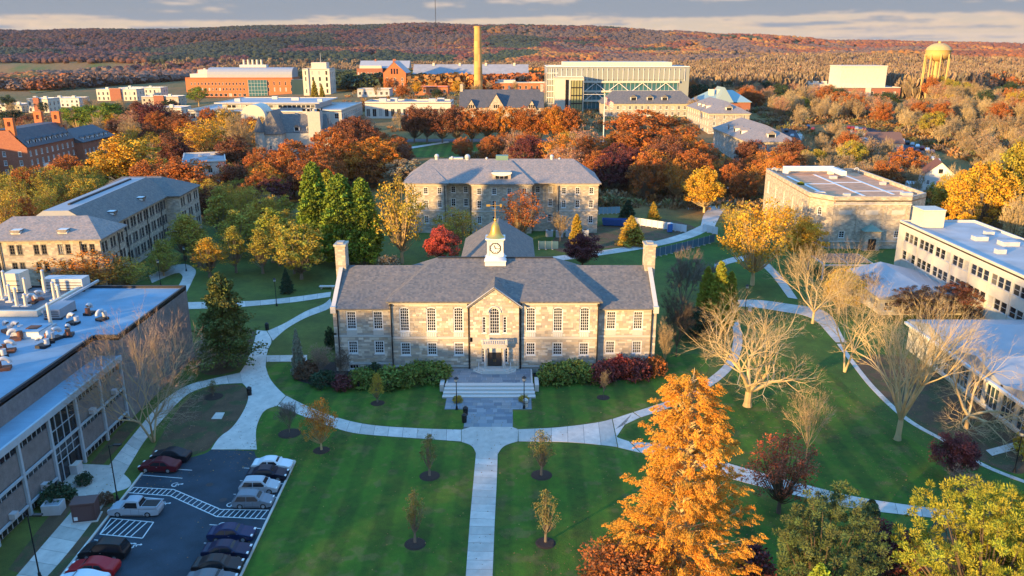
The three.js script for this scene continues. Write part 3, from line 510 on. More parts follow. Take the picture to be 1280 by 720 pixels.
{
  const b = thing('stone_hall', 'pale ashlar hall with gilded white clock cupola facing the forecourt steps', 'building', V(HX, 0, -108.2));
  keepOff(-27, 22, -152, -105, 2.5);
  const hall = b, Y0 = 0, EC = 10.9, EW = 9.8, DEP = 17;
  const W3 = { cols: 4, rows: 8, fr: 0.17, bar: 0.055 }, W2 = { cols: 4, rows: 4, fr: 0.17, bar: 0.055 };
  const up = (u) => ({ u, y: 6.45, w: 1.45, h: 3.75, arch: 0.22, o: W3, clear: 1 }), lo = (u) => ({ u, y: 2.75, w: 1.45, h: 2.05, o: W2 }), upW = (u) => ({ u, y: 6.5, w: 1.45, h: 2.85, o: { ...W2, rows: 6 }, clear: 1 });
  const cb = [-12.95, -9.1, -5.2], cellar = (u) => ({ u, y: 0.3, w: 1.4, h: 0.75, o: { cols: 3, rows: 1, sill: 0 } });
  // centre block, front in two stretches either side of the entrance bay
  for (const s of [-1, 1]) {
    const xs = cb.map((x) => (s < 0 ? x : -x)).sort((a, c) => a - c), a = s < 0 ? -15 : 3.5, e = s < 0 ? -3.5 : 15;
    const os = [...xs.map((x) => up(x - a)), ...xs.map((x) => lo(x - a))];
    wall(b, a, 0, e, 0, Y0, EC, os, MAT.mortar, {});
    ashlar(b, 0, e - a, 0.02, EC - 0.35, [...os.map((o) => [o.u - o.w / 2 - 0.01, o.u + o.w / 2 + 0.01, o.y - 0.12, o.y + o.h + 0.02]), [-1, 40, 5.35, 5.65], [-1, 40, 0.95, 1.2]], [a, 0, 0], 11 + s);
    part('belt_course', bb(a, e, 5.36, 5.64, -0.1, 0.09), MAT.trimStone, b);
    part('plinth', bb(a, e, 0.96, 1.19, -0.1, 0.12), MAT.trimStone, b);
    part('cornice', bb(a - 0.1, e, EC - 0.34, EC - 0.02, -0.1, 0.16), MAT.trimStone, b);
    for (const x of xs) {
      const sp = part('spandrel', bb(x - 0.75, x + 0.75, 5.66, 6.32, -0.1, 0.07), MAT.trimStone, b);
      for (let i = -2; i <= 2; i++) part('baluster', bb(x + i * 0.26 - 0.06, x + i * 0.26 + 0.06, 5.72, 6.26, 0.071, 0.12), MAT.whiteTrim, sp);
    }
    for (const x of [s * 14.85, s * 3.75]) part('downpipe', [cyl(0.09, 0.09, 10.2, x, 0.5, 0.2, 8), box(0.32, 0.35, 0.3, x, 10.4, 0.2)], MAT.darkMetal, b);
  }
  // sides of the centre block above the wings, rear wall
  wall(b, 15, 0, 15, -DEP, Y0, EC, [], MAT.stoneA, { trim: TH }); wall(b, 15, -DEP, -15, -DEP, Y0, EC, [], MAT.stoneA, { trim: TH }); wall(b, -15, -DEP, -15, 0, Y0, EC, [], MAT.stoneA, { trim: TH });
  part('roof', hipGeo(-15, 15, -DEP, 0, EC, 4.15, 0.45, 6.6), MAT.slateGrey, b);
  part('ridge_cap', bb(-8.7, 8.7, 15.2, 15.38, -8.7, -8.3), MAT.darkMetal, b);
  // entrance bay with pediment
  {
    const f = 0.75, fw = 3.5, os = [{ u: 3.5, y: 6.35, w: 1.5, h: 4.0, arch: 0.75, o: { cols: 4, rows: 8, fr: 0.13 } }, { u: 2.02, y: 6.5, w: 0.55, h: 2.5, o: { cols: 1, rows: 6 } }, { u: 4.98, y: 6.5, w: 0.55, h: 2.5, o: { cols: 1, rows: 6 } }, { u: 3.5, y: 1.05, w: 2.0, h: 3.3, empty: 1 }, { u: 1.85, y: 1.9, w: 0.5, h: 2.4, o: { cols: 1, rows: 5 } }, { u: 5.15, y: 1.9, w: 0.5, h: 2.4, o: { cols: 1, rows: 5 } }];
    wall(b, -fw, f, fw, f, Y0, 10.6, os, MAT.mortar, { peak: 2.55 });
    const holes = os.map((o) => [o.u - o.w / 2 - 0.01, o.u + o.w / 2 + 0.01, o.y - 0.12, o.y + o.h + 0.02]);
    ashlar(b, 0, 7, 0.02, 10.5, [...holes, [-1, 1.5, 5.35, 5.65], [5.5, 8, 5.35, 5.65]], [-fw, f, 0], 21);
    for (let i = 0; i < 8; i++) { const y = 10.5 + i * 0.29, half = 3.5 * (1 - (i + 1) * 0.29 / 2.7); if (half > 0.3) ashlar(b, 3.5 - half, 3.5 + half, y, y + 0.28, [], [-fw, f, 0], 40 + i); }
    wall(b, fw, f, fw, 0, Y0, 10.6, [], MAT.stoneA, { trim: TH }); wall(b, -fw, 0, -fw, f, Y0, 10.6, [], MAT.stoneA);
    const py = 10.6, apex = 13.35, z0 = -5.4, z1 = f + 0.3, R = [];
    R.push([[-3.9, py - 0.1, z1], [0, apex + 0.1, z1], [0, apex + 0.1, z0], [-3.9, py - 0.1, z0]], [[0, apex + 0.1, z1], [3.9, py - 0.1, z1], [3.9, py - 0.1, z0], [0, apex + 0.1, z0]]);
    R.push([[-3.9, py - 0.1, z1], [-3.9, py - 0.32, z1], [0, apex - 0.12, z1], [0, apex + 0.1, z1]], [[0, apex + 0.1, z1], [0, apex - 0.12, z1], [3.9, py - 0.32, z1], [3.9, py - 0.1, z1]]);
    part('pediment_roof', polys(R), MAT.slateGrey, b);
    for (const s of [-1, 1]) { const A = [s * 3.95, py - 0.22, f + 0.14], C = [0, apex - 0.06, f + 0.14]; const g = bb(0, Math.hypot(3.95, apex - py + 0.16), -0.14, 0.14, -0.12, 0.12); g.rotateZ(Math.atan2(C[1] - A[1], C[0] - A[0])); g.translate(...A); part('raking_cornice', g, MAT.trimStone, b); }
    const arch = new THREE.TorusGeometry(0.9, 0.13, 6, 20, Math.PI); arch.translate(0, 9.6, f + 0.05); part('arch_moulding', arch, MAT.trimStone, b);
    // portico: steps, columns, entablature and balustrade
    const hexStep = (r, y0, y1, name) => { const sh = [{ x: -r, z: f }, { x: r, z: f }, { x: r, z: f + 1.0 }, { x: r * 0.62, z: f + 1.0 + r * 0.3 }, { x: -r * 0.62, z: f + 1.0 + r * 0.3 }, { x: -r, z: f + 1.0 }]; return part(name, flat(sh.reverse(), y1, y1 - y0), MAT.trimStone, b); };
    hexStep(3.1, 0.93, 1.08, 'step'); hexStep(2.75, 1.081, 1.24, 'step'); hexStep(2.4, 1.241, 1.4, 'step');
    for (const x of [-1.35, 1.35]) { const c = part('column', [cyl(0.22, 0.18, 2.85, x, 1.6, f + 0.95, 14)], MAT.trimStone, b); part('base', box(0.5, 0.2, 0.5, x, 1.401, f + 0.95), MAT.trimStone, c); part('capital', box(0.52, 0.18, 0.52, x, 4.45, f + 0.95), MAT.trimStone, c); part('pilaster', bb(x - 0.2, x + 0.2, 1.401, 4.6, f - 0.05, f + 0.12), MAT.trimStone, b); }
    part('entablature', [bb(-1.75, 1.75, 4.64, 5.15, f + 0.02, f + 1.25), bb(-1.9, 1.9, 5.15, 5.3, f + 0.015, f + 1.38)], MAT.trimStone, b);
    for (let i = -5; i <= 5; i++) part('baluster', box(0.13, 0.52, 0.13, i * 0.31, 5.301, f + 1.2), MAT.trimStone, b);
    part('balcony_rail', bb(-1.7, 1.7, 5.825, 5.94, f + 1.1, f + 1.3), MAT.trimStone, b);
    for (const x of [-1.72, 1.72]) part('balcony_post', box(0.24, 0.72, 0.24, x, 5.301, f + 1.2), MAT.trimStone, b);
    const door = part('door', bb(-0.95, 0.95, 1.06, 3.4, f - 0.28, f - 0.2), plain([0.05, 0.04, 0.035], 0.5), b);
    part('fanlight', bb(-0.95, 0.95, 3.45, 4.3, f - 0.27, f - 0.2), MAT.whiteTrim, door); part('handle', [cyl(0.03, 0.03, 0.4, 0.12, 2.0, f - 0.17, 6), cyl(0.03, 0.03, 0.4, -0.12, 2.0, f - 0.17, 6)], MAT.gold, door);
    for (const x of [-2.3, 2.3]) part('railing', [bb(x - 0.03, x + 0.03, 1.3, 2.1, f + 0.3, f + 0.36), bb(x - 0.03, x + 0.03, 2.1, 2.17, f + 0.1, f + 1.6), bb(x - 0.03, x + 0.03, 1.3, 2.1, f + 1.5, f + 1.56)], MAT.whiteTrim, b);
  }
  // wings with parapet gables and end chimneys
  for (const s of [-1, 1]) {
    const a = s < 0 ? -23.4 : 15, e = s < 0 ? -15 : 23.4, zf = -0.7, xs = s < 0 ? [-20.75, -16.9] : [16.85, 20.75], zb = -DEP + 0.8;
    const os = [...xs.map((x) => upW(x - a)), ...xs.map((x) => lo(x - a)), ...(s < 0 ? xs.map((x) => cellar(x - a)) : [])];
    wall(b, a, zf, e, zf, Y0, EW, os, MAT.mortar, {});
    ashlar(b, 0, e - a, 0.02, EW - 0.3, [...os.map((o) => [o.u - o.w / 2 - 0.01, o.u + o.w / 2 + 0.01, o.y - 0.12, o.y + o.h + 0.02]), [-1, 40, 5.35, 5.65], [-1, 40, 1.12, 1.35]], [a, zf, 0], 31 + s);
    part('belt_course', bb(a, e, 5.36, 5.64, zf - 0.1, zf + 0.09), MAT.trimStone, b); part('plinth', bb(a, e, 1.13, 1.34, zf - 0.1, zf + 0.12), MAT.trimStone, b);
    part('cornice', bb(a, e, EW - 0.3, EW - 0.02, zf - 0.1, zf + 0.16), MAT.trimStone, b);
    for (const x of xs) part('spandrel', bb(x - 0.75, x + 0.75, 5.66, 6.36, zf - 0.1, zf + 0.06), MAT.trimStone, b);
    const mz = (zf + zb) / 2, rise = 4.3;
    // end gable
    const ge = s < 0 ? [a, zb, a, zf] : [e, zf, e, zb], gl = zf - zb;
    const eo = [...grid(gl, 3, [2.75], 1.3, 2.05, { o: W2 }), ...grid(gl, 3, [6.5], 1.3, 2.85, { o: { ...W2, rows: 6 } })];
    wall(b, ge[0], ge[1], ge[2], ge[3], Y0, EW, eo, MAT.stoneA, { peak: rise + 0.35, trim: TH });
    const x0 = s < 0 ? a + TH : 9.6, x1 = s < 0 ? -9.6 : e - TH;
    part('roof', polys([[[x0, EW, zf + 0.4], [x1, EW, zf + 0.4], [x1, EW + rise, mz], [x0, EW + rise, mz]], [[x1, EW, zb - 0.4], [x0, EW, zb - 0.4], [x0, EW + rise, mz], [x1, EW + rise, mz]], [[x0, EW - 0.16, zf + 0.4], [x1, EW - 0.16, zf + 0.4], [x1, EW, zf + 0.4], [x0, EW, zf + 0.4]]]), MAT.slateGrey, b);
    wall(b, e, zb, a, zb, Y0, EW, [], MAT.stoneA, {});
    const gx = s < 0 ? a + TH / 2 : e - TH / 2;
    for (const k of [-1, 1]) { const z = k < 0 ? zb : zf, L = Math.hypot(mz - z, rise + 0.35), g = bb(-0.3, 0.3, 0, 0.2, 0, L + 0.1); g.rotateX(-Math.atan2(rise + 0.35, Math.abs(mz - z))); if (k > 0) g.rotateY(Math.PI); g.translate(gx, EW + 0.02, z + k * 0.12); part('coping', g, MAT.trimStone, b); }
    part('kneeler', bb(gx - 0.38, gx + 0.38, EW - 0.7, EW + 0.3, zf - 0.5, zf + 0.42), MAT.trimStone, b);
    const ch = part('chimney', bb(gx - 0.75, gx + 0.75, EW + 2.5, 17.3, mz - 1.15, mz + 1.15), MAT.stoneB, b);
    part('cap', bb(gx - 0.9, gx + 0.9, 17.301, 17.6, mz - 1.3, mz + 1.3), MAT.stoneB, ch); part('flue', bb(gx - 0.45, gx + 0.45, 17.602, 17.8, mz - 0.7, mz + 0.7), MAT.mortar, ch);
    part('downpipe', [cyl(0.09, 0.09, 9.2, s * 22.7, 0.4, zf + 0.2, 8)], MAT.darkMetal, b);
  }
  // rear wing
  {
    const x0 = -6.2, x1 = 6.2, z1 = -DEP + 0.5, z0 = -43.8;
    ring(b, [[x0, z1], [x1, z1], [x1, z0], [x0, z0]], Y0, 9.8, [[], (L) => grid(L, 6, [2.7, 6.3], 1.4, 2.2, { o: W2 }), (L) => grid(L, 3, [2.7, 6.3], 1.4, 2.2, { o: W2 }), (L) => grid(L, 6, [2.7, 6.3], 1.4, 2.2, { o: W2 })], MAT.stoneA);
    part('rear_roof', polys([[[-6.6, 9.8, z0 - 0.4], [-6.6, 9.8, -9], [0, 15.05, -9], [0, 15.05, z0 + 5]], [[6.6, 9.8, -9], [6.6, 9.8, z0 - 0.4], [0, 15.05, z0 + 5], [0, 15.05, -9]], [[6.6, 9.8, z0 - 0.4], [-6.6, 9.8, z0 - 0.4], [0, 15.05, z0 + 5]]]), MAT.slateGrey, b);
  }
  // cupola
  {
    const z = -8.2, c = part('cupola_base', [box(3.1, 2.3, 3.1, 0, 12.8, z), box(3.3, 0.16, 3.3, 0, 15.102, z)], MAT.whiteTrim, b);
    part('cupola_shoulder', (() => { const g = new THREE.CylinderGeometry(1.2 * Math.SQRT2, 1.56 * Math.SQRT2, 0.6, 4); g.rotateY(Math.PI / 4); g.translate(0, 15.262 + 0.3, z); return q(g); })(), MAT.whiteTrim, b);
    part('clock_stage', [box(2.3, 2.75, 2.3, 0, 15.5, z), ...[-1, 1].flatMap((s) => [-1, 1].map((t) => box(0.28, 2.7, 0.28, s * 1.08, 15.501, z + t * 1.08)))], MAT.whiteTrim, b);
    part('cupola_cornice', [box(2.6, 0.14, 2.6, 0, 18.252, z), box(2.95, 0.16, 2.95, 0, 18.394, z)], MAT.whiteTrim, b);
    for (const [k, ry] of [[0, 0], [1, Math.PI / 2], [2, Math.PI], [3, -Math.PI / 2]]) {
      const face = part('clock_face', (() => { const g = new THREE.CylinderGeometry(0.86, 0.86, 0.06, 8); g.rotateY(Math.PI / 8); g.rotateX(Math.PI / 2); g.translate(0, 0, 1.17); return q(g); })(), MAT.whiteTrim, b);
      face.position.set(0, 17.1, z); face.rotation.y = ry;
      const rim = new THREE.TorusGeometry(0.82, 0.07, 6, 8); rim.rotateZ(Math.PI / 8); rim.translate(0, 0, 1.21); part('rim', q(rim), MAT.black, face);
      part('clock_hands', [(() => { const g = bb(-0.035, 0.035, -0.1, 0.66, 1.205, 1.225); g.rotateZ(-1.75); return g; })(), (() => { const g = bb(-0.05, 0.05, -0.1, 0.46, 1.23, 1.25); g.rotateZ(0.35); return g; })()], MAT.black, face);
      part('hour_marks', [...Array(12).keys()].map((i) => { const g = bb(-0.03, 0.03, 0.54, 0.72, 1.202, 1.215); g.rotateZ(i * Math.PI / 6); return g; }), MAT.black, face);
    }
    const prof = [[1.5, 0], [1.3, 0.1], [1.06, 0.32], [0.88, 0.65], [0.76, 1.05], [0.68, 1.4], [0.6, 1.7], [0.46, 1.98], [0.28, 2.2], [0.2, 2.4], [0.001, 2.46]].map(([r, y]) => new THREE.Vector2(r, y));
    const roof = new THREE.LatheGeometry(prof, 8); roof.rotateY(Math.PI / 8); roof.translate(0, 18.557, z); const gr = part('gilded_dome', q(roof.toNonIndexed()), MAT.gold, b);
    part('finial', [new THREE.SphereGeometry(0.24, 10, 8).translate(0, 21.2, z), cyl(0.05, 0.03, 3.0, 0, 20.9, z, 6)], MAT.gold, b);
    part('weather_vane', [bb(-1.1, 0.9, 23.3, 23.36, z - 0.02, z + 0.02), bb(-1.3, -0.75, 23.18, 23.48, z - 0.025, z + 0.025), bb(-0.45, 0.45, 22.6, 22.65, z - 0.02, z + 0.02), bb(-0.02, 0.02, 22.601, 22.651, z - 0.45, z + 0.45), bb(0.7, 1.0, 23.1, 23.55, z - 0.025, z + 0.025)], MAT.gold, b);
  }
}
// ---------- long hall with hipped pavilions (left) ----------
const W22 = { cols: 2, rows: 3, fr: 0.15, bar: 0.06 }, W23 = { cols: 2, rows: 3, fr: 0.09 };
const dormer = (b, x, y, z, ry, w = 1.5, h = 1.3, m = MAT.slateGrey, deep = 2.6) => {
  const d = part('dormer', (() => { const g = join([bb(-w / 2, w / 2, 0, h, -deep, 0)]); return g; })(), MAT.whiteTrim, b); d.position.set(x, y, z); d.rotation.y = ry;
  const c = new THREE.CylinderGeometry(w / 2 + 0.12, w / 2 + 0.12, deep + 0.25, 12, 1, false, Math.PI / 2, Math.PI); c.rotateX(Math.PI / 2); c.rotateZ(Math.PI); c.scale(1, 0.62, 1); c.translate(0, h + 0.01, -deep / 2 + 0.1); part('roof', q(c), m, d);
  part('pane', bb(-w / 2 + 0.25, -0.05, 0.25, h - 0.1, 0.001, 0.03), MAT.glass, d); part('pane', bb(0.05, w / 2 - 0.25, 0.25, h - 0.1, 0.001, 0.03), MAT.glass, d);
  return d;
};
const gableDormer = (b, x, y, z, ry, w = 1.9, h = 1.5, m = MAT.slateWarm, deep = 2.8, wm = MAT.whiteTrim) => {
  const d = part('dormer', bb(-w / 2, w / 2, 0, h, -deep, 0), wm, b); d.position.set(x, y, z); d.rotation.y = ry;
  part('roof', polys([[[-w / 2 - 0.2, h, 0.25], [0, h + w * 0.4, 0.25], [0, h + w * 0.4, -deep], [-w / 2 - 0.2, h, -deep]], [[0, h + w * 0.4, 0.25], [w / 2 + 0.2, h, 0.25], [w / 2 + 0.2, h, -deep], [0, h + w * 0.4, -deep]], [[-w / 2 - 0.2, h + 0.002, 0.2], [w / 2 + 0.2, h + 0.002, 0.2], [0, h + w * 0.4, 0.2]]]), m, d);
  part('pane', bb(-w / 2 + 0.3, w / 2 - 0.3, 0.25, h - 0.15, 0.001, 0.03), MAT.glass, d);
  return d;
};
{
  const b = thing('lecture_hall', 'long three-storey stone hall with grey hipped pavilions and half-round dormers', 'building', V(-77.7, 0, -146), 0.068);
  keepOff(-102, -78, -207, -144, 2);
  const ys = [1.5, 4.9, 8.3], win = (n) => (L) => pairs(L, n, ys, 1.05, 2.0, 0.35, { o: W22 }), sx = -22;
  ring(b, [[sx, 0], [0, 0], [0, -11.5], [-3.2, -11.5], [-3.2, -45], [0, -45], [0, -60], [sx, -60], [sx, -45], [sx + 3, -45], [sx + 3, -11.5], [sx, -11.5]], 0, 11, [win(5), win(3), [], (L) => pairs(L, 9, ys, 1.25, 2.15, 0.3, { o: W22 }), [], (L) => pairs(L, 3, ys, 1.15, 2.1, 0.5, { o: W22 })], MAT.stoneB, { frame: plain([0.13, 0.12, 0.11], 0.6) });
  part('roof', hipGeo(sx, 0, -11.5, 0, 11, 3.3, 0.6, 4.6), MAT.slateWarm, b);
  part('roof', hipGeo(sx, 0, -60, -45, 11, 3.6, 0.6, 7), MAT.slateGrey, b);
  part('long_roof', polys([[[-2.6, 11.05, -8], [-2.6, 11.05, -49], [-8.6, 15.1, -49], [-8.6, 15.1, -8]], [[sx + 2.4, 11.05, -49], [sx + 2.4, 11.05, -8], [-13.4, 15.1, -8], [-13.4, 15.1, -49]], [[-8.6, 15.1, -8], [-8.6, 15.1, -49], [-13.4, 15.1, -49], [-13.4, 15.1, -8]], [[-2.6, 11.05, -8], [-8.6, 15.1, -8], [-13.4, 15.1, -8], [sx + 2.4, 11.05, -8]], [[sx + 2.4, 11.05, -49], [-13.4, 15.1, -49], [-8.6, 15.1, -49], [-2.6, 11.05, -49]]]), MAT.metalRoof, b);
  part('roof_slope', polys([[[-2.55, 11.12, -7.9], [-2.55, 11.12, -49.1], [-8.55, 15.17, -49.1], [-8.55, 15.17, -7.9]]]), MAT.slateGrey, b);
  part('ridge_vent', bb(-11.4, -10.9, 15.102, 15.4, -46, -14), MAT.black, b);
  for (const x of [-15.5, -7]) dormer(b, x, 12.1, -1.0, 0, 1.7, 0.75, MAT.slateWarm);
  for (const z of [-18, -34]) dormer(b, -4.0, 12.3, z, Math.PI / 2, 1.7, 0.7, MAT.slateGrey);
  for (const x of [-18.2, -3.6]) part('downpipe', cyl(0.09, 0.09, 10.6, x, 0.2, 0.16, 8), MAT.darkMetal, b);
  for (const z of [-8, -20, -32, -41]) part('downpipe', cyl(0.09, 0.09, 10.4, z === -8 ? 0.16 : -3.04, 0.2, z, 8), MAT.darkMetal, b);
}
// ---------- dormitory behind the hall ----------
{
  const b = thing('dormitory', 'three-storey stone dormitory with hipped slate roof behind the clock hall', 'building', V(-2.6, 0, -199.7));
  keepOff(-28, 23, -220, -198, 2);
  const ys = [2.5, 6.5, 10.0], w = 1.2, win = (n) => (L) => [...grid(L, n, ys.slice(0, 2), w, 2.05, { o: W22 }), ...grid(L, n, ys.slice(2), w, 1.75, { o: W22 })];
  const pts = [[-24.4, 0], [-14, 0], [-14, -2], [-7.6, -2], [-7.6, 0.8], [7.6, 0.8], [7.6, -2], [14, -2], [14, 0], [24.4, 0], [24.4, -17], [-24.4, -17]];
  ring(b, pts, 0, 12.6, [win(3), [], win(2), [], win(4), [], win(2), [], win(3), win(4), [], win(4)], MAT.stoneB);
  part('belt_course', [bb(-24.5, -13.9, 5.6, 5.85, -0.1, 0.09), bb(-7.7, 7.7, 5.6, 5.85, 0.7, 0.89), bb(13.9, 24.5, 5.6, 5.85, -0.1, 0.09)], MAT.trimStone, b);
  part('cornice', [bb(-24.6, -13.9, 12.2, 12.58, -0.1, 0.14), bb(-7.75, 7.75, 12.2, 12.58, 0.7, 0.94), bb(13.9, 24.6, 12.2, 12.58, -0.1, 0.14)], MAT.trimStone, b);
  part('roof', hipGeo(-24.4, 24.4, -17, -0.6, 12.62, 4.9, 0.7, 6.5), MAT.slateWarm, b);
  for (const x of [-19.2, 19.2]) part('roof', polys([[[x - 5.9, 12.9, 0.7], [x + 5.9, 12.9, 0.7], [x, 17.0, -7.5]], [[x + 5.9, 12.9, 0.7], [x + 5.9, 12.9, -9], [x, 17.0, -7.5]], [[x - 5.9, 12.9, -9], [x - 5.9, 12.9, 0.7], [x, 17.0, -7.5]], [[x - 5.9, 12.6, 0.7], [x + 5.9, 12.6, 0.7], [x + 5.9, 12.9, 0.7], [x - 5.9, 12.9, 0.7]]]), MAT.slateWarm, b);
  part('roof', polys([[[-8.2, 12.9, 1.5], [8.2, 12.9, 1.5], [2.4, 17.5, -7.6], [-2.4, 17.5, -7.6]], [[8.2, 12.9, 1.5], [8.2, 12.9, -9], [2.4, 17.5, -7.6]], [[-8.2, 12.9, -9], [-8.2, 12.9, 1.5], [-2.4, 17.5, -7.6]], [[-8.2, 12.6, 1.5], [8.2, 12.6, 1.5], [8.2, 12.9, 1.5], [-8.2, 12.9, 1.5]]]), MAT.slateWarm, b);
  const d = part('dormer', [bb(-2.3, 2.3, 13.6, 15.5, -6, -0.2)], MAT.stoneB, b);
  const c = new THREE.CylinderGeometry(2.6, 2.6, 6, 16, 1, false, Math.PI / 2, Math.PI); c.rotateX(Math.PI / 2); c.rotateZ(Math.PI); c.scale(1, 0.36, 1); c.translate(0, 15.5, -3); part('roof', q(c), MAT.whiteTrim, d);
  for (const x of [-1.1, 0, 1.1]) part('pane', bb(x - 0.45, x + 0.45, 13.9, 15.2, -0.198, -0.15), MAT.glass, d);
  for (const [x, h, r] of [[-17, 1.8, 0.5], [-13, 1.4, 0.35], [-9, 1.6, 0.6], [13, 1.7, 0.45], [15, 1.1, 0.3], [-4, 1.2, 0.3]]) part('roof_vent', [cyl(r, r, h, x, 16.6, -8.8, 10), new THREE.SphereGeometry(r * 1.25, 8, 6).translate(x, 16.6 + h, -8.8)], MAT.galv, b);
  part('roof_hatch', [bb(-1.6, 1.6, 16.8, 18.6, -10.5, -8.2)], MAT.copper, b); part('roof_hatch', [bb(-13.8, -10.2, 16.4, 18, -10.5, -8.6)], MAT.precast, b);
  for (const x of [-14.4, 14.4, -7.9, 7.9]) part('downpipe', cyl(0.1, 0.1, 12, x, 0.2, Math.abs(x) > 10 ? 0.17 : 0.97, 8), MAT.darkMetal, b);
  for (const [x, z] of [[12, 4], [14.5, 4.6], [17, 4], [21, 3.6]]) { const u = thing('condenser_unit', 'white air conditioning cabinet standing beside the stone dormitory wall', 'machine', V(-2.6 + x, 0, -199.7 + z), 0, 'cabinets along the dormitory'); part('cabinet', box(1.8, 1.6, 1.2), MAT.galv, u); part('fan_grille', cyl(0.5, 0.5, 0.06, 0, 1.6, 0, 14), MAT.darkMetal, u); }
}
// ---------- modern laboratory with framed front (left foreground) ----------
{
  const b = thing('laboratory_building', 'flat-roofed laboratory with white framed facade and stone panels beside the car park', 'building', V(0, 0, 0));
  keepOff(-140, -48, -120, -40, 1);
  const H = 11.2, L = 8.7;
  // upper storey, walls round the roof
  const out = [[-130, -46], [-52, -46], [-52, -93], [-49, -93], [-49, -114.5], [-130, -114.5]];
  const blank = [];
  ring(b, out, 0, H, [[], [], [], blank], MAT.panelStone);
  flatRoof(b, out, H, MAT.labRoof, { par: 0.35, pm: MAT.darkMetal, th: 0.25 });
  // lower projecting front
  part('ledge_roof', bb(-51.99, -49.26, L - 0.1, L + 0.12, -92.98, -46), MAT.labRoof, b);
  part('base_wall', bb(-51.98, -49.6, 0, L - 0.12, -92.97, -46), MAT.panelStone, b);
  part('fascia', bb(-49.25, -48.98, L - 0.55, L + 0.2, -93, -46), MAT.frameBlue, b);
  const zs = [-92.8, -87.4, -82.0, -76.6, -71.2, -65.8, -60.4, -55, -49.6];
  for (const z of zs) part('mullion', bb(-49.35, -49.06, 0, L - 0.56, z - 0.16, z + 0.16), MAT.frameBlue, b);
  for (let i = 0; i + 1 < zs.length; i++) {
    const a = zs[i] + 0.18, c = zs[i + 1] - 0.18, door = i === 2;
    part('transom', bb(-49.3, -49.1, 4.4, 4.66, a, c), MAT.frameBlue, b);
    if (!door) {
      part('transom', bb(-49.3, -49.1, 1.12, 1.36, a, c), MAT.frameBlue, b);
      part('stone_panel', bb(-49.59, -49.32, 1.41, 3.7, a + 0.05, c - 0.05), MAT.panelStone, b); part('stone_panel', bb(-49.59, -49.32, 4.76, 7.2, a + 0.05, c - 0.05), MAT.panelStone, b);
      for (const [y0, y1] of [[0.2, 1.04], [3.71, 4.34], [7.21, L - 0.77]]) { const w = part('window', bb(-49.58, -49.45, y0, y1, a, c), MAT.glass, b); for (let k = 1; k < 6; k++) { const z = mix(a, c, k / 6); part('glazing_bar', bb(-49.44, -49.4, y0, y1, z - 0.04, z + 0.04), MAT.frameBlue, w); } }
    } else {
      const w = part('glazed_entrance', bb(-49.58, -49.45, 0.02, L - 0.77, a, c), MAT.glass, b);
      for (let k = 1; k < 4; k++) { const z = mix(a, c, k / 4); part('glazing_bar', bb(-49.44, -49.36, 0.02, L - 0.77, z - 0.05, z + 0.05), MAT.frameBlue, w); }
      for (const y of [2.4, 3.4, 6.2]) part('glazing_bar', bb(-49.43, -49.37, y, y + 0.09, a, c), MAT.frameBlue, w);
      part('door', bb(-49.36, -49.3, 0.05, 2.35, a + 1.3, a + 2.3), MAT.darkMetal, b);
    }
  }
  for (const z of [-90.2, -84.8, -73.9, -68.4]) part('wall_unit', box(0.6, 0.6, 0.7, -48.99, z < -80 ? 4.9 : 1.5, z), MAT.galv, b);
  for (let k = 1; k < 4; k++) part('panel_joint', bb(-48.998, -48.98, 0.1, H, -114.5 + k * 5.4 - 0.03, -114.5 + k * 5.4 + 0.03), MAT.joint, b);
  // machinery well at the rear
  const RY = H + 0.01;
  part('well_wall', bb(-64.1, -63.6, RY, RY + 0.8, -114.2, -101), MAT.cream, b); part('well_wall', bb(-130, -64.11, RY, RY + 0.8, -101.5, -101), MAT.cream, b); part('well_floor', bb(-130, -64.21, RY, RY + 0.06, -114.2, -101.61), MAT.wellFloor, b);
  part('duct_rail', bb(-63.0, -62.7, RY + 0.5, RY + 0.8, -116, -101), MAT.galv, b);
}
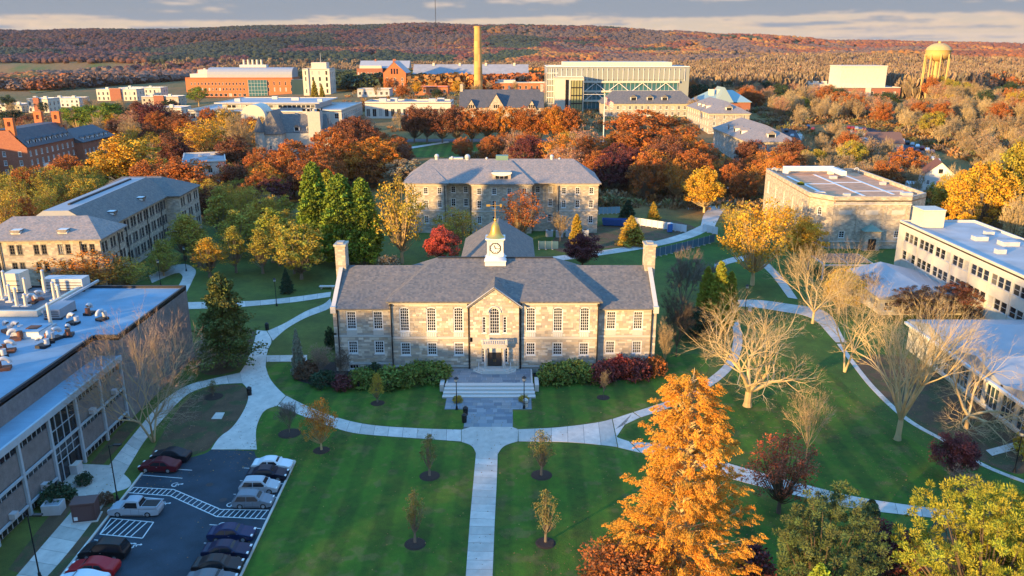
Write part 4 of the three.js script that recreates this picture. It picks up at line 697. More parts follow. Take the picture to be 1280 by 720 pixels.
// rooftop plant, each its own machine
{
  const r = rng(77), H = 11.16, G2 = 'machines on the laboratory roof';
  const at = (px, py) => P(px, py, H);
  const unit = (px, py, w, h, d, label, m = MAT.galv) => { const p = at(px, py), u = thing('rooftop_unit', label, 'machine', V(p.x, H, p.z)); part('cabinet', box(w, h, d, 0, 0.25, 0), m, u); part('skid', [box(w + 0.2, 0.24, 0.2, 0, 0, d / 2 - 0.2), box(w + 0.2, 0.24, 0.2, 0, 0, -d / 2 + 0.2)], MAT.darkMetal, u); for (let i = 0; i < 3; i++) part('louvre', bb(-w / 2 + 0.2, w / 2 - 0.2, 0.5 + i * h * 0.25, 0.5 + i * h * 0.25 + 0.08, d / 2, d / 2 + 0.04), MAT.darkMetal, u); return u; };
  unit(24, 364, 2.4, 2.8, 2.4, 'tall beige air handling box inside the laboratory roof well', MAT.cream);
  unit(84, 362, 6.0, 1.7, 2.2, 'long silver air handler beside the roof well parapet', MAT.galv);
  unit(76, 394, 2.2, 1.2, 4.0, 'low blue-grey box beside the roof well parapet', MAT.membraneGrey);
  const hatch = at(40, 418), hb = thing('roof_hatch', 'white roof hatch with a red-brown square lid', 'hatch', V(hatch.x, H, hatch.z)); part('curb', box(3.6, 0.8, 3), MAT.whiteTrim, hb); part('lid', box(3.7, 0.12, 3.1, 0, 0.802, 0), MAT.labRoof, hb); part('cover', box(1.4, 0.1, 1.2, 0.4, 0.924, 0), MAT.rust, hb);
  for (const [px, py, h] of [[4, 375, 3.4], [9, 370, 4], [14, 378, 2.6], [34, 372, 3.0], [57, 366, 3.6], [69, 376, 2.8], [75, 378, 2.6], [22, 384, 2.8], [33, 384, 1.8], [64, 408, 3.2]]) { const p = at(px, py), u = thing('exhaust_stack', 'pale vertical exhaust stack on the laboratory roof', 'pipe', V(p.x, H, p.z), 0, 'exhaust stacks on the laboratory roof'); part('pipe', cyl(0.24, 0.2, h * 0.85, 0, 0.3, 0, 12), MAT.cream, u); part('curb', box(1, 0.3, 1), MAT.galv, u); part('rain_cap', cyl(0.28, 0.1, 0.2, 0, h * 0.85 + 0.3, 0, 12), MAT.galv, u); }
  for (const [px, py] of [[10, 415], [22, 416], [62, 428], [70, 424], [54, 434], [12, 440], [2, 446], [6, 462], [48, 376], [40, 380], [92, 405], [112, 393], [128, 400], [20, 425], [86, 420]]) {
    const p = at(px, py), u = thing('exhaust_fan', 'small galvanised fan with bent duct on a dark roof curb', 'fan', V(p.x, H, p.z), r() * 6, 'fans on the laboratory roof');
    part('curb', box(1.3, 0.35, 1.1), r() < 0.4 ? MAT.rust : MAT.darkMetal, u); const t = new THREE.TorusGeometry(0.55, 0.26, 8, 10, 2.2); t.translate(0.1, 0.8, 0); part('duct', q(t), MAT.galv, u); part('motor', cyl(0.32, 0.32, 0.7, -0.5, 0.36, 0.1, 10), r() < 0.3 ? MAT.rust : MAT.galv, u);
  }
}
// ---------- auditorium with canted front (right) ----------
{
  const b = thing('auditorium', 'stone auditorium with canted front and brown gravel roof', 'building', V(0, 0, 0));
  keepOff(70, 99, -228, -181, 2);
  const out = [[75, -183], [93, -183], [98.5, -187.5], [98.5, -227], [72.5, -227], [71, -188.4]], H = 11.6;
  ring(b, out, 0, H, [[{ u: 2.6, y: 2.6, w: 1.4, h: 1.7, o: W22 }, { u: 15.5, y: 2.6, w: 1.2, h: 1.7, o: W22 }], [{ u: 3.5, y: 7, w: 1.1, h: 2.2, arch: 0.5, o: W22 }], [], [], (L) => [...grid(L, 5, [6.2], 1.5, 3.4, { arch: 0.75, o: W23 }), ...grid(L, 5, [2], 1.5, 2.2, { o: W22 })], [{ u: 3.2, y: 7.6, w: 1.2, h: 2.0, arch: 0.6, o: W22 }, { u: 3.2, y: 4.3, w: 1.2, h: 1.6, o: W22 }, { u: 3.2, y: 0.6, w: 1.6, h: 2.6, o: W22 }]], MAT.stoneB);
  flatRoof(b, out, H, MAT.gravelRoof, { par: 0.9, th: 0.45, pm: MAT.stoneB, drop: 0.1 });
  for (const [x0, x1] of [[74.9, 93.1]]) { part('cornice', bb(x0, x1, H - 1.1, H - 0.8, -183, -182.8), MAT.trimStone, b); part('belt_course', bb(x0, x1, 1.6, 1.9, -183, -182.85), MAT.trimStone, b); }
  for (const x of [77.8, 84, 90.2]) part('name_panel', bb(x - 1.5, x + 1.5, 8.2, 9.2, -183, -182.93), MAT.trimStone, b);
  for (const x of [75.4, 80.9, 87.1, 92.6]) part('pilaster', bb(x - 0.35, x + 0.35, 1.92, H - 1.12, -183, -182.86), MAT.stoneB, b);
  const p = part('porch', bb(82.2, 86, 0, 4.6, -183, -181), MAT.stoneB, b); part('roof', polys([[[81.9, 4.6, -180.7], [86.3, 4.6, -180.7], [84.1, 6, -182]], [[86.3, 4.6, -180.7], [86.3, 4.6, -183], [84.1, 6, -183], [84.1, 6, -182]], [[81.9, 4.6, -183], [81.9, 4.6, -180.7], [84.1, 6, -182], [84.1, 6, -183]]]), MAT.copper, p); part('door', bb(83.2, 85, 0.1, 2.8, -180.998, -180.95), MAT.darkMetal, p);
  // roof walks, beam frame and hatches
  const y = H - 0.08;
  for (const g of [bb(75.5, 76.3, y, y + 0.05, -219, -191), bb(84, 84.8, y, y + 0.05, -222, -189), bb(92, 92.8, y, y + 0.05, -222, -191), bb(76.4, 83.9, y, y + 0.045, -206.8, -206), bb(84.9, 91.9, y, y + 0.045, -209, -208.2), bb(84.9, 97, y, y + 0.045, -196, -195.2)]) part('roof_walk', g, MAT.whiteTrim, b);
  part('roof_frame', [bb(76, 90, y + 0.9, y + 2.2, -223.5, -222.3), bb(76, 77.3, y, y + 0.9, -223.5, -222.3), bb(88.6, 90, y, y + 0.9, -223.5, -222.3), bb(88.8, 90.1, y + 0.91, y + 2.1, -222.29, -214)], MAT.whiteTrim, b);
  for (const [x, z, w] of [[74.5, -191, 2.2], [80, -188.5, 1.5], [95, -190, 2.4], [96, -205, 1.4], [87, -215, 1.8]]) part('roof_hatch', box(w, 0.7, w * 0.7, x, y, z), MAT.galv, b);
  for (const [x, z] of [[73.8, -224], [97, -224], [92, -225]]) part('goose_neck_vent', (() => { const g = new THREE.TorusGeometry(0.6, 0.14, 6, 10, Math.PI); g.translate(x, y + 1, z); return join([q(g), cyl(0.14, 0.14, 1, x + 0.6, y, z, 6)]); })(), MAT.galv, b);
}
// ---------- modern two-storey wing with ribbon windows ----------
{
  const b = thing('office_wing', 'long cream office wing with two rows of ribbon windows and white flat roof', 'building', V(0, 0, 0));
  keepOff(80, 97, -163, -60, 1);
  const out = [[80.5, -66], [96, -66], [96, -162], [80.5, -162]], H = 11;
  const rows = (L) => { const o = []; for (const y of [3.9, 7.7]) for (let i = 0; i < 15; i++) for (let k = 0; k < 3; k++) o.push({ u: 5.5 + i * 6.15 + (k - 1) * 1.86, y, w: 1.76, h: 1.9, o: { cols: 1, rows: 2, fr: 0.08 } }); return o; };
  ring(b, out, 0, H, [[], [], (L) => grid(L, 5, [3.9, 7.7], 1.3, 1.75), rows], MAT.precast, { frame: MAT.galv });
  flatRoof(b, out, H, MAT.membrane, { par: 0.4, pm: MAT.precast });
  part('penthouse', [box(4.4, 3.4, 4.4, 84.4, H, -158.6), box(4.6, 0.2, 4.6, 84.4, H + 3.402, -158.6)], MAT.cream, b);
  for (const [x, z, w] of [[88, -146, 2.4], [91, -142, 3], [86, -136, 1.6], [90, -128, 2.2], [92, -150, 1.6]]) part('roof_unit', box(w, 0.8, w * 0.7, x, H - 0.04, z), MAT.galv, b);
  part('fin', [...Array(15).keys()].map((i) => bb(80.35, 80.499, 2.6, 10.2, -162 + 2.42 + i * 6.15 - 0.12, -162 + 2.42 + i * 6.15 + 0.12)), MAT.precast, b).userData.kind = 'stuff';
}
{
  const b = thing('lecture_pavilion', 'low pavilion with shallow white gabled roof beside the office wing', 'building', V(0, 0, 0));
  keepOff(64, 80, -153, -133, 1);
  ring(b, [[65.5, -134.5], [80.2, -134.5], [80.2, -151.5], [65.5, -151.5]], 0, 3, [(L) => grid(L, 5, [0.7], 1.6, 1.7), [], [], (L) => grid(L, 4, [0.7], 1.8, 1.7)], MAT.cream);
  part('roof', hipGeo(65.5, 80.2, -151.5, -134.5, 3, 1.9, 0.5, 0), MAT.metalRoof, b);
  for (let i = 0; i < 12; i++) { const x = 65.4 + i * 1.3, g = [0, 1].map((k) => polys([[[x, 3.28, k ? -152 : -134], [x + 0.06, 3.28, k ? -152 : -134], [x + 0.06, 5.19, -143], [x, 5.19, -143]]])); part('roof_seam', g, MAT.galv, b); }
}
{
  const b = thing('classroom_building', 'low classroom building with blue glazed side and white ridged roofs', 'building', V(0, 0, 0));
  keepOff(62, 80, -119, -66, 1);
  const H = 4.6;
  ring(b, [[62.5, -68], [80, -68], [80, -118], [62.5, -118]], 0, H, [[], [], [], (L) => { const o = []; for (let i = 2; i < 14; i++) o.push({ u: 1.8 + i * 3.5, y: 0.5, w: 2.9, h: 3.2, pane: MAT.glassBlue, o: { cols: 3, rows: 2, fr: 0.1 } }); return o; }], MAT.cream);
  for (let i = 0; i < 4; i++) part('roof', hipGeo(62.5, 80, -118 + i * 12.5 + 0.1, -118 + (i + 1) * 12.5 - 0.1, H, 1.5, 0.35, 0, 0.2), MAT.metalRoof, b);
  part('eave_beam', bb(61.6, 62.1, H - 0.4, H - 0.02, -118, -68), MAT.whiteTrim, b);
}
{
  const c = P(1050, 326, 3), b = thing('glass_canopy', 'blue-grey framed glass canopy before the auditorium', 'canopy', V(c.x, 0, c.z));
  for (const x of [-5, 5]) for (const z of [-4, 4]) part('post', box(0.25, 3, 0.25, x, 0, z), MAT.galv, b);
  for (const z of [-4, 0, 4]) part('beam', box(10.4, 0.3, 0.25, 0, 3.0, z), MAT.galv, b); for (const x of [-5.1, 0, 5.1]) part('beam', box(0.2, 0.26, 7.6, x, 3.301, 0), MAT.galv, b);
  for (const [x, z] of [[-2.55, -2], [2.55, -2], [-2.55, 2], [2.55, 2]]) part('glass_panel', box(4.8, 0.05, 3.7, x, 3.58, z), MAT.glassBlue, b);
  keepOff(c.x - 5, c.x + 5, c.z - 4, c.z + 4, 1);
}
// ---------- buildings across the road and beyond ----------
function far(name, label, px0, px1, base, top, depth, { ry = 0, pad = 4, clear = 0 } = {}) {
  const c = G((px0 + px1) / 2, base), zc = zcOf(c.z, c.y), w = (px1 - px0) / FOCAL * zc, h = topH(c.z, top) - c.y;
  const b = thing(name, label, 'building', V(c.x, c.y - 0.3, c.z), ry);
  keepOff(c.x - w / 2, c.x + w / 2, c.z - depth, c.z, pad); if (clear) keepOff(c.x - w * 0.55, c.x + w * 0.55, c.z, c.z + clear, 0);
  return { b, w, h: h + 0.3, c, m: zc / FOCAL };
}
const boxOut = (w, d) => [[-w / 2, 0], [w / 2, 0], [w / 2, -d], [-w / 2, -d]];
const W11 = { cols: 1, rows: 1, fr: 0.1, sill: 0 }, W21 = { cols: 2, rows: 1, fr: 0.1, sill: 0 };
// red brick residence with paired chimneys
{
  const b = thing('brick_residence', 'red brick residence with four tall chimneys and dark slate dormered roof', 'building', V(-173, T(-173, -290) - 0.5, -286));
  keepOff(-205, -172, -350, -258, 3);
  const E = 11, ys = [1.4, 4.6, 7.8], wn = (n) => (L) => grid(L, n, ys, 1.1, 1.9, { o: W22 });
  ring(b, [[-17, 0], [0, 0], [0, -32], [-17, -32]], 0, E, [(L) => grid(L, 3, ys, 1.2, 1.9, { o: W22 }), wn(9), [], []], MAT.brick);
  part('gable', polys([[[-17, E, 0], [0, E, 0], [-3, E + 3, 0], [-5.5, E + 6, 0], [-11.5, E + 6, 0], [-14, E + 3, 0]], [[-17, E, -32], [0, E, -32], [-8.5, E + 6, -32]]]), MAT.brick, b);
  part('roof', polys([[[0.4, E, -0.05], [0.4, E, -32], [-5.4, E + 6.2, -32], [-5.4, E + 6.2, -0.05]], [[-17.4, E, -32], [-17.4, E, -0.05], [-11.6, E + 6.2, -0.05], [-11.6, E + 6.2, -32]], [[-5.4, E + 6.2, -0.05], [-5.4, E + 6.2, -32], [-11.6, E + 6.2, -32], [-11.6, E + 6.2, -0.05]]]), MAT.slateDark, b);
  for (const [x, z] of [[-5, -0.9], [-12, -0.9], [-5, -31], [-12, -31]]) { const c = part('chimney', [bb(x - 1.5, x - 0.6, E + 4, E + 10, z - 0.7, z + 0.7), bb(x + 0.6, x + 1.5, E + 4, E + 10, z - 0.7, z + 0.7), bb(x - 0.599, x + 0.599, E + 4, E + 7.4, z - 0.68, z + 0.68), bb(x - 0.599, x + 0.599, E + 9, E + 10, z - 0.68, z + 0.68)], MAT.brickOrange, b); part('cap', bb(x - 1.6, x + 1.6, E + 10.002, E + 10.35, z - 0.8, z + 0.8), MAT.brickOrange, c); }
  for (let i = 0; i < 8; i++) gableDormer(b, -0.7, E + 0.7, -3.5 - i * 3.6, Math.PI / 2, 1.5, 1.5, MAT.slateDark, 2.4);
  part('door_surround', bb(0.02, 0.3, 0.3, 4.2, -11.5, -8.2), MAT.whiteTrim, b);
  ring(b, [[-14, -32.01], [3, -32.01], [3, -58], [-14, -58]], 0, 9, [[], (L) => grid(L, 8, [1.2, 4.6], 1.1, 1.8, { o: W22 })], MAT.brick);
  part('roof', hipGeo(-14, 3, -58, -32.2, 9, 4.6, 0.4, 0), MAT.slateDark, b); for (let i = 0; i < 6; i++) gableDormer(b, 2.1, 9.6, -36 - i * 3.8, Math.PI / 2, 1.4, 1.3, MAT.slateDark, 2.2); part('chimney', bb(-6.5, -3.5, 12, 16, -34.5, -33), MAT.brickOrange, b);
  ring(b, [[-31, 24], [-12, 24], [-12, -0.5], [-31, -0.5]], 0, 7.6, [(L) => grid(L, 5, [1.2, 4.4], 1.1, 1.8), (L) => grid(L, 7, [1.2, 4.4], 1.1, 1.8, { o: W22 })], MAT.brick);
  part('roof', hipGeo(-31, -12, -0.5, 24, 7.6, 5, 0.4, 0), MAT.slateDark, b); for (let i = 0; i < 5; i++) gableDormer(b, -12.8, 8.2, 20 - i * 4.2, Math.PI / 2, 1.4, 1.3, MAT.slateDark, 2.2);
}
{ const { b, w, h } = far('flat_annex', 'small pale two-storey annex with flat grey roof among rust trees', 226, 290, 230, 203, 14); const r = 0.35; b.rotation.y = r;
  ring(b, boxOut(w * 0.8, 26), 0, h, [(L) => grid(L, 4, [0.8, 3.9], 1.6, 1.9, { o: W21 }), (L) => grid(L, 6, [0.8, 3.9], 1.8, 1.9, { o: W21 })], MAT.stonePale); flatRoof(b, boxOut(w * 0.8, 26), h, MAT.membraneGrey, { par: 0.4 });
  for (const [x, z] of [[-3, -6], [2, -10], [-1, -16], [3, -20]]) part('roof_unit', box(1.8, 0.9, 1.4, x, h, z), MAT.galv, b); }
// castle-like stone house with turret
{ const { b, w, h, m } = far('gothic_house', 'gothic stone house with steep slate gables and crenellated tower', 326, 412, 203, 170, 20, { clear: 45 }); const E = 11;
  ring(b, [[-w / 2, 0], [-w / 2 + 9, 0], [-w / 2 + 9, -5], [w / 2, -5], [w / 2, -18], [-w / 2, -18]], 0, E, [(L) => grid(L, 3, [1, 4.6], 1.1, 2.2, { o: W22 }), [], (L) => grid(L, 5, [1, 4.6], 1.1, 2.2, { o: W22 })], MAT.stonePale);
  part('roof', hipGeo(-w / 2, -w / 2 + 9, -18, 0, E, 8.5, 0.4, 3), MAT.slateGrey, b); part('roof', hipGeo(-w / 2 + 4, w / 2 - 1, -17, -6, E, 6.8, 0.4, 2), MAT.slateGrey, b);
  const tw = part('turret', cyl(2, 2, 12, -w / 2 + 0.6, 0, -0.4, 10), MAT.stonePale, b); part('cone_roof', cyl(2.4, 0.05, 6, -w / 2 + 0.6, 12, -0.4, 10), MAT.slateGrey, tw);
  for (const [x, z, s, hh] of [[w / 2 - 6, -6.5, 4.8, 19.5], [3, -14, 3.6, 19]]) { const t = part('tower', box(s, hh, s, x, 0, z), MAT.stonePale, b); for (let i = -1; i <= 1; i++) for (const [dx, dz] of [[i, 1], [i, -1], [1, i], [-1, i]]) part('merlon', box(0.9, 0.9, 0.9, x + dx * (s / 2 - 0.45), hh, z + dz * (s / 2 - 0.45)), MAT.stonePale, t); for (const y of [4, 8.5]) part('window', bb(x - 0.6, x + 0.6, y, y + 2.2, z + s / 2, z + s / 2 + 0.05), MAT.glass, t); }
  gableDormer(b, -w / 2 + 4.5, E + 1, -1, 0, 2.6, 2.4, MAT.slateGrey, 4); gableDormer(b, 0, E + 0.6, -6, 0, 2.2, 1.8, MAT.slateGrey, 3); gableDormer(b, 5, E + 0.6, -6, 0, 2.2, 1.8, MAT.slateGrey, 3);
  for (const x of [-1, 3.4, w / 2 - 2]) part('chimney', box(1.1, 4.4, 1.1, x, E + 3, -11.6), MAT.stonePale, b); }
// broad flat library
{ const { b, w, h } = far('library', 'broad low library with wide white flat roofs and arched entrance', 228, 424, 163, 141, 70); const H = 9;
  const o1 = [[-w / 2 + 18, 0], [w / 2 - 10, 0], [w / 2 - 10, -8], [w / 2, -8], [w / 2, -66], [-w / 2, -66], [-w / 2, -10], [-w / 2 + 18, -10]];
  ring(b, o1, 0, H, [(L) => grid(L, 16, [1, 5.2], 2.2, 2.6, { o: W21 }), [], (L) => grid(L, 2, [1, 5.2], 2.2, 2.6), (L) => grid(L, 12, [5.2], 2.4, 2.4), [], [], (L) => grid(L, 4, [1, 5.2], 2.2, 2.6)], MAT.stonePale);
  flatRoof(b, o1, H, MAT.membrane, { par: 0.7 }); ring(b, [[-w / 2 + 14, -20], [w / 2 - 16, -20], [w / 2 - 16, -60], [-w / 2 + 14, -60]], H - 0.02, H + 3, [(L) => grid(L, 20, [H + 0.7], 2.2, 1.6, { o: W11 })], MAT.galv); flatRoof(b, [[-w / 2 + 11, -17], [w / 2 - 13, -17], [w / 2 - 13, -62], [-w / 2 + 11, -62]], H + 3.3, MAT.membrane, { par: 0.3, drop: 0.0 });
  const a = part('arched_entrance', (() => { const s = new THREE.Shape(); s.moveTo(-6, 0); s.lineTo(6, 0); s.lineTo(6, 7); s.absarc(0, 7, 6, 0, Math.PI); s.lineTo(-6, 0); const g = new THREE.ExtrudeGeometry(s, { depth: 14, bevelEnabled: false }); g.translate(-2, 0, -10); return g; })(), MAT.cream, b); part('doorway', bb(-5, 1, 0, 6, 4.001, 4.1), MAT.glassBlue, a);
  for (const [x, z, s] of [[-20, -30, 3], [8, -40, 4], [24, -28, 2.5], [-6, -50, 3]]) part('roof_unit', box(s, 1.6, s * 0.7, x, H + 3.32, z), MAT.galv, b); }
// orange brick science centre
{ const { b, w, h, m } = far('science_centre', 'orange brick science centre with curved silver roof and row of stacks', 234, 367, 121, 97.5, 34); const D = 30, r0 = -w * 0.3, r1 = w / 2;
  ring(b, boxOut(w, D), 0, h, [(L) => [...grid(L * 0.56, 16, [h * 0.34, h * 0.63], 1.6, h * 0.14, { o: W11 }, 6, 2), ...grid(L * 0.56, 12, [0.6], 3, h * 0.16, { o: W21 }, 6, 2), ...grid(L * 0.24, 5, [h * 0.3, h * 0.62], 1.4, h * 0.2, { o: W11 }, 1.5, 1.5).map((o) => ({ ...o, u: o.u + L * 0.76 }))], (L) => grid(L, 5, [h * 0.3, h * 0.6], 1.6, h * 0.2, { o: W11 })], MAT.brickOrange);
  flatRoof(b, boxOut(w, D), h, MAT.membrane, { par: 0.5, pm: MAT.brickOrange });
  part('glass_bay', bb(w * 0.085, w * 0.26, 0.3, h * 0.9, 0.02, 0.8), MAT.glassTeal, b); for (let i = 0; i < 7; i++) part('mullion', bb(w * 0.085 + i * w * 0.029, w * 0.085 + i * w * 0.029 + 0.25, 0.3, h * 0.9, 0.801, 0.95), MAT.galv, b); for (let i = 1; i < 5; i++) part('mullion', bb(w * 0.085, w * 0.26, h * 0.18 * i, h * 0.18 * i + 0.25, 0.802, 0.93), MAT.galv, b);
  const cr = part('curved_roof', polysFromExtrude(h, r0, r1 - 0.5), MAT.metalRoof, b);
  part('roof_block', [bb(-w / 2 + 3, r0 - 0.4, h + 0.02, h + 4, -24, -6), bb(-w / 2 + 10, -w / 2 + 20, h + 4.001, h + 8, -20, -10)], MAT.cream, b); part('stack_base', bb(-2, 26, h + 10.2, h + 13, -20, -12), MAT.galv, b);
  for (let i = 0; i < 5; i++) part('exhaust_stack', cyl(1.1, 1.1, 7, 2 + i * 4.6, h + 11, -15.5, 10), MAT.cream, b); part('chimney', box(2, 9, 2, -w / 2 + 13, h, -22), MAT.cream, b); }
function polysFromExtrude(h, x0, x1) {                                        // curved roof: section swept along x
  const s = [[-2, h + 0.3], [-2.1, h + 3.4], [-3.2, h + 6.2], [-5.6, h + 8.4], [-9, h + 9.7], [-14, h + 10.3], [-26, h + 10]], f = [];
  for (let i = 0; i + 1 < s.length; i++) f.push([[x0, s[i][1], s[i][0]], [x1, s[i][1], s[i][0]], [x1, s[i + 1][1], s[i + 1][0]], [x0, s[i + 1][1], s[i + 1][0]]]);
  f.push([[x1, h + 0.3, -2], [x1, h + 0.3, -26], ...s.slice(1).reverse().map((p) => [x1, p[1], p[0]])], [...s.slice(1).map((p) => [x0, p[1], p[0]]), [x0, h + 0.3, -26], [x0, h + 0.3, -2]]);
  return polys(f);
}
{ const { b, w, h } = far('tower_block', 'pale concrete tower block beside the orange brick science centre', 380, 414, 119, 86.5, 24); ring(b, boxOut(w, 22), 0, h, [(L) => grid(L, 4, [0, 1, 2, 3].map((k) => 2 + k * h * 0.23), L * 0.08, h * 0.16, { o: W11 }), (L) => grid(L, 3, [2, 2 + h * 0.3, 2 + h * 0.6], 2, h * 0.2, { o: W11 })], MAT.cream); flatRoof(b, boxOut(w, 22), h, MAT.membrane, {}); part('penthouse', bb(-w * 0.2, w * 0.35, h, h + 5.5, -16, -4), MAT.cream, b); part('mast', cyl(0.2, 0.15, 8, w * 0.1, h + 5.5, -10, 6), MAT.galv, b);
  part('fin', [bb(-w * 0.36, -w * 0.28, 0, h + 0.5, 0.01, 1.2), bb(w * 0.42, w * 0.5, 0, h + 0.5, 0.01, 1.2)], MAT.precast, b); part('link_bridge', bb(-w / 2 - 12, -w / 2 - 0.1, 0.5, h * 0.6, -16, -6), MAT.glassBlue, b); }
// engineering group
{ const { b, w, h } = far('engineering_hall', 'brick engineering hall with tall gabled front and silver roof', 480, 508, 114, 91, 30); const D = 34; ring(b, boxOut(w, D), 0, h, [(L) => grid(L, 3, [1.2, 5, 9].filter((y) => y < h - 3), 1.7, 2.6, { o: W22 }), (L) => grid(L, 6, [1.2, 5], 1.7, 2.6, { o: W22 })], MAT.brickOrange);
  part('gable', polys([[[-w / 2, h, 0], [w / 2, h, 0], [0, h + w * 0.46, 0]]]), MAT.brickOrange, b); part('roof', polys([[[w / 2 + 0.6, h - 0.3, 0.3], [w / 2 + 0.6, h - 0.3, -D], [0, h + w * 0.47 + 0.2, -D], [0, h + w * 0.47 + 0.2, 0.3]], [[-w / 2 - 0.6, h - 0.3, -D], [-w / 2 - 0.6, h - 0.3, 0.3], [0, h + w * 0.47 + 0.2, 0.3], [0, h + w * 0.47 + 0.2, -D]]]), MAT.metalRoof, b);
  for (let i = -1; i <= 1; i++) part('window', bb(i * 2.4 - 0.7, i * 2.4 + 0.7, h - 1, h + 3.5, 0.01, 0.08), MAT.glass, b); for (const z of [-6, -14]) part('chimney', box(1.6, 3.2, 1.6, -1, h + w * 0.42, z), MAT.brick, b); }
{ const { b, w, h } = far('brick_laboratory', 'dark brick laboratory with ranks of windows under wide silver roof', 447, 479, 109, 85.5, 20); ring(b, boxOut(w, 20), 0, h, [(L) => grid(L, 8, [1.5, 5, 8.5].map((y) => y * h / 12.5), 1.4, 2, { o: W22 })], MAT.brick); part('roof', hipGeo(-w / 2 + 2, w / 2 + 26, -26, -5, h, 7, 0.3, 0), MAT.metalRoof, b); part('clerestory', bb(-w / 2 + 3, w / 2 - 1, h + 0.01, h + 2.6, -3.5, -1), MAT.cream, b); part('chimney', box(1.6, 3.4, 1.6, 4, h + 5.5, -15.5), MAT.brick, b); }
{ const { b, w, h } = far('machine_hall', 'long machine hall with grey ribbed roof and glazed ground storey', 517, 660, 110, 93, 26); const D = 26; ring(b, boxOut(w, D), 0, h, [(L) => [...grid(L, 26, [0.8], 3, h * 0.38, { o: W21, pane: MAT.glassBlue }), ...grid(L, 26, [h * 0.52], 3, h * 0.3, { o: W21 })], []], MAT.cream); part('roof', hipGeo(-w / 2, w / 2, -D, 0, h, 8.6, 0.5, 0), MAT.membraneGrey, b); part('canopy', bb(-w / 2, w / 2, h - 1.2, h - 0.6, 0.01, 5), MAT.metalRoof, b); for (const x of [-0.33, -0.1, 0.13, 0.38]) part('roof_turret', box(2, 3.4, 2, x * w, h + 6.8, -12), MAT.cream, b); }
{ const { b, w, h } = far('boiler_house', 'low brick boiler house at the foot of the yellow chimney', 619, 682, 116, 104, 16); ring(b, boxOut(w, 16), 0, h, [(L) => grid(L, 9, [h * 0.4], 1.8, h * 0.34, { o: W21 })], MAT.brickOrange); flatRoof(b, boxOut(w, 16), h, MAT.membrane, { par: 0.6 }); part('roof_block', bb(-w / 2 + 2, -w / 2 + 17, h, h + 2.4, -12, -3), MAT.cream, b); }
{ const { b, w, h } = far('workshop', 'squat brick workshop with flat roof near the gabled engineering hall', 518, 560, 119, 109, 18); ring(b, boxOut(w, 18), 0, h, [(L) => grid(L, 5, [h * 0.35], 2, h * 0.4)], MAT.brickOrange); flatRoof(b, boxOut(w, 18), h, MAT.membraneGrey, { par: 0.5, pm: MAT.brickOrange }); part('chimney', box(1.6, 2.6, 1.6, 3, h, -8), MAT.brickOrange, b); }
{ const { b, w, h } = far('gymnasium', 'grey flat-roofed hall below the dark brick laboratory', 447, 487, 121, 112, 18); ring(b, boxOut(w, 18), 0, h, [(L) => grid(L, 6, [h * 0.3], 2, h * 0.4)], MAT.galv); flatRoof(b, boxOut(w, 18), h, MAT.membraneGrey, {}); }
{ const { b, w, h } = far('student_union', 'pale flat-roofed union building with barrel-vaulted hall', 457, 564, 148, 129, 22, { clear: 40 }); const H = h; ring(b, boxOut(w, 22), 0, H, [(L) => grid(L, 14, [1.2], 2.2, H * 0.5, { o: W21 }), (L) => grid(L, 4, [1.2], 2.2, H * 0.5)], MAT.precast); flatRoof(b, boxOut(w, 22), H, MAT.membraneGrey, { par: 0.8 });
  const c = new THREE.CylinderGeometry(8, 8, 20, 18, 1, false, Math.PI / 2, Math.PI); c.rotateX(Math.PI / 2); c.rotateZ(Math.PI); c.scale(1, 0.62, 1); c.translate(-w * 0.08 + 4, H, -10.6); part('barrel_vault', q(c), MAT.metalRoof, b); for (const [x, z] of [[-w * 0.32, -10], [w * 0.27, -8], [w * 0.36, -14], [-w * 0.2, -14]]) part('roof_unit', box(4, 2, 3, x, H, z), MAT.galv, b); }
{ const { b, w, h } = far('slate_gabled_house', 'stone house with long dark slate roof and three pointed front gables', 575, 679, 150, 135, 20, { clear: 30 }); ring(b, boxOut(w, 18), 0, h, [(L) => grid(L, 12, [1], 1.2, 2, { o: W22 })], MAT.stoneB); part('roof', hipGeo(-w / 2, w / 2, -18, 0, h, 9, 0.4, 0), MAT.slateDark, b);
  for (const [x, s] of [[-0.36, 6], [-0.06, 10], [0.36, 5.5]]) { const X = x * w; const g = part('front_gable', polys([[[X - s / 2, h - 1, 0.8], [X + s / 2, h - 1, 0.8], [X, h + s * 0.72, 0.8]]]), MAT.stoneB, b); part('roof', polys([[[X - s / 2 - 0.3, h - 1, 1], [X, h + s * 0.75, 1], [X, h + s * 0.75, -7], [X - s / 2 - 0.3, h - 1, -1]], [[X, h + s * 0.75, 1], [X + s / 2 + 0.3, h - 1, 1], [X + s / 2 + 0.3, h - 1, -1], [X, h + s * 0.75, -7]]]), MAT.slateDark, g); for (const k of [-1, 0, 1]) part('pane', bb(X + k * 1.1 - 0.35, X + k * 1.1 + 0.35, h, h + 1.7, 0.82, 0.88), MAT.glass, g); }
  for (const s of [-1, 1]) part('chimney', box(1.6, 12, 2.2, s * (w / 2 - 0.6), h, -9), MAT.stoneB, b); }
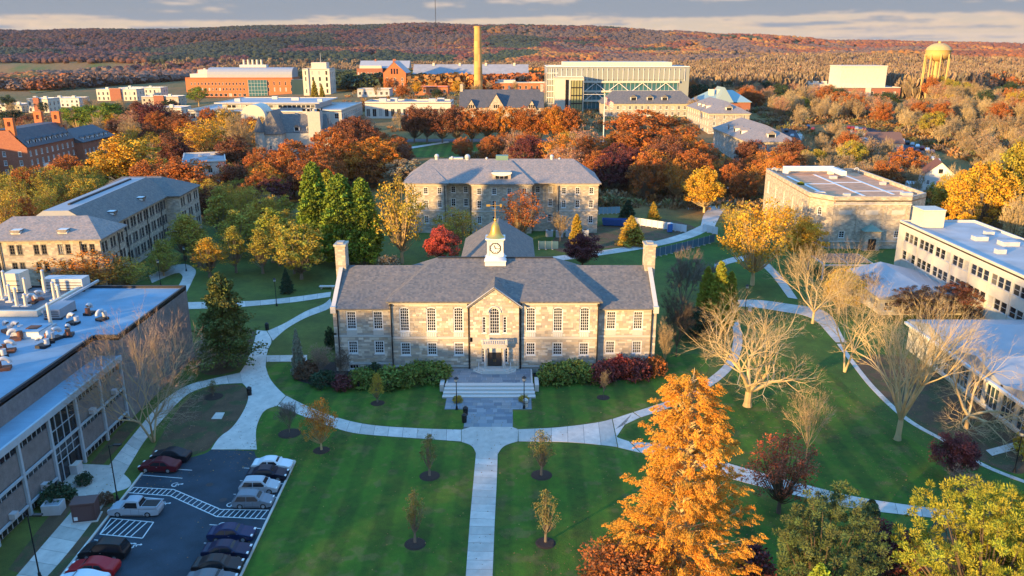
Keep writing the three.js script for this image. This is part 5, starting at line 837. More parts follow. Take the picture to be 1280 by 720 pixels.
{ const { b, w, h, m } = far('glass_engineering_building', 'big glass engineering building with exposed white trusses and flat roof', 683, 859, 137, 84, 40); const D = 36; ring(b, boxOut(w, D), 0, h, [[], (L) => grid(L, 6, [2, h * 0.3, h * 0.6], 4, h * 0.2, { o: W21 })], MAT.glassPale); flatRoof(b, boxOut(w, D), h, MAT.membrane, { par: 0.5, pm: MAT.whiteTrim }); part('roof_storey', bb(-w * 0.38, w * 0.38, h + 0.01, h + 3, -28, -3), MAT.cream, b);
  const x0 = -w * 0.24, x1 = w * 0.42; part('glass_front', bb(x0, x1, 1, h * 0.64, 0.02, 0.4), MAT.glassTeal, b); part('upper_glazing', bb(-w * 0.44, w * 0.46, h * 0.72, h * 0.93, 0.02, 0.35), MAT.glassPale, b);
  for (const y of [h * 0.2, h * 0.42, h * 0.64]) part('floor_band', bb(x0 - 1, x1 + 1, y, y + 1.1, 0.401, 1.6), MAT.cream, b);
  for (let i = 0; i < 8; i++) { const a = mix(x0, x1, i / 8), c = mix(x0, x1, (i + 1) / 8), up = i % 2; part('truss_member', tube([a, up ? h * 0.64 : h * 0.42, 0.9], [c, up ? h * 0.42 : h * 0.64, 0.9], 0.28, 0.28, 6), MAT.whiteTrim, b); part('truss_member', tube([a, up ? h * 0.42 : h * 0.2, 0.9], [c, up ? h * 0.2 : h * 0.42, 0.9], 0.28, 0.28, 6), MAT.whiteTrim, b); }
  for (let i = 0; i <= 22; i++) part('mullion', bb(mix(x0, x1, i / 22) - 0.12, mix(x0, x1, i / 22) + 0.12, 1, h * 0.64, 0.402, 0.55), MAT.galv, b); for (let i = 0; i <= 26; i++) part('mullion', bb(-w * 0.47 + i * w * 0.036 - 0.15, -w * 0.47 + i * w * 0.036 + 0.15, h * 0.68, h * 0.97, 0.36, 0.6), MAT.whiteTrim, b);
  for (let i = 0; i < 5; i++) part('mullion', bb(-w / 2 + i * 1.4, -w / 2 + i * 1.4 + 0.2, 0, h * 0.97, 0.02, 0.5), MAT.whiteTrim, b); for (let i = 1; i < 7; i++) part('floor_band', bb(-w / 2, -w / 2 + 7, h * i / 7, h * i / 7 + 0.4, 0.03, 0.55), MAT.whiteTrim, b); }
{ const { b, w, h } = far('stair_tower', 'cream stair tower with green-tinted window front before the glass building', 693.5, 729, 139, 97, 12); ring(b, boxOut(w, 12), 0, h, [[], []], MAT.cream); flatRoof(b, boxOut(w, 12), h, MAT.membrane, { par: 0.4 }); part('glazing', bb(w * 0.04, w * 0.46, 1, h * 0.92, 0.02, 0.3), plain([0.34, 0.33, 0.16], 0.15), b); part('slot_window', bb(-w * 0.14, -w * 0.03, 1, h * 0.94, 0.02, 0.25), MAT.glass, b); for (let i = 0; i < 5; i++) part('mullion', bb(w * 0.04 + i * w * 0.1, w * 0.04 + i * w * 0.1 + 0.3, 1, h * 0.92, 0.301, 0.5), MAT.darkMetal, b); for (let i = 1; i < 4; i++) part('floor_band', bb(w * 0.04, w * 0.46, h * i * 0.23, h * i * 0.23 + 0.7, 0.302, 0.46), MAT.darkMetal, b); }
{ const { b, w, h } = far('infirmary', 'low stone building with grey hipped roof and three white dormers', 753, 867, 146, 130, 20); const f = (L) => grid(L, 15, [1, h - 3], 1.5, 2, { o: W22 }); ring(b, boxOut(w, 18), 0, h, [f, (L) => grid(L, 4, [1], 1.5, 2)], MAT.stoneB); part('roof', hipGeo(-w / 2, w / 2, -18, 0, h, 6.5, 0.8, 7), MAT.slateGrey, b); for (const x of [-0.16, 0.02, 0.18]) gableDormer(b, x * w, h + 1.4, -1.8, 0, 3.4, 2.2, MAT.slateGrey, 4); part('cornice', bb(-w / 2 - 0.3, w / 2 + 0.3, h - 0.4, h - 0.02, 0.01, 0.35), MAT.cream, b); }
// twin stone halls by the road
for (const [x0, x1, z1, z0, n, lab] of [[88, 106.5, -300, -352, 10, 'hipped stone hall with four dormers beside the road'], [94, 113, -386, -436, 10, 'hipped grey stone hall standing behind its dormered twin']]) {
  const y = T((x0 + x1) / 2, z1) - 0.6, b = thing('residence_hall', lab, 'building', V(x0, y, z1)), E = z1 > -350 ? 10.4 : 10, w = x1 - x0, D = z1 - z0; keepOff(x0, x1, z0, z1, 2);
  ring(b, [[0, 0], [w, 0], [w, -D], [0, -D]], 0, E, [(L) => grid(L, 4, [1.2, 4.4, 7.6], 1.2, 1.9, { o: W22 }), [], [], (L) => grid(L, n, [1.2, 4.4, 7.6], 1.2, 1.9, { o: W22 })], MAT.stoneA);
  part('roof', hipGeo(0, w, -D, 0, E, 5.2, 0.7, 9), MAT.slateWarm, b); part('cornice', [bb(-0.4, w + 0.4, E - 0.4, E - 0.02, 0.01, 0.4), bb(-0.4, -0.01, E - 0.4, E - 0.02, -D, 0.009)], MAT.cream, b);
  gableDormer(b, w / 2, E + 1.0, -1.6, 0, 3, 1.9, MAT.slateWarm, 4); for (let i = 0; i < 3; i++) gableDormer(b, 1.6, E + 1.2, -16 - i * 9, -Math.PI / 2, 2.4, 1.6, MAT.slateWarm, 3.4);
}
{ const { b, w, h } = far('green_roof_house', 'brick house with pale green roof among bare trees', 876, 937, 143, 128, 30, { clear: 40 }); ring(b, boxOut(w, 26), 0, h, [(L) => grid(L, 8, [1.2], 1.6, 2)], MAT.brick); part('roof', hipGeo(-w / 2, w / 2, -26, 0, h, 6, 0.6, 8), plain([0.27, 0.40, 0.40], 0.6), b); part('roof', hipGeo(-w * 0.2, w * 0.1, -20, 3, h + 0.1, 8, 0.5, 3), plain([0.28, 0.36, 0.34], 0.6), b); part('chimney', [box(3, 4, 2.4, -w * 0.25, h + 3, -8), box(3, 4, 2.4, -w * 0.08, h + 3, -8)], MAT.cream, b); }
{ const { b, w, h } = far('arts_centre', 'arts centre with big windowless cream box above brick base', 1040, 1124, 124, 110, 30, { clear: 130 }); ring(b, boxOut(w, 30), 0, h, [(L) => grid(L, 6, [h * 0.3], 2, h * 0.4)], MAT.brick); flatRoof(b, boxOut(w, 30), h, MAT.membrane, { par: 0.6 }); part('fly_tower', bb(-w * 0.38, w * 0.3, h + 0.02, h + 15, -26, -4), MAT.precast, b); part('tower_cap', bb(-w * 0.385, w * 0.305, h + 15.002, h + 15.8, -26.4, -3.6), MAT.cream, b); part('pier', bb(-w * 0.02, w * 0.06, 0, h + 0.4, 0.01, 0.6), MAT.cream, b); }
{ const { b, w, h } = far('arts_annex', 'long white annex beside the windowless arts box', 1005, 1040, 122, 106, 20, { clear: 110 }); ring(b, boxOut(w, 20), 0, h, [(L) => grid(L, 6, [1, h * 0.5], 2.4, h * 0.28, { o: W21 })], MAT.cream); flatRoof(b, boxOut(w, 20), h, MAT.membrane, { par: 0.6 }); for (let i = 0; i < 3; i++) part('roof_unit', box(3.4, 2.4, 3, -w * 0.3 + i * w * 0.3, h, -8), MAT.cream, b); }
{ const { b, w, h } = far('blue_house', 'pale blue clapboard house with brown gabled roof in the car park', 1087, 1127, 199, 180, 10, { clear: 90 }); ring(b, boxOut(w, 10), 0, h, [(L) => grid(L, 4, [0.9, h * 0.55], 1, 1.5, { o: W22 }), []], plain([0.36, 0.42, 0.47], 0.8)); part('roof', hipGeo(-w / 2, w / 2, -10, 0, h, 4, 0.4, 0), plain([0.16, 0.09, 0.07], 0.9), b); part('porch', bb(-w / 2 - 2.6, -w / 2 - 0.01, 0, h + 2, -6, -1), plain([0.36, 0.42, 0.47], 0.8), b); }
{ const { b, w, h } = far('white_house', 'white clapboard house with steep gable near the golden tree', 1153, 1190, 243, 220, 12, { clear: 48 }); b.rotation.y = -0.35; ring(b, boxOut(w, 12), 0, h, [(L) => grid(L, 3, [0.9, h * 0.52], 1, 1.5, { o: W22 }), (L) => grid(L, 3, [0.9, h * 0.52], 1, 1.5)], MAT.whiteTrim); part('gable', polys([[[-w / 2, h, 0], [w / 2, h, 0], [0, h + 4.2, 0]]]), MAT.whiteTrim, b); part('roof', polys([[[w / 2 + 0.4, h - 0.2, 0.4], [w / 2 + 0.4, h - 0.2, -12], [0, h + 4.4, -12], [0, h + 4.4, 0.4]], [[-w / 2 - 0.4, h - 0.2, -12], [-w / 2 - 0.4, h - 0.2, 0.4], [0, h + 4.4, 0.4], [0, h + 4.4, -12]]]), MAT.rust, b); part('attic_window', bb(-0.6, 0.6, h + 0.8, h + 2.2, 0.01, 0.08), MAT.glass, b); part('porch', bb(-w / 2 - 4, -w / 2 - 0.01, 0, 3, -8, -1), MAT.whiteTrim, b); }
// low apartment blocks on the west edge
[[-2, 28, 141, 131, 'white walk-up apartment block at the edge of the woods'], [36, 62, 141, 124, 'taller cream apartment block with brick bays near the playing field'], [64, 100, 134, 123, 'blue-grey apartment block below the playing field'], [122, 172, 126, 112, 'cream terraced apartments stepping below the orange science centre'], [150, 202, 122, 110, 'flat white apartments backed by rust woods'], [178, 224, 133, 121, 'tan apartment block with blind end walls'], [172, 228, 148, 135, 'low blue-roofed apartments beside the library']].forEach(([a, c, base, top, lab], i) => {
  const { b, w, h } = far('apartment_block', lab, a, c, base, top, 22); const m = [MAT.cream, MAT.cream, MAT.galv, MAT.cream, MAT.precast, MAT.stoneB, MAT.precast][i]; ring(b, boxOut(w, 18), 0, h, [(L) => grid(L, Math.max(4, Math.round(L / 4.4)), [1, h * 0.52], 1.8, h * 0.28, { o: W21 }), (L) => grid(L, 3, [1, h * 0.52], 1.8, h * 0.28)], m); flatRoof(b, boxOut(w, 18), h, MAT.membrane, { par: 0.4, pm: MAT.whiteTrim });
  if (i % 2) part('brick_bay', bb(-w * 0.15, w * 0.12, 0, h + 1.2, 0.02, 1.6), MAT.brick, b); for (const k of [-0.3, 0.2]) part('roof_unit', box(2.6, 2, 2.4, k * w, h, -7), MAT.cream, b);
});
for (const [px, py, w, d2] of [[1078, 172, 17, 110], [1140, 194, 15, 80], [1258, 122, 50, 70], [992, 172, 8, 70]]) { const p = G(px, py); keepOff(p.x - w, p.x + w, p.z - d2 * 0.4, p.z + d2 * 0.6, 0); }
// tall yellow chimney
{ const c = G(598, 117), h = topH(c.z, 32) - c.y, m = zcOf(c.z, c.y) / FOCAL, b = thing('brick_chimney', 'tall tapering yellow brick chimney above the boiler house', 'chimney', V(c.x, c.y - 0.3, c.z)); keepOff(c.x - 5, c.x + 5, c.z - 5, c.z + 5, 2); part('shaft', cyl(5.6 * m, 4.3 * m, h - 1.6, 0, 0, 0, 28), MAT.yellowBrick, b); part('crown', [cyl(4.5 * m, 4.7 * m, 1.4, 0, h - 1.6, 0, 28)], MAT.yellowBrick, b); part('flue_rim', cyl(3.9 * m, 3.9 * m, 0.2, 0, h - 0.2, 0, 20), MAT.black, b); for (const k of [0.35, 0.62, 0.86]) part('iron_band', cyl(mix(5.6, 4.3, k) * m + 0.06, mix(5.6, 4.3, k) * m + 0.05, 0.35, 0, h * k, 0, 28), MAT.yellowBrick, b); }
// water tower
{ const d = 600, x = (1164 - 640) / FOCAL * (d * Math.cos(PITCH) + 38 * Math.sin(PITCH)), y = T(x, -d), b = thing('water_tower', 'pale yellow water tower with domed tank on braced legs', 'water tower', V(x, y, -d)); const R = 8.4, top = topH(-d, 55) - y, by = topH(-d, 69.5) - y;
  const prof = [[0.01, by - 4.2], [2.2, by - 4.0], [5.6, by - 2.8], [7.6, by - 0.9], [R, by + 1.0], [R, by + 3.4], [R + 0.7, by + 3.5], [R + 0.7, by + 3.9], [R, by + 4.0], [7.8, by + 5.6], [5.9, by + 7.2], [3.4, by + 8.4], [0.01, by + 8.8]].map(([r, v]) => new THREE.Vector2(r, v)), m = mottled([0.56, 0.37, 0.13], 0.25, 8, 131, 8, 0.6);
  part('tank', new THREE.LatheGeometry(prof, 28), m, b); part('riser', cyl(1.7, 1.7, by - 3.6, 0, 0, 0, 14), m, b); for (let i = 0; i < 8; i++) { const a = i * Math.PI / 4 + 0.2; part('leg', cyl(0.55, 0.5, by + 1, Math.cos(a) * R, 0, Math.sin(a) * R, 8), m, b); const a2 = a + Math.PI / 4; for (const [p, s] of [[0.02, 0.5], [0.5, 0.98]]) part('brace', tube([Math.cos(a) * R, by * p, Math.sin(a) * R], [Math.cos(a2) * R, by * s, Math.sin(a2) * R], 0.1, 0.1, 4), m, b); } part('roof_vent', [cyl(1, 1, 1, 0, by + 8.7, 0, 10), cyl(1.4, 0.4, 0.5, 0, by + 9.7, 0, 10)], m, b); keepOff(x - 6, x + 6, -d - 6, -d + 6, 0); }
// radio mast
{ const d = 1500, x = (546 - 640) / FOCAL * (d * Math.cos(PITCH) + 30 * Math.sin(PITCH)), y = T(x, -d), h = topH(-d, -6) - y, b = thing('radio_mast', 'thin grey guyed radio mast rising behind the engineering halls', 'mast', V(x, y, -d)); part('lattice', [[0, 0.5], [0.45, -0.26], [-0.45, -0.26]].map(([a, c]) => cyl(0.16, 0.16, h, a, 0, c, 4)), MAT.darkMetal, b); for (const k of [0.4, 0.8]) for (let i = 0; i < 3; i++) { const a = i * 2.1; part('guy_wire', tube([0, h * k, 0], [Math.cos(a) * 60, 0, Math.sin(a) * 60], 0.03, 0.03, 3), MAT.darkMetal, b); } }
// flagpole
{ const c = G(754, 181), h = topH(c.z, 116) - c.y, m = zcOf(c.z, c.y) / FOCAL, b = thing('flagpole', 'white flagpole with yardarm flying a striped flag', 'flagpole', V(c.x, c.y, c.z)); part('pole', cyl(0.28, 0.16, h, 0, 0, 0, 10), MAT.whiteTrim, b); part('yardarm', tube([-9, h * 0.97, 0], [0.2, h * 0.97, 0], 0.1, 0.12, 6), MAT.whiteTrim, b); part('ball', new THREE.SphereGeometry(0.35, 10, 8).translate(0, h + 0.2, 0), MAT.gold, b); part('base', [cyl(2.2, 2.2, 0.4, 0, 0.02, 0, 16)], MAT.trimStone, b);
  const W = 3.6, Hf = 5.4, stripe = (i) => { const pos = []; for (let k = 0; k < 10; k++) { const f = (s) => [0.25 + s * W, h * 0.93 - i * Hf / 13 * 0.55 - s * 2.6, Math.sin(s * 7 + i * 0.1) * 0.4]; const a = f(k / 10), c2 = f((k + 1) / 10), dd = Hf / 13 * 0.55; pos.push([a, c2, [c2[0], c2[1] - dd, c2[2]], [a[0], a[1] - dd, a[2]]]); } return polys(pos); }; const fl = part('flag', stripe(0), plain([0.5, 0.03, 0.04], 0.8), b); for (let i = 1; i < 13; i++) part('stripe', stripe(i), i % 2 ? MAT.whiteTrim : fl.material, fl);
  part('canton', polys([[[0.24, h * 0.93 + 0.02, 0.06], [1.6, h * 0.93 - 0.95, 0.46], [1.6, h * 0.93 - 2.2, 0.5], [0.24, h * 0.93 - 1.3, 0.1]]]), plain([0.02, 0.03, 0.12], 0.8), fl); }
// ---------- planting ----------
class Soup {                                                                 // collects triangles with a tone per face
  constructor() { this.p = []; this.n = []; this.c = []; }
  tri(a, b, c, n, k) { this.p.push(a[0], a[1], a[2], b[0], b[1], b[2], c[0], c[1], c[2]); for (let i = 0; i < 3; i++) { this.n.push(n[0], n[1], n[2]); this.c.push(k[0], k[1], k[2]); } }
  leaf(x, y, z, r, s, k, long = 1.5, droop = 0, ax = null) {                   // a small bent leaf spray
    let ux, uy, uz;
    if (ax) { ux = ax[0] + (r() - 0.5) * 0.8; uy = ax[1] + (r() - 0.5) * 0.8; uz = ax[2] + (r() - 0.5) * 0.8; } else { const a = r() * 6.2832, b = r() * 2 - 1, q2 = Math.sqrt(1 - b * b); ux = Math.cos(a) * q2; uy = b * 0.8 - droop; uz = Math.sin(a) * q2; }
    let l = Math.hypot(ux, uy, uz) || 1; ux /= l; uy /= l; uz /= l;
    let vx = r() - 0.5, vy = r() - 0.5, vz = r() - 0.5; const d = vx * ux + vy * uy + vz * uz; vx -= d * ux; vy -= d * uy; vz -= d * uz; l = Math.hypot(vx, vy, vz) || 1; vx /= l; vy /= l; vz /= l;
    let nx = uy * vz - uz * vy, ny = uz * vx - ux * vz, nz = ux * vy - uy * vx; if (ny < 0) { nx = -nx; ny = -ny; nz = -nz; vx = -vx; vy = -vy; vz = -vz; }
    const L = s * long * 0.5, W = s * 0.5, b = s * 0.18;
    const A = [x - ux * L, y - uy * L, z - uz * L], B = [x + vx * W + nx * b, y + vy * W + ny * b, z + vz * W + nz * b], C = [x + ux * L, y + uy * L, z + uz * L], D = [x - vx * W + nx * b, y - vy * W + ny * b, z - vz * W + nz * b];
    this.tri(A, C, B, [nx, ny, nz], k); this.tri(A, D, C, [nx, ny, nz], k);
  }
  stick(a, b, r0, r1, n, k) {                                                // tapered twig
    let dx = b[0] - a[0], dy = b[1] - a[1], dz = b[2] - a[2]; const l = Math.hypot(dx, dy, dz) || 1; dx /= l; dy /= l; dz /= l;
    let ux = Math.abs(dy) < 0.9 ? -dz : 0, uy = Math.abs(dy) < 0.9 ? 0 : dz, uz = Math.abs(dy) < 0.9 ? dx : -dy; const m = Math.hypot(ux, uy, uz) || 1; ux /= m; uy /= m; uz /= m;
    const vx = dy * uz - dz * uy, vy = dz * ux - dx * uz, vz = dx * uy - dy * ux;
    for (let i = 0; i < n; i++) {
      const t0 = i / n * 6.2832, t1 = (i + 1) / n * 6.2832, c0 = Math.cos(t0), s0 = Math.sin(t0), c1 = Math.cos(t1), s1 = Math.sin(t1);
      const N0 = [ux * c0 + vx * s0, uy * c0 + vy * s0, uz * c0 + vz * s0], N1 = [ux * c1 + vx * s1, uy * c1 + vy * s1, uz * c1 + vz * s1];
      const A = [a[0] + N0[0] * r0, a[1] + N0[1] * r0, a[2] + N0[2] * r0], B = [a[0] + N1[0] * r0, a[1] + N1[1] * r0, a[2] + N1[2] * r0], C = [b[0] + N1[0] * r1, b[1] + N1[1] * r1, b[2] + N1[2] * r1], D = [b[0] + N0[0] * r1, b[1] + N0[1] * r1, b[2] + N0[2] * r1];
      const nn = [(N0[0] + N1[0]) / 2, (N0[1] + N1[1]) / 2, (N0[2] + N1[2]) / 2];
      this.tri(A, B, C, nn, k); if (r1 > 0.004) this.tri(A, C, D, nn, k);
    }
  }
  geo() { const g = new THREE.BufferGeometry(); g.setAttribute('position', new THREE.Float32BufferAttribute(this.p, 3)); g.setAttribute('normal', new THREE.Float32BufferAttribute(this.n, 3)); g.setAttribute('color', new THREE.Float32BufferAttribute(this.c, 3)); return g; }
}
const tone = (r, v = 0.35, hue = 0.12) => { const k = 1 - v / 2 + r() * v, h = (r() - 0.5) * hue; return [k * (1 + h), k * (1 - h * 0.6), k * (1 - h)]; };
const LEAFM = {}, BARK = {};
const leafMat = (name, c) => (LEAFM[name] ??= plain(c, 0.95, 0, { vertexColors: true }));
for (const [n, c] of Object.entries({ rust: [0.40, 0.13, 0.028], rustdark: [0.21, 0.075, 0.034], orange: [0.56, 0.21, 0.024], gold: [0.60, 0.33, 0.025], larch: [0.66, 0.305, 0.035], evergreen: [0.12, 0.14, 0.03], olive: [0.34, 0.275, 0.032], olivegold: [0.46, 0.31, 0.035], green: [0.18, 0.25, 0.022], sapling: [0.19, 0.17, 0.045], paleconifer: [0.26, 0.27, 0.19], shrubgreen: [0.15, 0.20, 0.032], darkgreen: [0.035, 0.066, 0.026], bluegreen: [0.095, 0.13, 0.04], yellowgreen: [0.30, 0.305, 0.028], lime: [0.25, 0.33, 0.03], maroon: [0.14, 0.035, 0.034], red: [0.46, 0.07, 0.045], russet: [0.40, 0.10, 0.04], tan: [0.36, 0.25, 0.14], pinktan: [0.42, 0.22, 0.13], brown: [0.16, 0.085, 0.045] })) leafMat(n, c);
for (const [n, c] of Object.entries({ grey: [0.20, 0.165, 0.125], pale: [0.52, 0.39, 0.20], tan: [0.40, 0.29, 0.155], brown: [0.12, 0.085, 0.06], pink: [0.36, 0.24, 0.16] })) BARK[n] = plain(c, 0.95, 0, { vertexColors: true });

// a branching skeleton; tips are handed back so that leaves can hang on them
function grow(S, r, p, d, len, rad, depth, o, tips) {
  const segs = depth > 2 ? 3 : 2; let q0 = p, dir = d.slice(), R = rad;
  for (let i = 0; i < segs; i++) {
    const wob = o.wob ?? 0.22; dir = [dir[0] + (r() - 0.5) * wob, dir[1] + (r() - 0.5) * wob + (o.up ?? 0.06), dir[2] + (r() - 0.5) * wob]; const l = Math.hypot(...dir); dir = dir.map((v) => v / l);
    const q1 = [q0[0] + dir[0] * len / segs, q0[1] + dir[1] * len / segs, q0[2] + dir[2] * len / segs], R1 = R * (depth ? 0.86 : 0.55);
    S.stick(q0, q1, R, R1, R > 0.18 ? 7 : R > 0.06 ? 5 : 3, tone(r, 0.3, 0.06));
    if (depth > 0 && i < segs - 1 && r() < (o.side ?? 0.75)) fork(S, r, q1, dir, len * (0.55 + r() * 0.25), R1 * 0.6, depth - 1, o, tips);
    q0 = q1; R = R1;
  }
  if (depth <= 0) { tips.push([q0, dir]); return; }
  const n = o.n ? o.n[Math.min(depth, o.n.length - 1)] : 3;
  for (let k = 0; k < n; k++) fork(S, r, q0, dir, len * (o.ratio ?? 0.72) * (0.8 + r() * 0.4), R * (0.62 + r() * 0.15), depth - 1, o, tips);
}
function fork(S, r, p, dir, len, rad, depth, o, tips) {
  const a = r() * 6.2832, sp = (o.spread ?? 0.6) * (0.6 + r() * 0.8); let u = Math.abs(dir[1]) < 0.9 ? [-dir[2], 0, dir[0]] : [1, 0, 0]; let l = Math.hypot(...u); u = u.map((v) => v / l);
  const v = [dir[1] * u[2] - dir[2] * u[1], dir[2] * u[0] - dir[0] * u[2], dir[0] * u[1] - dir[1] * u[0]], s = Math.sin(sp), c = Math.cos(sp);
  const d = [0, 1, 2].map((i) => dir[i] * c + (u[i] * Math.cos(a) + v[i] * Math.sin(a)) * s);
  d[1] = Math.max(d[1], o.floor ?? -0.25);
  grow(S, r, p, d, len, Math.max(rad, o.min ?? 0.014), depth, o, tips);
}
function bareGeo(seed, h, o = {}) {                                            // trunk geometry (lower) and fine twig geometry
  const r = rng(seed), S = new Soup(), tw = new Soup(), tips = [], depth = o.depth ?? 4, stems = o.stems ?? 1, th = o.trunk ?? 0.22, R = o.rad ?? h * 0.028;
  for (let s = 0; s < stems; s++) {
    const a = s / stems * 6.28 + r(), lean = stems > 1 ? o.lean ?? 0.25 : 0.03, top = [Math.sin(a) * lean * h * th, h * th, Math.cos(a) * lean * h * th];
    S.stick([0, -0.3, 0], [top[0] * 0.3, h * th * 0.25, top[2] * 0.3], R * 1.5, R * 1.05, 9, tone(r, 0.2, 0.05)); S.stick([top[0] * 0.3, h * th * 0.25, top[2] * 0.3], top, R * 1.05, R * 0.92, 9, tone(r, 0.2, 0.05));
    for (let k = 0; k < (o.limbs ?? 5); k++) { const b = (k + r() * 0.6) / (o.limbs ?? 5) * 6.28, t = (o.open ?? 0.7) * (0.55 + r() * 0.7); grow(S, r, top, [Math.sin(b) * Math.sin(t) + Math.sin(a) * lean * 0.6, Math.cos(t), Math.cos(b) * Math.sin(t) + Math.cos(a) * lean * 0.6], h * (o.limbLen ?? 0.3) * (0.8 + r() * 0.4), R * 0.62, depth, o, tips); }
  }
  const n = o.twigs ?? 4, tl = h * (o.twigLen ?? 0.06), tr = o.twigR ?? 0.016;
  for (const [p, d] of tips) for (let k = 0; k < n; k++) { const e = [p[0] + (d[0] + (r() - 0.5) * 1.3) * tl, p[1] + (d[1] * 0.6 + (r() - 0.35) * 1.1) * tl, p[2] + (d[2] + (r() - 0.5) * 1.3) * tl]; tw.stick(p, e, tr, 0.003, 3, tone(r, 0.4, 0.12)); }
  const all = [S, tw]; let my = 0, mx = 0; for (const o2 of all) for (let i = 0; i < o2.p.length; i += 3) { my = Math.max(my, o2.p[i + 1]); mx = Math.max(mx, Math.hypot(o2.p[i], o2.p[i + 2])); }
  const sy = h / my, sx = o.wide ? o.wide / 2 / mx : sy; for (const o2 of all) for (let i = 0; i < o2.p.length; i += 3) { o2.p[i] *= sx; o2.p[i + 1] *= sy; o2.p[i + 2] *= sx; }
  return { trunk: S.geo(), crown: tw.geo(), H: h, W: o.wide ?? 2 * mx * sx };
}
function leafyGeo(seed, o) {                                                  // crown of clumps round a limbed trunk; nominal 10 m tall, 8 m wide
  const r = rng(seed), S = new Soup(), C = new Soup(), H = 10, W = o.w ?? 8, y0 = o.y0 ?? 2.2, cl = [], n = o.clumps ?? 70;
  const lob = [...Array(6)].map(() => [r() * 6.28, r() * 2 - 1, 0.12 + r() * 0.22]);
  for (let i = 0; i < n; i++) {
    const a = r() * 6.2832, b = Math.asin(r() * 1.75 - 0.75), sh = Math.pow(r(), o.shell ?? 0.42); let k = 0.82; for (const [la, lb, s] of lob) k += s * Math.max(0, Math.cos(a - la)) * (1 - Math.abs(Math.sin(b) - lb) * 0.8);
    const prof = o.prof ? o.prof(Math.sin(b) * 0.5 + 0.5) : 1, R = W / 2 * sh * Math.min(1.12, k) * prof, mid = (y0 + H) / 2, hh = (H - y0) / 2;
    cl.push([Math.cos(a) * Math.cos(b) * R, mid + Math.sin(b) * hh * Math.min(1.05, sh * 0.9 + 0.12) * Math.min(1.08, 0.75 + k * 0.28), Math.sin(a) * Math.cos(b) * R]);
  }
  S.stick([0, -0.3, 0], [0, y0 * 0.6, 0], 0.3, 0.22, 7, [1, 1, 1]); S.stick([0, y0 * 0.6, 0], [0.1, y0 + 2.5, 0.05], 0.22, 0.12, 6, [1, 1, 1]);
  const cr = o.cr ?? 0.95, per = o.per ?? 34, ls = o.ls ?? 0.36;
  cl.forEach(([x, y, z], i) => {
    if (i % (n > 300 ? 9 : 2) === 0) { const m = [x * 0.35, y0 * 0.7 + (y - y0) * 0.35, z * 0.35]; S.stick([0, Math.min(y0 + 2, y0 * 0.65 + (y - y0) * 0.12), 0], m, 0.1, 0.07, 4, tone(r, 0.3)); S.stick(m, [x, y, z], 0.07, 0.02, 3, tone(r, 0.3)); }
    const ct = tone(r, o.cv ?? 0.45, o.hue ?? 0.22), rad = cr * (0.65 + r() * 0.7);
    for (let k = 0; k < per; k++) { const a = r() * 6.28, b = r() * 2 - 1, R = rad * Math.cbrt(r()), s = Math.sqrt(1 - b * b), t = tone(r, 0.4, 0.12); C.leaf(x + Math.cos(a) * s * R, y + b * R * 0.8, z + Math.sin(a) * s * R, r, ls * (0.6 + r() * 0.8), [ct[0] * t[0], ct[1] * t[1], ct[2] * t[2]], o.long ?? 1.5, o.droop ?? 0, o.tuft ? [Math.cos(a) * s, b + 0.5, Math.sin(a) * s] : null); }
  });
  return { trunk: S.geo(), crown: C.geo(), H, W };
}
function coneGeo(seed, o = {}) {                                              // conifer: whorls of sprays on short limbs; nominal 10 m tall
  const r = rng(seed), S = new Soup(), C = new Soup(), H = 10, W = o.w ?? 5, y0 = o.y0 ?? 0.5, n = o.n ?? 150;
  S.stick([0, -0.3, 0], [0, H * 0.95, 0], 0.24, 0.02, 6, [1, 1, 1]);
  for (let i = 0; i < n; i++) {
    const t = Math.pow((i + r()) / n, o.bias ?? 0.8), y = y0 + (H - y0) * t, prof = o.prof ? o.prof(t) : Math.pow(1 - t, 0.8), R = W / 2 * prof * (0.72 + r() * 0.42), a = i * 2.39996 + r() * 0.5, lift = o.lift ?? -0.15;
    const ex = Math.cos(a) * R, ez = Math.sin(a) * R, ey = y + R * lift; if (o.limb ?? true) S.stick([0, y, 0], [ex * 0.8, mix(y, ey, 0.8), ez * 0.8], 0.05, 0.015, 3, tone(r, 0.3));
    const ct = tone(r, o.cv ?? 0.4, o.hue ?? 0.15), m = Math.max(8, Math.round((o.per ?? 42) * (0.35 + R / W * 1.6)));
    for (let k = 0; k < m; k++) { const u = 0.22 + 0.82 * Math.sqrt(r()), sp = (o.fan ?? 0.42) * (0.25 + R * 0.45), tt = tone(r, 0.4, 0.1); C.leaf(ex * u + (r() - 0.5) * sp * 1.6, mix(y, ey, u) + (r() - 0.5) * sp - (o.hang ?? 0) * r() * u, ez * u + (r() - 0.5) * sp * 1.6, r, (o.ls ?? 0.3) * (0.6 + r() * 0.8), [ct[0] * tt[0], ct[1] * tt[1], ct[2] * tt[2]], o.long ?? 1.8, o.droop ?? 0.1, r() < 0.6 ? [ex * 0.5 / (R + 0.1), lift - (o.droop ?? 0.1), ez * 0.5 / (R + 0.1)] : null); }
  }
  return { trunk: S.geo(), crown: C.geo(), H, W };
}
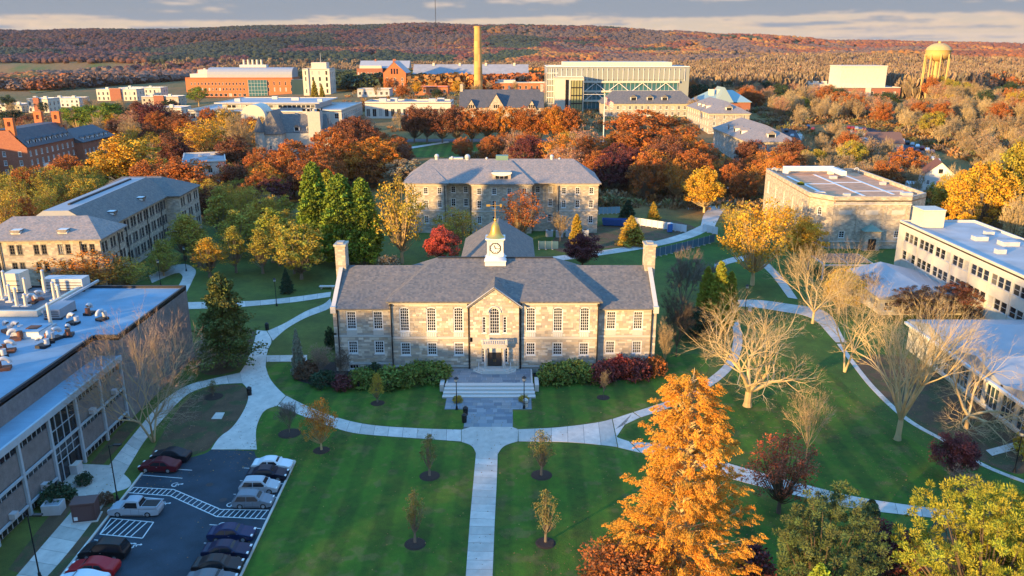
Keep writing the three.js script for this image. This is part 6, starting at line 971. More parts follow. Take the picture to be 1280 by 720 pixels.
function shrubGeo(seed, o = {}) { const r = rng(seed), C = new Soup(), S = new Soup(), n = o.n ?? 60; for (let i = 0; i < 7; i++) { const a = i; S.stick([0, -0.05, 0], [Math.cos(a) * 0.9, 1.1, Math.sin(a) * 0.9], 0.05, 0.02, 4, [1, 1, 1]); } for (let i = 0; i < n; i++) { const a = r() * 6.28, b = Math.pow(r(), 0.7), sh = 0.6 + 0.4 * Math.sqrt(r()), x = Math.cos(a) * Math.sqrt(1 - b * b * 0.9) * 1.5 * sh, z = Math.sin(a) * Math.sqrt(1 - b * b * 0.9) * 1.5 * sh, y = 0.15 + b * 1.75 * sh, ct = tone(r, 0.35, 0.15); for (let k = 0; k < (o.per ?? 26); k++) { const t = tone(r, 0.4, 0.1); C.leaf(x + (r() - 0.5) * 0.7, Math.max(0.05, y + (r() - 0.5) * 0.6), z + (r() - 0.5) * 0.7, r, (o.ls ?? 0.17) * (0.6 + r() * 0.8), [ct[0] * t[0], ct[1] * t[1], ct[2] * t[2]]); } } return { trunk: S.geo(), crown: C.geo(), H: 2, W: 3.2 }; }
const PROTO = {
  round: [1, 2, 3, 4].map((s) => leafyGeo(100 + s, { clumps: 110 + s * 22, per: 64, ls: 0.2, y0: 1 + s * 0.25, cr: 0.6 + s * 0.06, shell: 0.36 + s * 0.04 })),
  broad: [1, 2, 3].map((s) => leafyGeo(120 + s, { clumps: 210, per: 62, ls: 0.18, w: 9, y0: 1.2, shell: 0.35, cr: 0.62 })),
  sparse: [1, 2, 3].map((s) => leafyGeo(140 + s, { clumps: 170, per: 26, ls: 0.17, y0: 1.8, cr: 0.72, shell: 0.5 })),
  egg: [1, 2, 3].map((s) => leafyGeo(160 + s, { clumps: 120, per: 30, ls: 0.16, w: 5, y0: 1.7, cr: 0.62, prof: (t) => 1.12 - 0.72 * t })),
  cone: [1, 2].map((s) => coneGeo(180 + s, { n: 220, per: 80, ls: 0.2 })), column: [1, 2].map((s) => coneGeo(200 + s, { w: 3.6, lift: 0.35, prof: (t) => Math.pow(1 - t, 0.55) * (0.55 + 0.45 * Math.min(1, t * 5)), n: 260, per: 90, ls: 0.19 })),
  cypress: [1, 2].map((s) => coneGeo(220 + s, { w: 4.6, lift: 0.15, prof: (t) => Math.pow(1 - t, 0.46) * Math.min(1, 0.8 + t), n: 320, per: 110, ls: 0.17, cv: 0.5, hang: 0.2 })),
  pine: [1, 2].map((s) => leafyGeo(240 + s, { clumps: 70, per: 90, ls: 0.2, w: 7, y0: 3, cr: 0.85, shell: 0.5, cv: 0.4 })),
  shrub: [1, 2].map((s) => shrubGeo(260 + s)),
};
{
  const mk = (s, o) => { return bareGeo(s, 10, { wide: 8.6, ...o }); };
  PROTO.bare = [1, 2, 3].map((s) => mk(280 + s, { depth: 3, limbs: 6, open: 0.75, n: [0, 3, 3, 3], limbLen: 0.26, trunk: 0.2, rad: 0.2, twigs: 8, twigLen: 0.085, twigR: 0.03, spread: 0.55, min: 0.03 }));
  PROTO.barefine = [1, 2].map((s) => mk(300 + s, { depth: 3, limbs: 7, open: 0.5, n: [0, 3, 4, 3], limbLen: 0.27, trunk: 0.15, rad: 0.13, twigs: 7, twigLen: 0.07, twigR: 0.018, spread: 0.45, up: 0.14, min: 0.018 }));
}
PROTO.sapling = [1, 2, 3].map((s) => leafyGeo(170 + s, { clumps: 70, per: 20, ls: 0.17, w: 5, y0: 2.2, cr: 0.6, prof: (t) => 1.1 - 0.7 * t, shell: 0.5 }));
const NAMES = { sapling: 'young_tree', round: 'autumn_tree', broad: 'autumn_tree', sparse: 'autumn_tree', egg: 'young_tree', cone: 'conifer', column: 'conifer', cypress: 'cypress_tree', pine: 'pine_tree', shrub: 'shrub', bare: 'bare_tree', barefine: 'bare_tree' };
let treeN = 0;
function tree(kind, colour, p, h, w, label, group, bark = 'grey', name = null) {
  const v = PROTO[kind], g = v[Math.floor(hash(treeN++, 5, 3) * v.length)], o = thing(name || NAMES[kind], label, kind === 'shrub' ? 'shrub' : 'tree', p, hash(treeN, 8, 4) * 6.28, group);
  const sy = h / g.H, sx = w / g.W; o.scale.set(sx, sy, sx);
  part('trunk', g.trunk, BARK[bark], o); part('crown', g.crown, kind.startsWith('bare') ? BARK[colour] : LEAFM[colour], o);
  return o;
}
function treeAt(kind, colour, px, base, top, wpx, label, group, bark) { const p = G(px, base), m = zcOf(p.z, p.y) / FOCAL, h = topH(p.z, top) - p.y; return tree(kind, colour, p, h, wpx * m, label, group, bark); }
function hero(name, label, p, geo, bark, leaf, category = 'tree') { const o = thing(name, label, category, p); part('trunk', geo.trunk, BARK[bark], o); part('crown', geo.crown, leaf, o); return o; }

// -- big feathery orange larch on the quad
{
  const r = rng(9), S = new Soup(), C = new Soup(), H = 22.6;
  S.stick([0, -0.3, 0], [0.1, 6, 0], 0.55, 0.4, 10, [1, 1, 1]); S.stick([0.1, 6, 0], [-0.1, 14, 0.1], 0.4, 0.2, 8, [1, 1, 1]); S.stick([-0.1, 14, 0.1], [0.1, H - 0.4, 0], 0.2, 0.02, 6, [1, 1, 1]);
  for (let i = 0; i < 270; i++) {
    const t = Math.pow((i + r()) / 270, 0.95), y = 1.6 + (H - 2.6) * t * (0.86 + 0.12 * t), a = i * 2.39996 + r() * 0.9, prof = Math.pow(1 - t, 0.52) * (0.8 + 0.2 * Math.min(1, t * 3.5)), R = Math.max(0.6, 7.0 * prof * (0.55 + 0.47 * r()) * (0.86 + 0.16 * Math.sin(a * 2 + t * 9)));
    const lift = (0.2 + 0.6 * Math.min(1, t * 2.2)) * (0.75 + r() * 0.5), dx = Math.cos(a), dz = Math.sin(a), E = [dx * R, y + R * lift, dz * R];
    S.stick([0, y, 0], [E[0] * 0.9, y + R * lift * 0.9, E[2] * 0.9], 0.05 + R * 0.016, 0.014, 5, tone(r, 0.3));
    const np = Math.max(3, Math.round(R * 2.9)), ct = tone(r, 0.34, 0.12);
    for (let k = 0; k < np; k++) {
      const u = 0.4 + 0.68 * Math.pow((k + r()) / np, 0.8), side = (r() - 0.5) * 2.4 * (1.2 - u) * Math.min(1, R * 0.3), px = E[0] * u - dz * side, pz = E[2] * u + dx * side, py = y + R * lift * u + (r() - 0.5) * 0.3, len = 0.35 + r() * 0.75, pt = tone(r, 0.28, 0.1);
      for (let m = 0; m < 70; m++) { const w = r(), tt = tone(r, 0.4, 0.12), sp = 0.3 * (1 - w * 0.5); C.leaf(px + dx * w * len * 0.8 + (r() - 0.5) * sp * 1.5, py - w * len * 0.42 + (r() - 0.5) * sp * 0.8, pz + dz * w * len * 0.8 + (r() - 0.5) * sp * 1.5, r, 0.036 + r() * 0.034, [ct[0] * pt[0] * tt[0], ct[1] * pt[1] * tt[1], ct[2] * pt[2] * tt[2]], 3.8, 0.35, r() < 0.5 ? [dx * 0.7, -0.5, dz * 0.7] : null); }
    }
  }
  hero('larch_tree', 'tall feathery orange conifer standing on the quad lawn', V(14, 0, -57), { trunk: S.geo(), crown: C.geo() }, 'pale', LEAFM.larch);
}
// -- leafless giants on the east lawn
const big = { depth: 4, min: 0.02, twigs: 3, twigR: 0.015 };
{ const g = bareGeo(31, 15.6, { wide: 25, ...big, limbs: 5, open: 1.15, trunk: 0.16, rad: 0.62, limbLen: 0.3, n: [0, 3, 3, 3, 3], spread: 0.7, wob: 0.42, up: 0.05, twigLen: 0.06, side: 0.5 }); hero('bare_tree', 'wide leafless tree with gnarled spreading limbs beside the curving walk', V(31.4, 0, -97), g, 'pale', BARK.tan); }
{ const g = bareGeo(37, 20.5, { wide: 22, ...big, limbs: 8, open: 0.62, trunk: 0.2, rad: 0.6, limbLen: 0.36, n: [0, 3, 3, 3, 3], spread: 0.42, wob: 0.2, up: 0.03, twigLen: 0.05, side: 0.45 }); hero('bare_tree', 'tall leafless tree with upright fan of pale limbs at the lawn edge', V(47, 0, -87.5), g, 'pale', BARK.pale); }
{ const g = bareGeo(41, 14.6, { wide: 22, ...big, limbs: 6, open: 1.2, trunk: 0.14, rad: 0.42, limbLen: 0.36, n: [0, 3, 3, 3, 3], spread: 0.62, wob: 0.4, up: 0.03, twigLen: 0.05, side: 0.45 }); hero('bare_tree', 'leafless tree arching low over leaf litter before the blue glazed classrooms', V(57, 0, -90.5), g, 'pale', BARK.tan); }
{ const g = bareGeo(43, 18, { wide: 18, ...big, stems: 2, lean: 0.4, limbs: 4, open: 0.75, trunk: 0.24, rad: 0.34, limbLen: 0.34, n: [0, 3, 3, 3, 3], spread: 0.55, wob: 0.35, twigLen: 0.055, side: 0.45 }); hero('bare_tree', 'forked leafless tree between the walk and the low classrooms', V(49, 0, -108.6), g, 'pale', BARK.tan); }
{ const g = bareGeo(47, 16.5, { wide: 22, ...big, limbs: 6, open: 0.95, trunk: 0.16, rad: 0.36, limbLen: 0.36, n: [0, 3, 3, 3, 3], spread: 0.5, wob: 0.3, up: 0.04, twigLen: 0.06, side: 0.45 }); hero('bare_tree', 'leafless vase-shaped tree by the low gabled pavilion', V(52, 0, -130), g, 'pale', BARK.tan); }
{ const g = bareGeo(53, 9.6, { wide: 7, depth: 3, limbs: 9, open: 0.62, trunk: 0.2, rad: 0.16, limbLen: 0.34, n: [0, 3, 3, 3], spread: 0.4, up: 0.05, twigs: 5, twigLen: 0.07, min: 0.016, twigR: 0.014 }); hero('bare_tree', 'slim young leafless tree alone on the east lawn', V(34.2, 0, -82.8), g, 'tan', BARK.tan); }
{ const g = bareGeo(59, 19, { wide: 22, ...big, stems: 3, lean: 0.7, limbs: 4, open: 0.95, trunk: 0.2, rad: 0.26, limbLen: 0.32, n: [0, 3, 3, 3, 3], spread: 0.5, wob: 0.4, twigs: 4, twigLen: 0.06, side: 0.45 }); hero('bare_tree', 'many-stemmed pinkish leafless tree against the laboratory front', V(-43.5, 0, -87), g, 'tan', BARK.pink); }
// -- evergreen and shrub group in the south-east corner
{ const p = V(37, 0, -52.5), g = leafyGeo(61, { clumps: 560, per: 110, ls: 0.05, w: 9.6, y0: 1.2, cr: 0.34, shell: 0.36, cv: 0.5, hue: 0.2, long: 3.6, tuft: 1 }); const o = hero('pine_tree', 'broad yellow-green pine with tufted branches beside the lower walk', p, g, 'brown', LEAFM.yellowgreen); o.scale.set(1.3, 1.42, 1.3); }
{ const g = leafyGeo(63, { clumps: 440, per: 100, ls: 0.05, w: 6.6, y0: 0.8, cr: 0.32, shell: 0.38, cv: 0.6, hue: 0.25, long: 3.6, tuft: 1 }); const o = hero('pine_tree', 'dark blue-green pine between the red sapling and the small clipped cone', V(25.2, 0, -55.2), g, 'brown', LEAFM.bluegreen); o.scale.set(1.25, 1.3, 1.25); }
{ const g = coneGeo(65, { w: 4.4, n: 200, per: 60, ls: 0.2, lift: 0.4, cv: 0.4, prof: (t) => Math.pow(1 - t, 0.6) }); const o = hero('conifer', 'small bright yellow-green conifer in front of the dark pine', V(23.2, 0, -51), g, 'brown', LEAFM.lime); o.scale.set(0.8, 0.88, 0.8); }
tree('column', 'darkgreen', V(35, 0, -67.9), 3.8, 2.3, 'small dark clipped cone beside the lower walk', null, 'brown');
tree('round', 'rust', V(9.2, 0, -54.5), 8, 8, 'low rust-red tree under the skirts of the tall orange conifer', null, 'brown');
tree('round', 'maroon', V(33.5, 0, -60), 6, 5.4, 'dark red bushy tree beside the yellow-green pine', null, 'brown');
tree('sparse', 'russet', V(27.4, 0, -71.6), 8.4, 7.2, 'airy red-orange tree straddling the lower walk', null, 'brown');
tree('round', 'maroon', V(48.8, 0, -78), 5.4, 4.8, 'purple-red upright shrub tree by the litter path', null, 'brown');
tree('barefine', 'pink', V(46.5, 0, -72), 5.4, 5.6, 'pinkish twiggy shrub tree behind the yellow-green pine', null, 'brown');
tree('shrub', 'olivegold', V(61, 0, -83), 4, 5, 'golden shrub at the corner of the blue glazed classrooms');
tree('broad', 'olive', V(42, 0, -57), 9, 8, 'olive pine crowded behind the broad yellow-green pine', null, 'brown');
tree('shrub', 'brown', V(43, 0, -63), 3, 5, 'brown thicket beneath the yellow-green pine');
tree('shrub', 'darkgreen', V(30, 0, -58), 2.6, 4.4, 'dark low shrub below the dark red bushy tree');
tree('shrub', 'maroon', V(22, 0, -62), 2.6, 4, 'small purple shrub at the foot of the airy red tree');
// -- evergreen and planting round the left plaza
{ const g = coneGeo(67, { w: 7.2, n: 260, per: 80, ls: 0.16, lift: 0.12, cv: 0.5, hue: 0.22, prof: (t) => Math.pow(1 - t, 0.55) * (0.8 + 0.2 * Math.sin(t * 30)) }); const o = hero('evergreen_tree', 'bushy dark evergreen with golden top beside the paved plaza', V(-42.4, 0, -110.5), g, 'brown', LEAFM.evergreen); o.scale.set(1.4, 1.46, 1.4); }
const mulch = (px, py, r) => { const p = P(px, py); setting('mulch_ring', cyl(r, r * 0.8, 0.07, p.x, 0.012, p.z, 24), MAT.mulch); };
for (const [k, c, px, b, t, w, lab, mr, bark] of [
  ['sapling', 'sapling', 537, 596, 540, 30, 'olive young tree on the west lawn nearer the forecourt', 1.15], ['sapling', 'sapling', 677, 595, 536, 36, 'olive young tree on the east lawn nearer the forecourt', 1.2], ['sapling', 'sapling', 519, 681, 611, 34, 'thin olive young tree on the west lawn farther from the forecourt', 1.05], ['sapling', 'sapling', 682, 680, 612, 38, 'thin olive young tree on the east lawn farther from the forecourt', 1.0],
  ['egg', 'olivegold', 472, 505, 467, 20, 'small golden-green tree in the bed west of the forecourt steps', 0.95], ['barefine', 'tan', 754, 498, 460, 18, 'tiny leafless tree on the slope east of the forecourt steps', 0.9], ['sparse', 'orange', 402, 564, 499, 44, 'orange-leaved young tree on the west lawn by the curved walk', 1.0, 'pale'], ['barefine', 'grey', 362, 543, 497, 46, 'grey leafless shrub tree in a wide ring by the plaza', 1.4], ['sapling', 'sapling', 267, 497, 475, 18, 'dark small tree in a mulch ring on the leaf-strewn lawn', 1.3],
]) { treeAt(k, c, px, b, t, w, lab, null, bark || 'grey'); mulch(px, b - 1, mr); }
treeAt('cone', 'paleconifer', 374, 470, 411, 20, 'pale blue-green young conifer beside the hall corner', null, 'brown');
treeAt('barefine', 'pink', 402, 474, 425, 46, 'grey twiggy shrub at the west corner of the hall');
treeAt('barefine', 'brown', 428, 482, 432, 34, 'brown twiggy shrub under the hall west windows');
treeAt('barefine', 'tan', 830, 464, 393, 34, 'slender golden leafless tree by the hall east corner', null, 'tan');
// -- shrubs along the hall front
for (const [px, b, t, w, c, lab] of [[452, 483, 456, 40, 'shrubgreen', 'rounded green shrub at the west end of the hall bed'], [466, 474, 452, 30, 'darkgreen', 'dark green shrub against the hall west wing wall'], [489, 485, 455, 44, 'shrubgreen', 'big green shrub beneath the hall west windows'], [512, 480, 451, 40, 'shrubgreen', 'green shrub second west of the terrace'], [545, 478, 449, 46, 'shrubgreen', 'broad green shrub directly west of the terrace'], [528, 470, 446, 34, 'shrubgreen', 'tall green shrub between windows west of the entrance'],
  [690, 478, 450, 46, 'shrubgreen', 'green shrub directly east of the terrace'], [715, 476, 447, 44, 'shrubgreen', 'tall green shrub second east of the terrace'], [733, 478, 452, 34, 'shrubgreen', 'low green shrub next to the purple bush'], [752, 479, 448, 34, 'maroon', 'purple-red shrub beside the green hedge'], [772, 471, 441, 36, 'red', 'scarlet shrub under the hall east windows'], [795, 474, 443, 40, 'maroon', 'dark maroon shrub under the east wing'], [818, 470, 441, 32, 'rust', 'orange-red shrub at the hall east corner'], [757, 463, 441, 22, 'olivegold', 'olive-gold shrub behind the scarlet one'], [790, 462, 438, 36, 'tan', 'tan shrub behind the maroon bush'],
  [384, 472, 448, 34, 'brown', 'brown low shrub by the small side path'], [405, 483, 462, 36, 'darkgreen', 'dark green low shrub at the hall west corner'], [430, 486, 466, 30, 'maroon', 'dark reddish low shrub in the west bed'], [413, 438, 405, 14, 'darkgreen', 'dark shrub against the hall west gable'], [572, 504, 493, 14, 'olivegold', 'golden tuft by the west lamp post'], [655, 503, 493, 14, 'olivegold', 'golden tuft by the east lamp post']]) treeAt('shrub', c, px, b, mix(t, b, 0.16), w, lab);
for (const [px, b, t, w, lab] of [[72, 628, 606, 44, 'dark hedge mound behind the grey concrete box by the laboratory entrance'], [105, 606, 592, 22, 'small dark hedge beside the low grey block wall']]) treeAt('shrub', 'darkgreen', px, b, t, w, lab);
for (const [px, b, t, w, lab] of [[120, 636, 622, 22, 'brown shrub beside the utility cabinet'], [132, 628, 616, 22, 'brown shrub at the edge of the zebra walkway']]) treeAt('shrub', 'brown', px, b, t, w, lab);
// -- named trees of the middle distance: kind, colour, column, foot row, top row, width in columns, label, bark
const MID = [
  ['cypress', 'green', 398, 326, 203, 46, 'tallest green cypress of the dark clump behind the hall'], ['cypress', 'green', 430, 332, 218, 54, 'broad green cypress in the middle of the clump'], ['cypress', 'green', 456, 331, 223, 48, 'green cypress next to the tan fine-branched tree'], ['cypress', 'yellowgreen', 415, 305, 212, 36, 'yellower cypress at the back of the clump'],
  ['sparse', 'olivegold', 503, 330, 226, 72, 'tan-gold fine-branched tree beside the cypresses', 'tan'], ['round', 'red', 551, 332, 284, 44, 'bright red maple behind the hall roof'], ['shrub', 'tan', 486, 338, 320, 30, 'tan bush behind the hall west roof'],
  ['sparse', 'rust', 650, 305, 240, 56, 'thin rust tree before the dormitory centre', 'tan'], ['sparse', 'olivegold', 572, 312, 258, 56, 'thin golden tree before the dormitory west bays', 'tan'], ['barefine', 'tan', 700, 302, 262, 40, 'leafless tree before the dormitory east bays', 'tan'],
  ['egg', 'olive', 232, 325, 268, 48, 'olive tree by the long hall pavilion'], ['egg', 'gold', 263, 347, 296, 48, 'bright gold tree by the lamp post'], ['egg', 'olive', 298, 322, 262, 54, 'olive tree behind the gold one'], ['egg', 'yellowgreen', 342, 328, 258, 50, 'yellow-green tree west of the cypresses'], ['round', 'olive', 377, 349, 278, 70, 'broad olive tree before the cypress clump'], ['egg', 'olivegold', 325, 302, 248, 42, 'golden-olive tree deep in the west grove'], ['egg', 'olive', 278, 302, 242, 46, 'olive tree at the back of the west grove'], ['egg', 'olive', 205, 340, 300, 40, 'low olive tree against the long hall'], ['round', 'maroon', 345, 262, 222, 44, 'maroon tree above the west grove'], ['barefine', 'grey', 357, 300, 262, 40, 'grey leafless tree in the west grove'],
  ['cone', 'darkgreen', 359, 367, 336, 18, 'small dark conifer on the back lawn'], ['sparse', 'orange', 112, 372, 312, 100, 'half-bare orange tree between the long hall and laboratory', 'tan'], ['sparse', 'olivegold', 160, 362, 322, 60, 'thin golden tree beside the laboratory roof', 'tan'], ['sparse', 'olive', 205, 345, 312, 40, 'thin olive tree at the long hall foot', 'tan'],
  ['round', 'gold', 880, 266, 210, 50, 'bright yellow tree by the crossing walks', 'pale'], ['sparse', 'gold', 940, 357, 250, 84, 'half-bare golden tree with pale trunk on the back lawn', 'pale'], ['round', 'gold', 1003, 335, 274, 48, 'golden tree before the auditorium', 'tan'], ['sparse', 'gold', 976, 312, 252, 60, 'golden tree beside the auditorium flank', 'tan'], ['column', 'yellowgreen', 995, 285, 228, 32, 'yellow-green conifer against the auditorium flank'], ['sparse', 'olivegold', 918, 304, 258, 48, 'golden-olive tree at the back walk', 'tan'], ['round', 'olivegold', 1048, 392, 335, 50, 'olive-gold tree before the glass canopy', 'tan'],
  ['column', 'yellowgreen', 880, 412, 334, 26, 'slender yellow-green conifer, western of a close trio'], ['column', 'yellowgreen', 895, 418, 328, 30, 'tall yellow-green conifer in the middle of a close trio'], ['column', 'yellowgreen', 909, 414, 340, 24, 'short yellow-green conifer, eastern of a close trio'], ['bare', 'grey', 852, 402, 302, 80, 'grey leafless tree behind the hall east gable'], ['bare', 'grey', 885, 380, 318, 60, 'grey leafless tree on the back lawn'], ['barefine', 'brown', 845, 446, 352, 66, 'dark brown leafless tree by the hall east end', 'brown'], ['broad', 'darkgreen', 868, 425, 385, 46, 'dark evergreen mound beside the conifer trio', 'brown'],
  ['round', 'maroon', 728, 335, 291, 46, 'dark red round tree behind the hall east wing', 'brown'], ['column', 'olivegold', 720, 316, 268, 18, 'narrow golden conifer beside the dark red tree'], ['cone', 'olivegold', 788, 306, 270, 38, 'weeping gold-green conifer in the work yard'], ['cone', 'olivegold', 816, 276, 252, 18, 'small gold-green conifer by the yard fence'], ['cone', 'darkgreen', 784, 274, 250, 22, 'small dark spruce by the yard fence'],
  ['broad', 'rust', 805, 204, 138, 112, 'broad orange-rust oak beside the flagpole'],
  ['broad', 'brown', 1150, 398, 360, 76, 'brown thicket tree between the pavilion and office wing', 'brown'], ['broad', 'rustdark', 1205, 396, 356, 80, 'dark russet thicket tree below the office wing', 'brown'], ['broad', 'brown', 1245, 404, 372, 60, 'brown thicket tree against the office wing', 'brown'], ['sparse', 'pinktan', 1080, 376, 340, 40, 'pinkish twiggy tree at the pavilion gable', 'tan'],
  ['broad', 'gold', 1222, 300, 206, 80, 'big golden tree beyond the office wing', 'grey'], ['round', 'orange', 1186, 268, 226, 46, 'orange tree beside the white house', 'grey'], ['round', 'olive', 1262, 296, 178, 76, 'tall olive tree behind the big golden one', 'grey'], ['bare', 'pale', 1258, 330, 232, 60, 'pale leafless tree at the office wing roof', 'pale'],
  ['pine', 'green', 132, 172, 128, 46, 'tall flat-topped pine above the brick residence', 'tan'], ['pine', 'green', 98, 170, 132, 34, 'slim pine beside the brick residence', 'tan'], ['pine', 'darkgreen', 14, 168, 138, 44, 'dark pine behind the brick residence', 'tan'], ['pine', 'darkgreen', 148, 165, 130, 30, 'dark pine behind the flat-topped one', 'tan'], ['pine', 'green', 249, 133, 108, 24, 'dark green pine before the orange science centre', 'tan'], ['cone', 'olive', 394, 126, 100, 12, 'narrow spruce at the tower block'], ['cone', 'olive', 403, 126, 105, 9, 'low spruce at the tower block corner'], ['pine', 'darkgreen', 548, 128, 111, 16, 'dark tree behind the union building', 'tan'],
  ['round', 'gold', 160, 240, 170, 84, 'golden-orange tree behind the long hall roof'], ['round', 'orange', 78, 240, 206, 44, 'orange tree before the brick residence'], ['round', 'rust', 232, 262, 198, 76, 'rust tree above the long hall end pavilion'], ['round', 'rust', 190, 256, 200, 50, 'rust tree behind the long hall ridge'], ['round', 'maroon', 222, 210, 178, 40, 'maroon tree by the flat annex'], ['bare', 'tan', 300, 208, 138, 64, 'tall tan leafless tree before the library arch', 'tan'], ['sparse', 'gold', 258, 200, 148, 60, 'half-bare gold tree before the library', 'tan'], ['sparse', 'gold', 330, 196, 150, 56, 'half-bare gold tree beside the gothic house', 'tan'], ['round', 'maroon', 195, 172, 128, 44, 'maroon tree beside the blue-roofed apartments'], ['bare', 'tan', 165, 178, 145, 40, 'leafless tree behind the annex', 'tan'],
  ['broad', 'rust', 368, 246, 176, 66, 'rust oak before the gothic house'], ['broad', 'rust', 420, 228, 160, 62, 'rust oak east of the gothic tower'], ['broad', 'orange', 470, 230, 172, 70, 'orange oak at the lawn corner'], ['broad', 'rustdark', 446, 205, 146, 60, 'dark rust oak below the union building'], ['broad', 'rust', 395, 250, 196, 60, 'low rust oak above the cypresses'], ['round', 'tan', 505, 235, 198, 54, 'tan tree beside the dormitory west end'],
];
for (const [k, c, px, b, t, w, lab, bark] of MID) treeAt(k, c, px, b, t, w, lab, null, bark || 'grey');
for (const [i, px] of [518, 534, 553, 571, 590, 610, 631, 653, 673, 692, 711].entries()) treeAt('round', i < 4 ? 'rustdark' : i % 3 ? 'rust' : 'orange', px, 179, 132 + (i % 3) * 2, 34, 'rust oak in the row along the road behind the dormitory lawn', 'row of oaks along the road');
// -- groves: trees of one look scattered over a patch of ground
function grove(n, seed, quad, kinds, hMin, hMax, wr, group, gap = 0.5) {
  const r = rng(seed), done = []; let tries = 0;
  while (done.length < n && tries++ < n * 30) {
    const u = r(), v = r(), px = mix(mix(quad[0][0], quad[1][0], u), mix(quad[3][0], quad[2][0], u), v), py = mix(mix(quad[0][1], quad[1][1], u), mix(quad[3][1], quad[2][1], u), v), p = G(px, py);
    if (!p || !free(p.x, p.z)) continue;
    const h = mix(hMin, hMax, r()), w = h * (wr[0] + r() * (wr[1] - wr[0])); if (done.some(([x, z, s]) => Math.hypot(x - p.x, z - p.z) < (s + w) * 0.5 * gap)) continue;
    let t = r() * kinds.reduce((s, k) => s + k[2], 0), k = kinds[0]; for (const c of kinds) { if ((t -= c[2]) <= 0) { k = c; break; } }
    tree(k[0], k[1], p, h, w, k[3] + ' ' + group, k[3].split(' ').slice(0, 2).join(' ') + ' trees ' + group, k[4] || 'grey'); done.push([p.x, p.z, w]);
  }
}
grove(26, 401, [[690, 235], [860, 262], [900, 205], [640, 200]], [['broad', 'rust', 3, 'rust broad tree'], ['broad', 'maroon', 2, 'maroon dense tree'], ['sparse', 'pinktan', 2, 'pinkish thin tree', 'tan'], ['round', 'rustdark', 2, 'dark-rust round tree'], ['sparse', 'orange', 1.5, 'orange thin tree', 'tan']], 10, 15, [0.8, 1.05], 'east of the stone dormitory', 0.62);
grove(9, 403, [[560, 212], [720, 212], [720, 196], [560, 196]], [['sparse', 'pinktan', 2, 'pink-tan wispy tree', 'tan'], ['round', 'olivegold', 1, 'olive-gold round tree'], ['broad', 'rust', 2, 'russet broad tree']], 8, 11, [0.8, 1], 'on the lawn edge behind the dormitory roof', 0.7);
grove(14, 405, [[900, 262], [1000, 245], [990, 205], [870, 215]], [['broad', 'rust', 3, 'rusty spreading tree'], ['round', 'rustdark', 2, 'dark russet tree'], ['sparse', 'orange', 1, 'orange airy tree', 'tan']], 9, 13, [0.8, 1.05], 'before the twin stone halls', 0.62);
grove(24, 407, [[0, 300], [120, 268], [130, 235], [0, 250]], [['sparse', 'olive', 3, 'olive thin tree', 'tan'], ['round', 'olivegold', 2, 'golden-olive round tree'], ['sparse', 'olivegold', 2, 'golden thin tree', 'tan'], ['round', 'rust', 1, 'rust round tree']], 9, 13, [0.7, 1], 'below the brick residence', 0.6);
grove(24, 409, [[130, 215], [330, 215], [330, 165], [130, 165]], [['bare', 'tan', 3, 'tan leafless tree', 'tan'], ['sparse', 'gold', 2, 'golden airy tree', 'tan'], ['broad', 'rust', 2, 'rust dense tree'], ['round', 'rustdark', 1, 'deep-rust round tree']], 10, 15, [0.75, 1], 'between the annex and the library', 0.62);
grove(34, 411, [[0, 200], [240, 165], [240, 140], [0, 142]], [['bare', 'tan', 5, 'tan leafless tree', 'tan'], ['pine', 'darkgreen', 1, 'dark pine tree', 'tan'], ['sparse', 'pinktan', 2, 'pinkish thin tree', 'tan'], ['round', 'rustdark', 1, 'deep-rust round tree']], 10, 15, [0.75, 1], 'around the western apartments', 0.6);
grove(20, 413, [[320, 262], [500, 240], [500, 180], [340, 185]], [['broad', 'rust', 3, 'rust broad tree'], ['round', 'orange', 2, 'orange round tree'], ['round', 'rustdark', 2, 'dark-rust round tree'], ['sparse', 'pinktan', 1, 'pinkish thin tree', 'tan']], 9, 14, [0.85, 1.1], 'above the west grove', 0.62);
grove(95, 415, [[1005, 240], [1290, 260], [1290, 150], [1000, 142]], [['bare', 'tan', 5, 'tan leafless tree', 'tan'], ['bare', 'pale', 3, 'pale leafless tree', 'pale'], ['sparse', 'tan', 2, 'thin tan tree', 'tan'], ['round', 'rust', 0.5, 'rust round tree'], ['pine', 'olive', 0.2, 'olive pine tree', 'tan']], 9, 13, [0.75, 1], 'in the eastern woods around the car parks', 0.48);
grove(140, 417, [[935, 150], [1290, 160], [1290, 116], [930, 118]], [['bare', 'tan', 5, 'tan leafless tree', 'tan'], ['bare', 'pale', 2, 'pale leafless tree', 'pale'], ['sparse', 'pinktan', 2, 'pinkish thin tree', 'tan'], ['round', 'rust', 1, 'rust round tree'], ['pine', 'darkgreen', 0.5, 'dark pine tree', 'tan'], ['round', 'olivegold', 0.25, 'golden-olive round tree']], 10, 14, [0.75, 1], 'in the woods below the water tower', 0.42);
grove(22, 419, [[860, 150], [960, 150], [960, 122], [860, 126]], [['bare', 'tan', 3, 'tan leafless tree', 'tan'], ['round', 'rust', 2, 'rust round tree'], ['pine', 'darkgreen', 2, 'dark pine tree', 'tan']], 10, 15, [0.75, 1], 'behind the green-roofed house', 0.6);
grove(20, 421, [[430, 165], [700, 160], [690, 140], [440, 140]], [['bare', 'tan', 3, 'tan leafless tree', 'tan'], ['round', 'rust', 1, 'rust round tree'], ['sparse', 'gold', 1, 'golden airy tree', 'tan']], 8, 11, [0.75, 1], 'around the slate-gabled house', 0.6);
grove(26, 423, [[430, 126], [860, 130], [860, 112], [430, 112]], [['bare', 'tan', 3, 'tan leafless tree', 'tan'], ['round', 'gold', 1, 'golden round tree'], ['round', 'rust', 1, 'rust round tree']], 9, 12, [0.75, 1], 'among the engineering halls', 0.6);
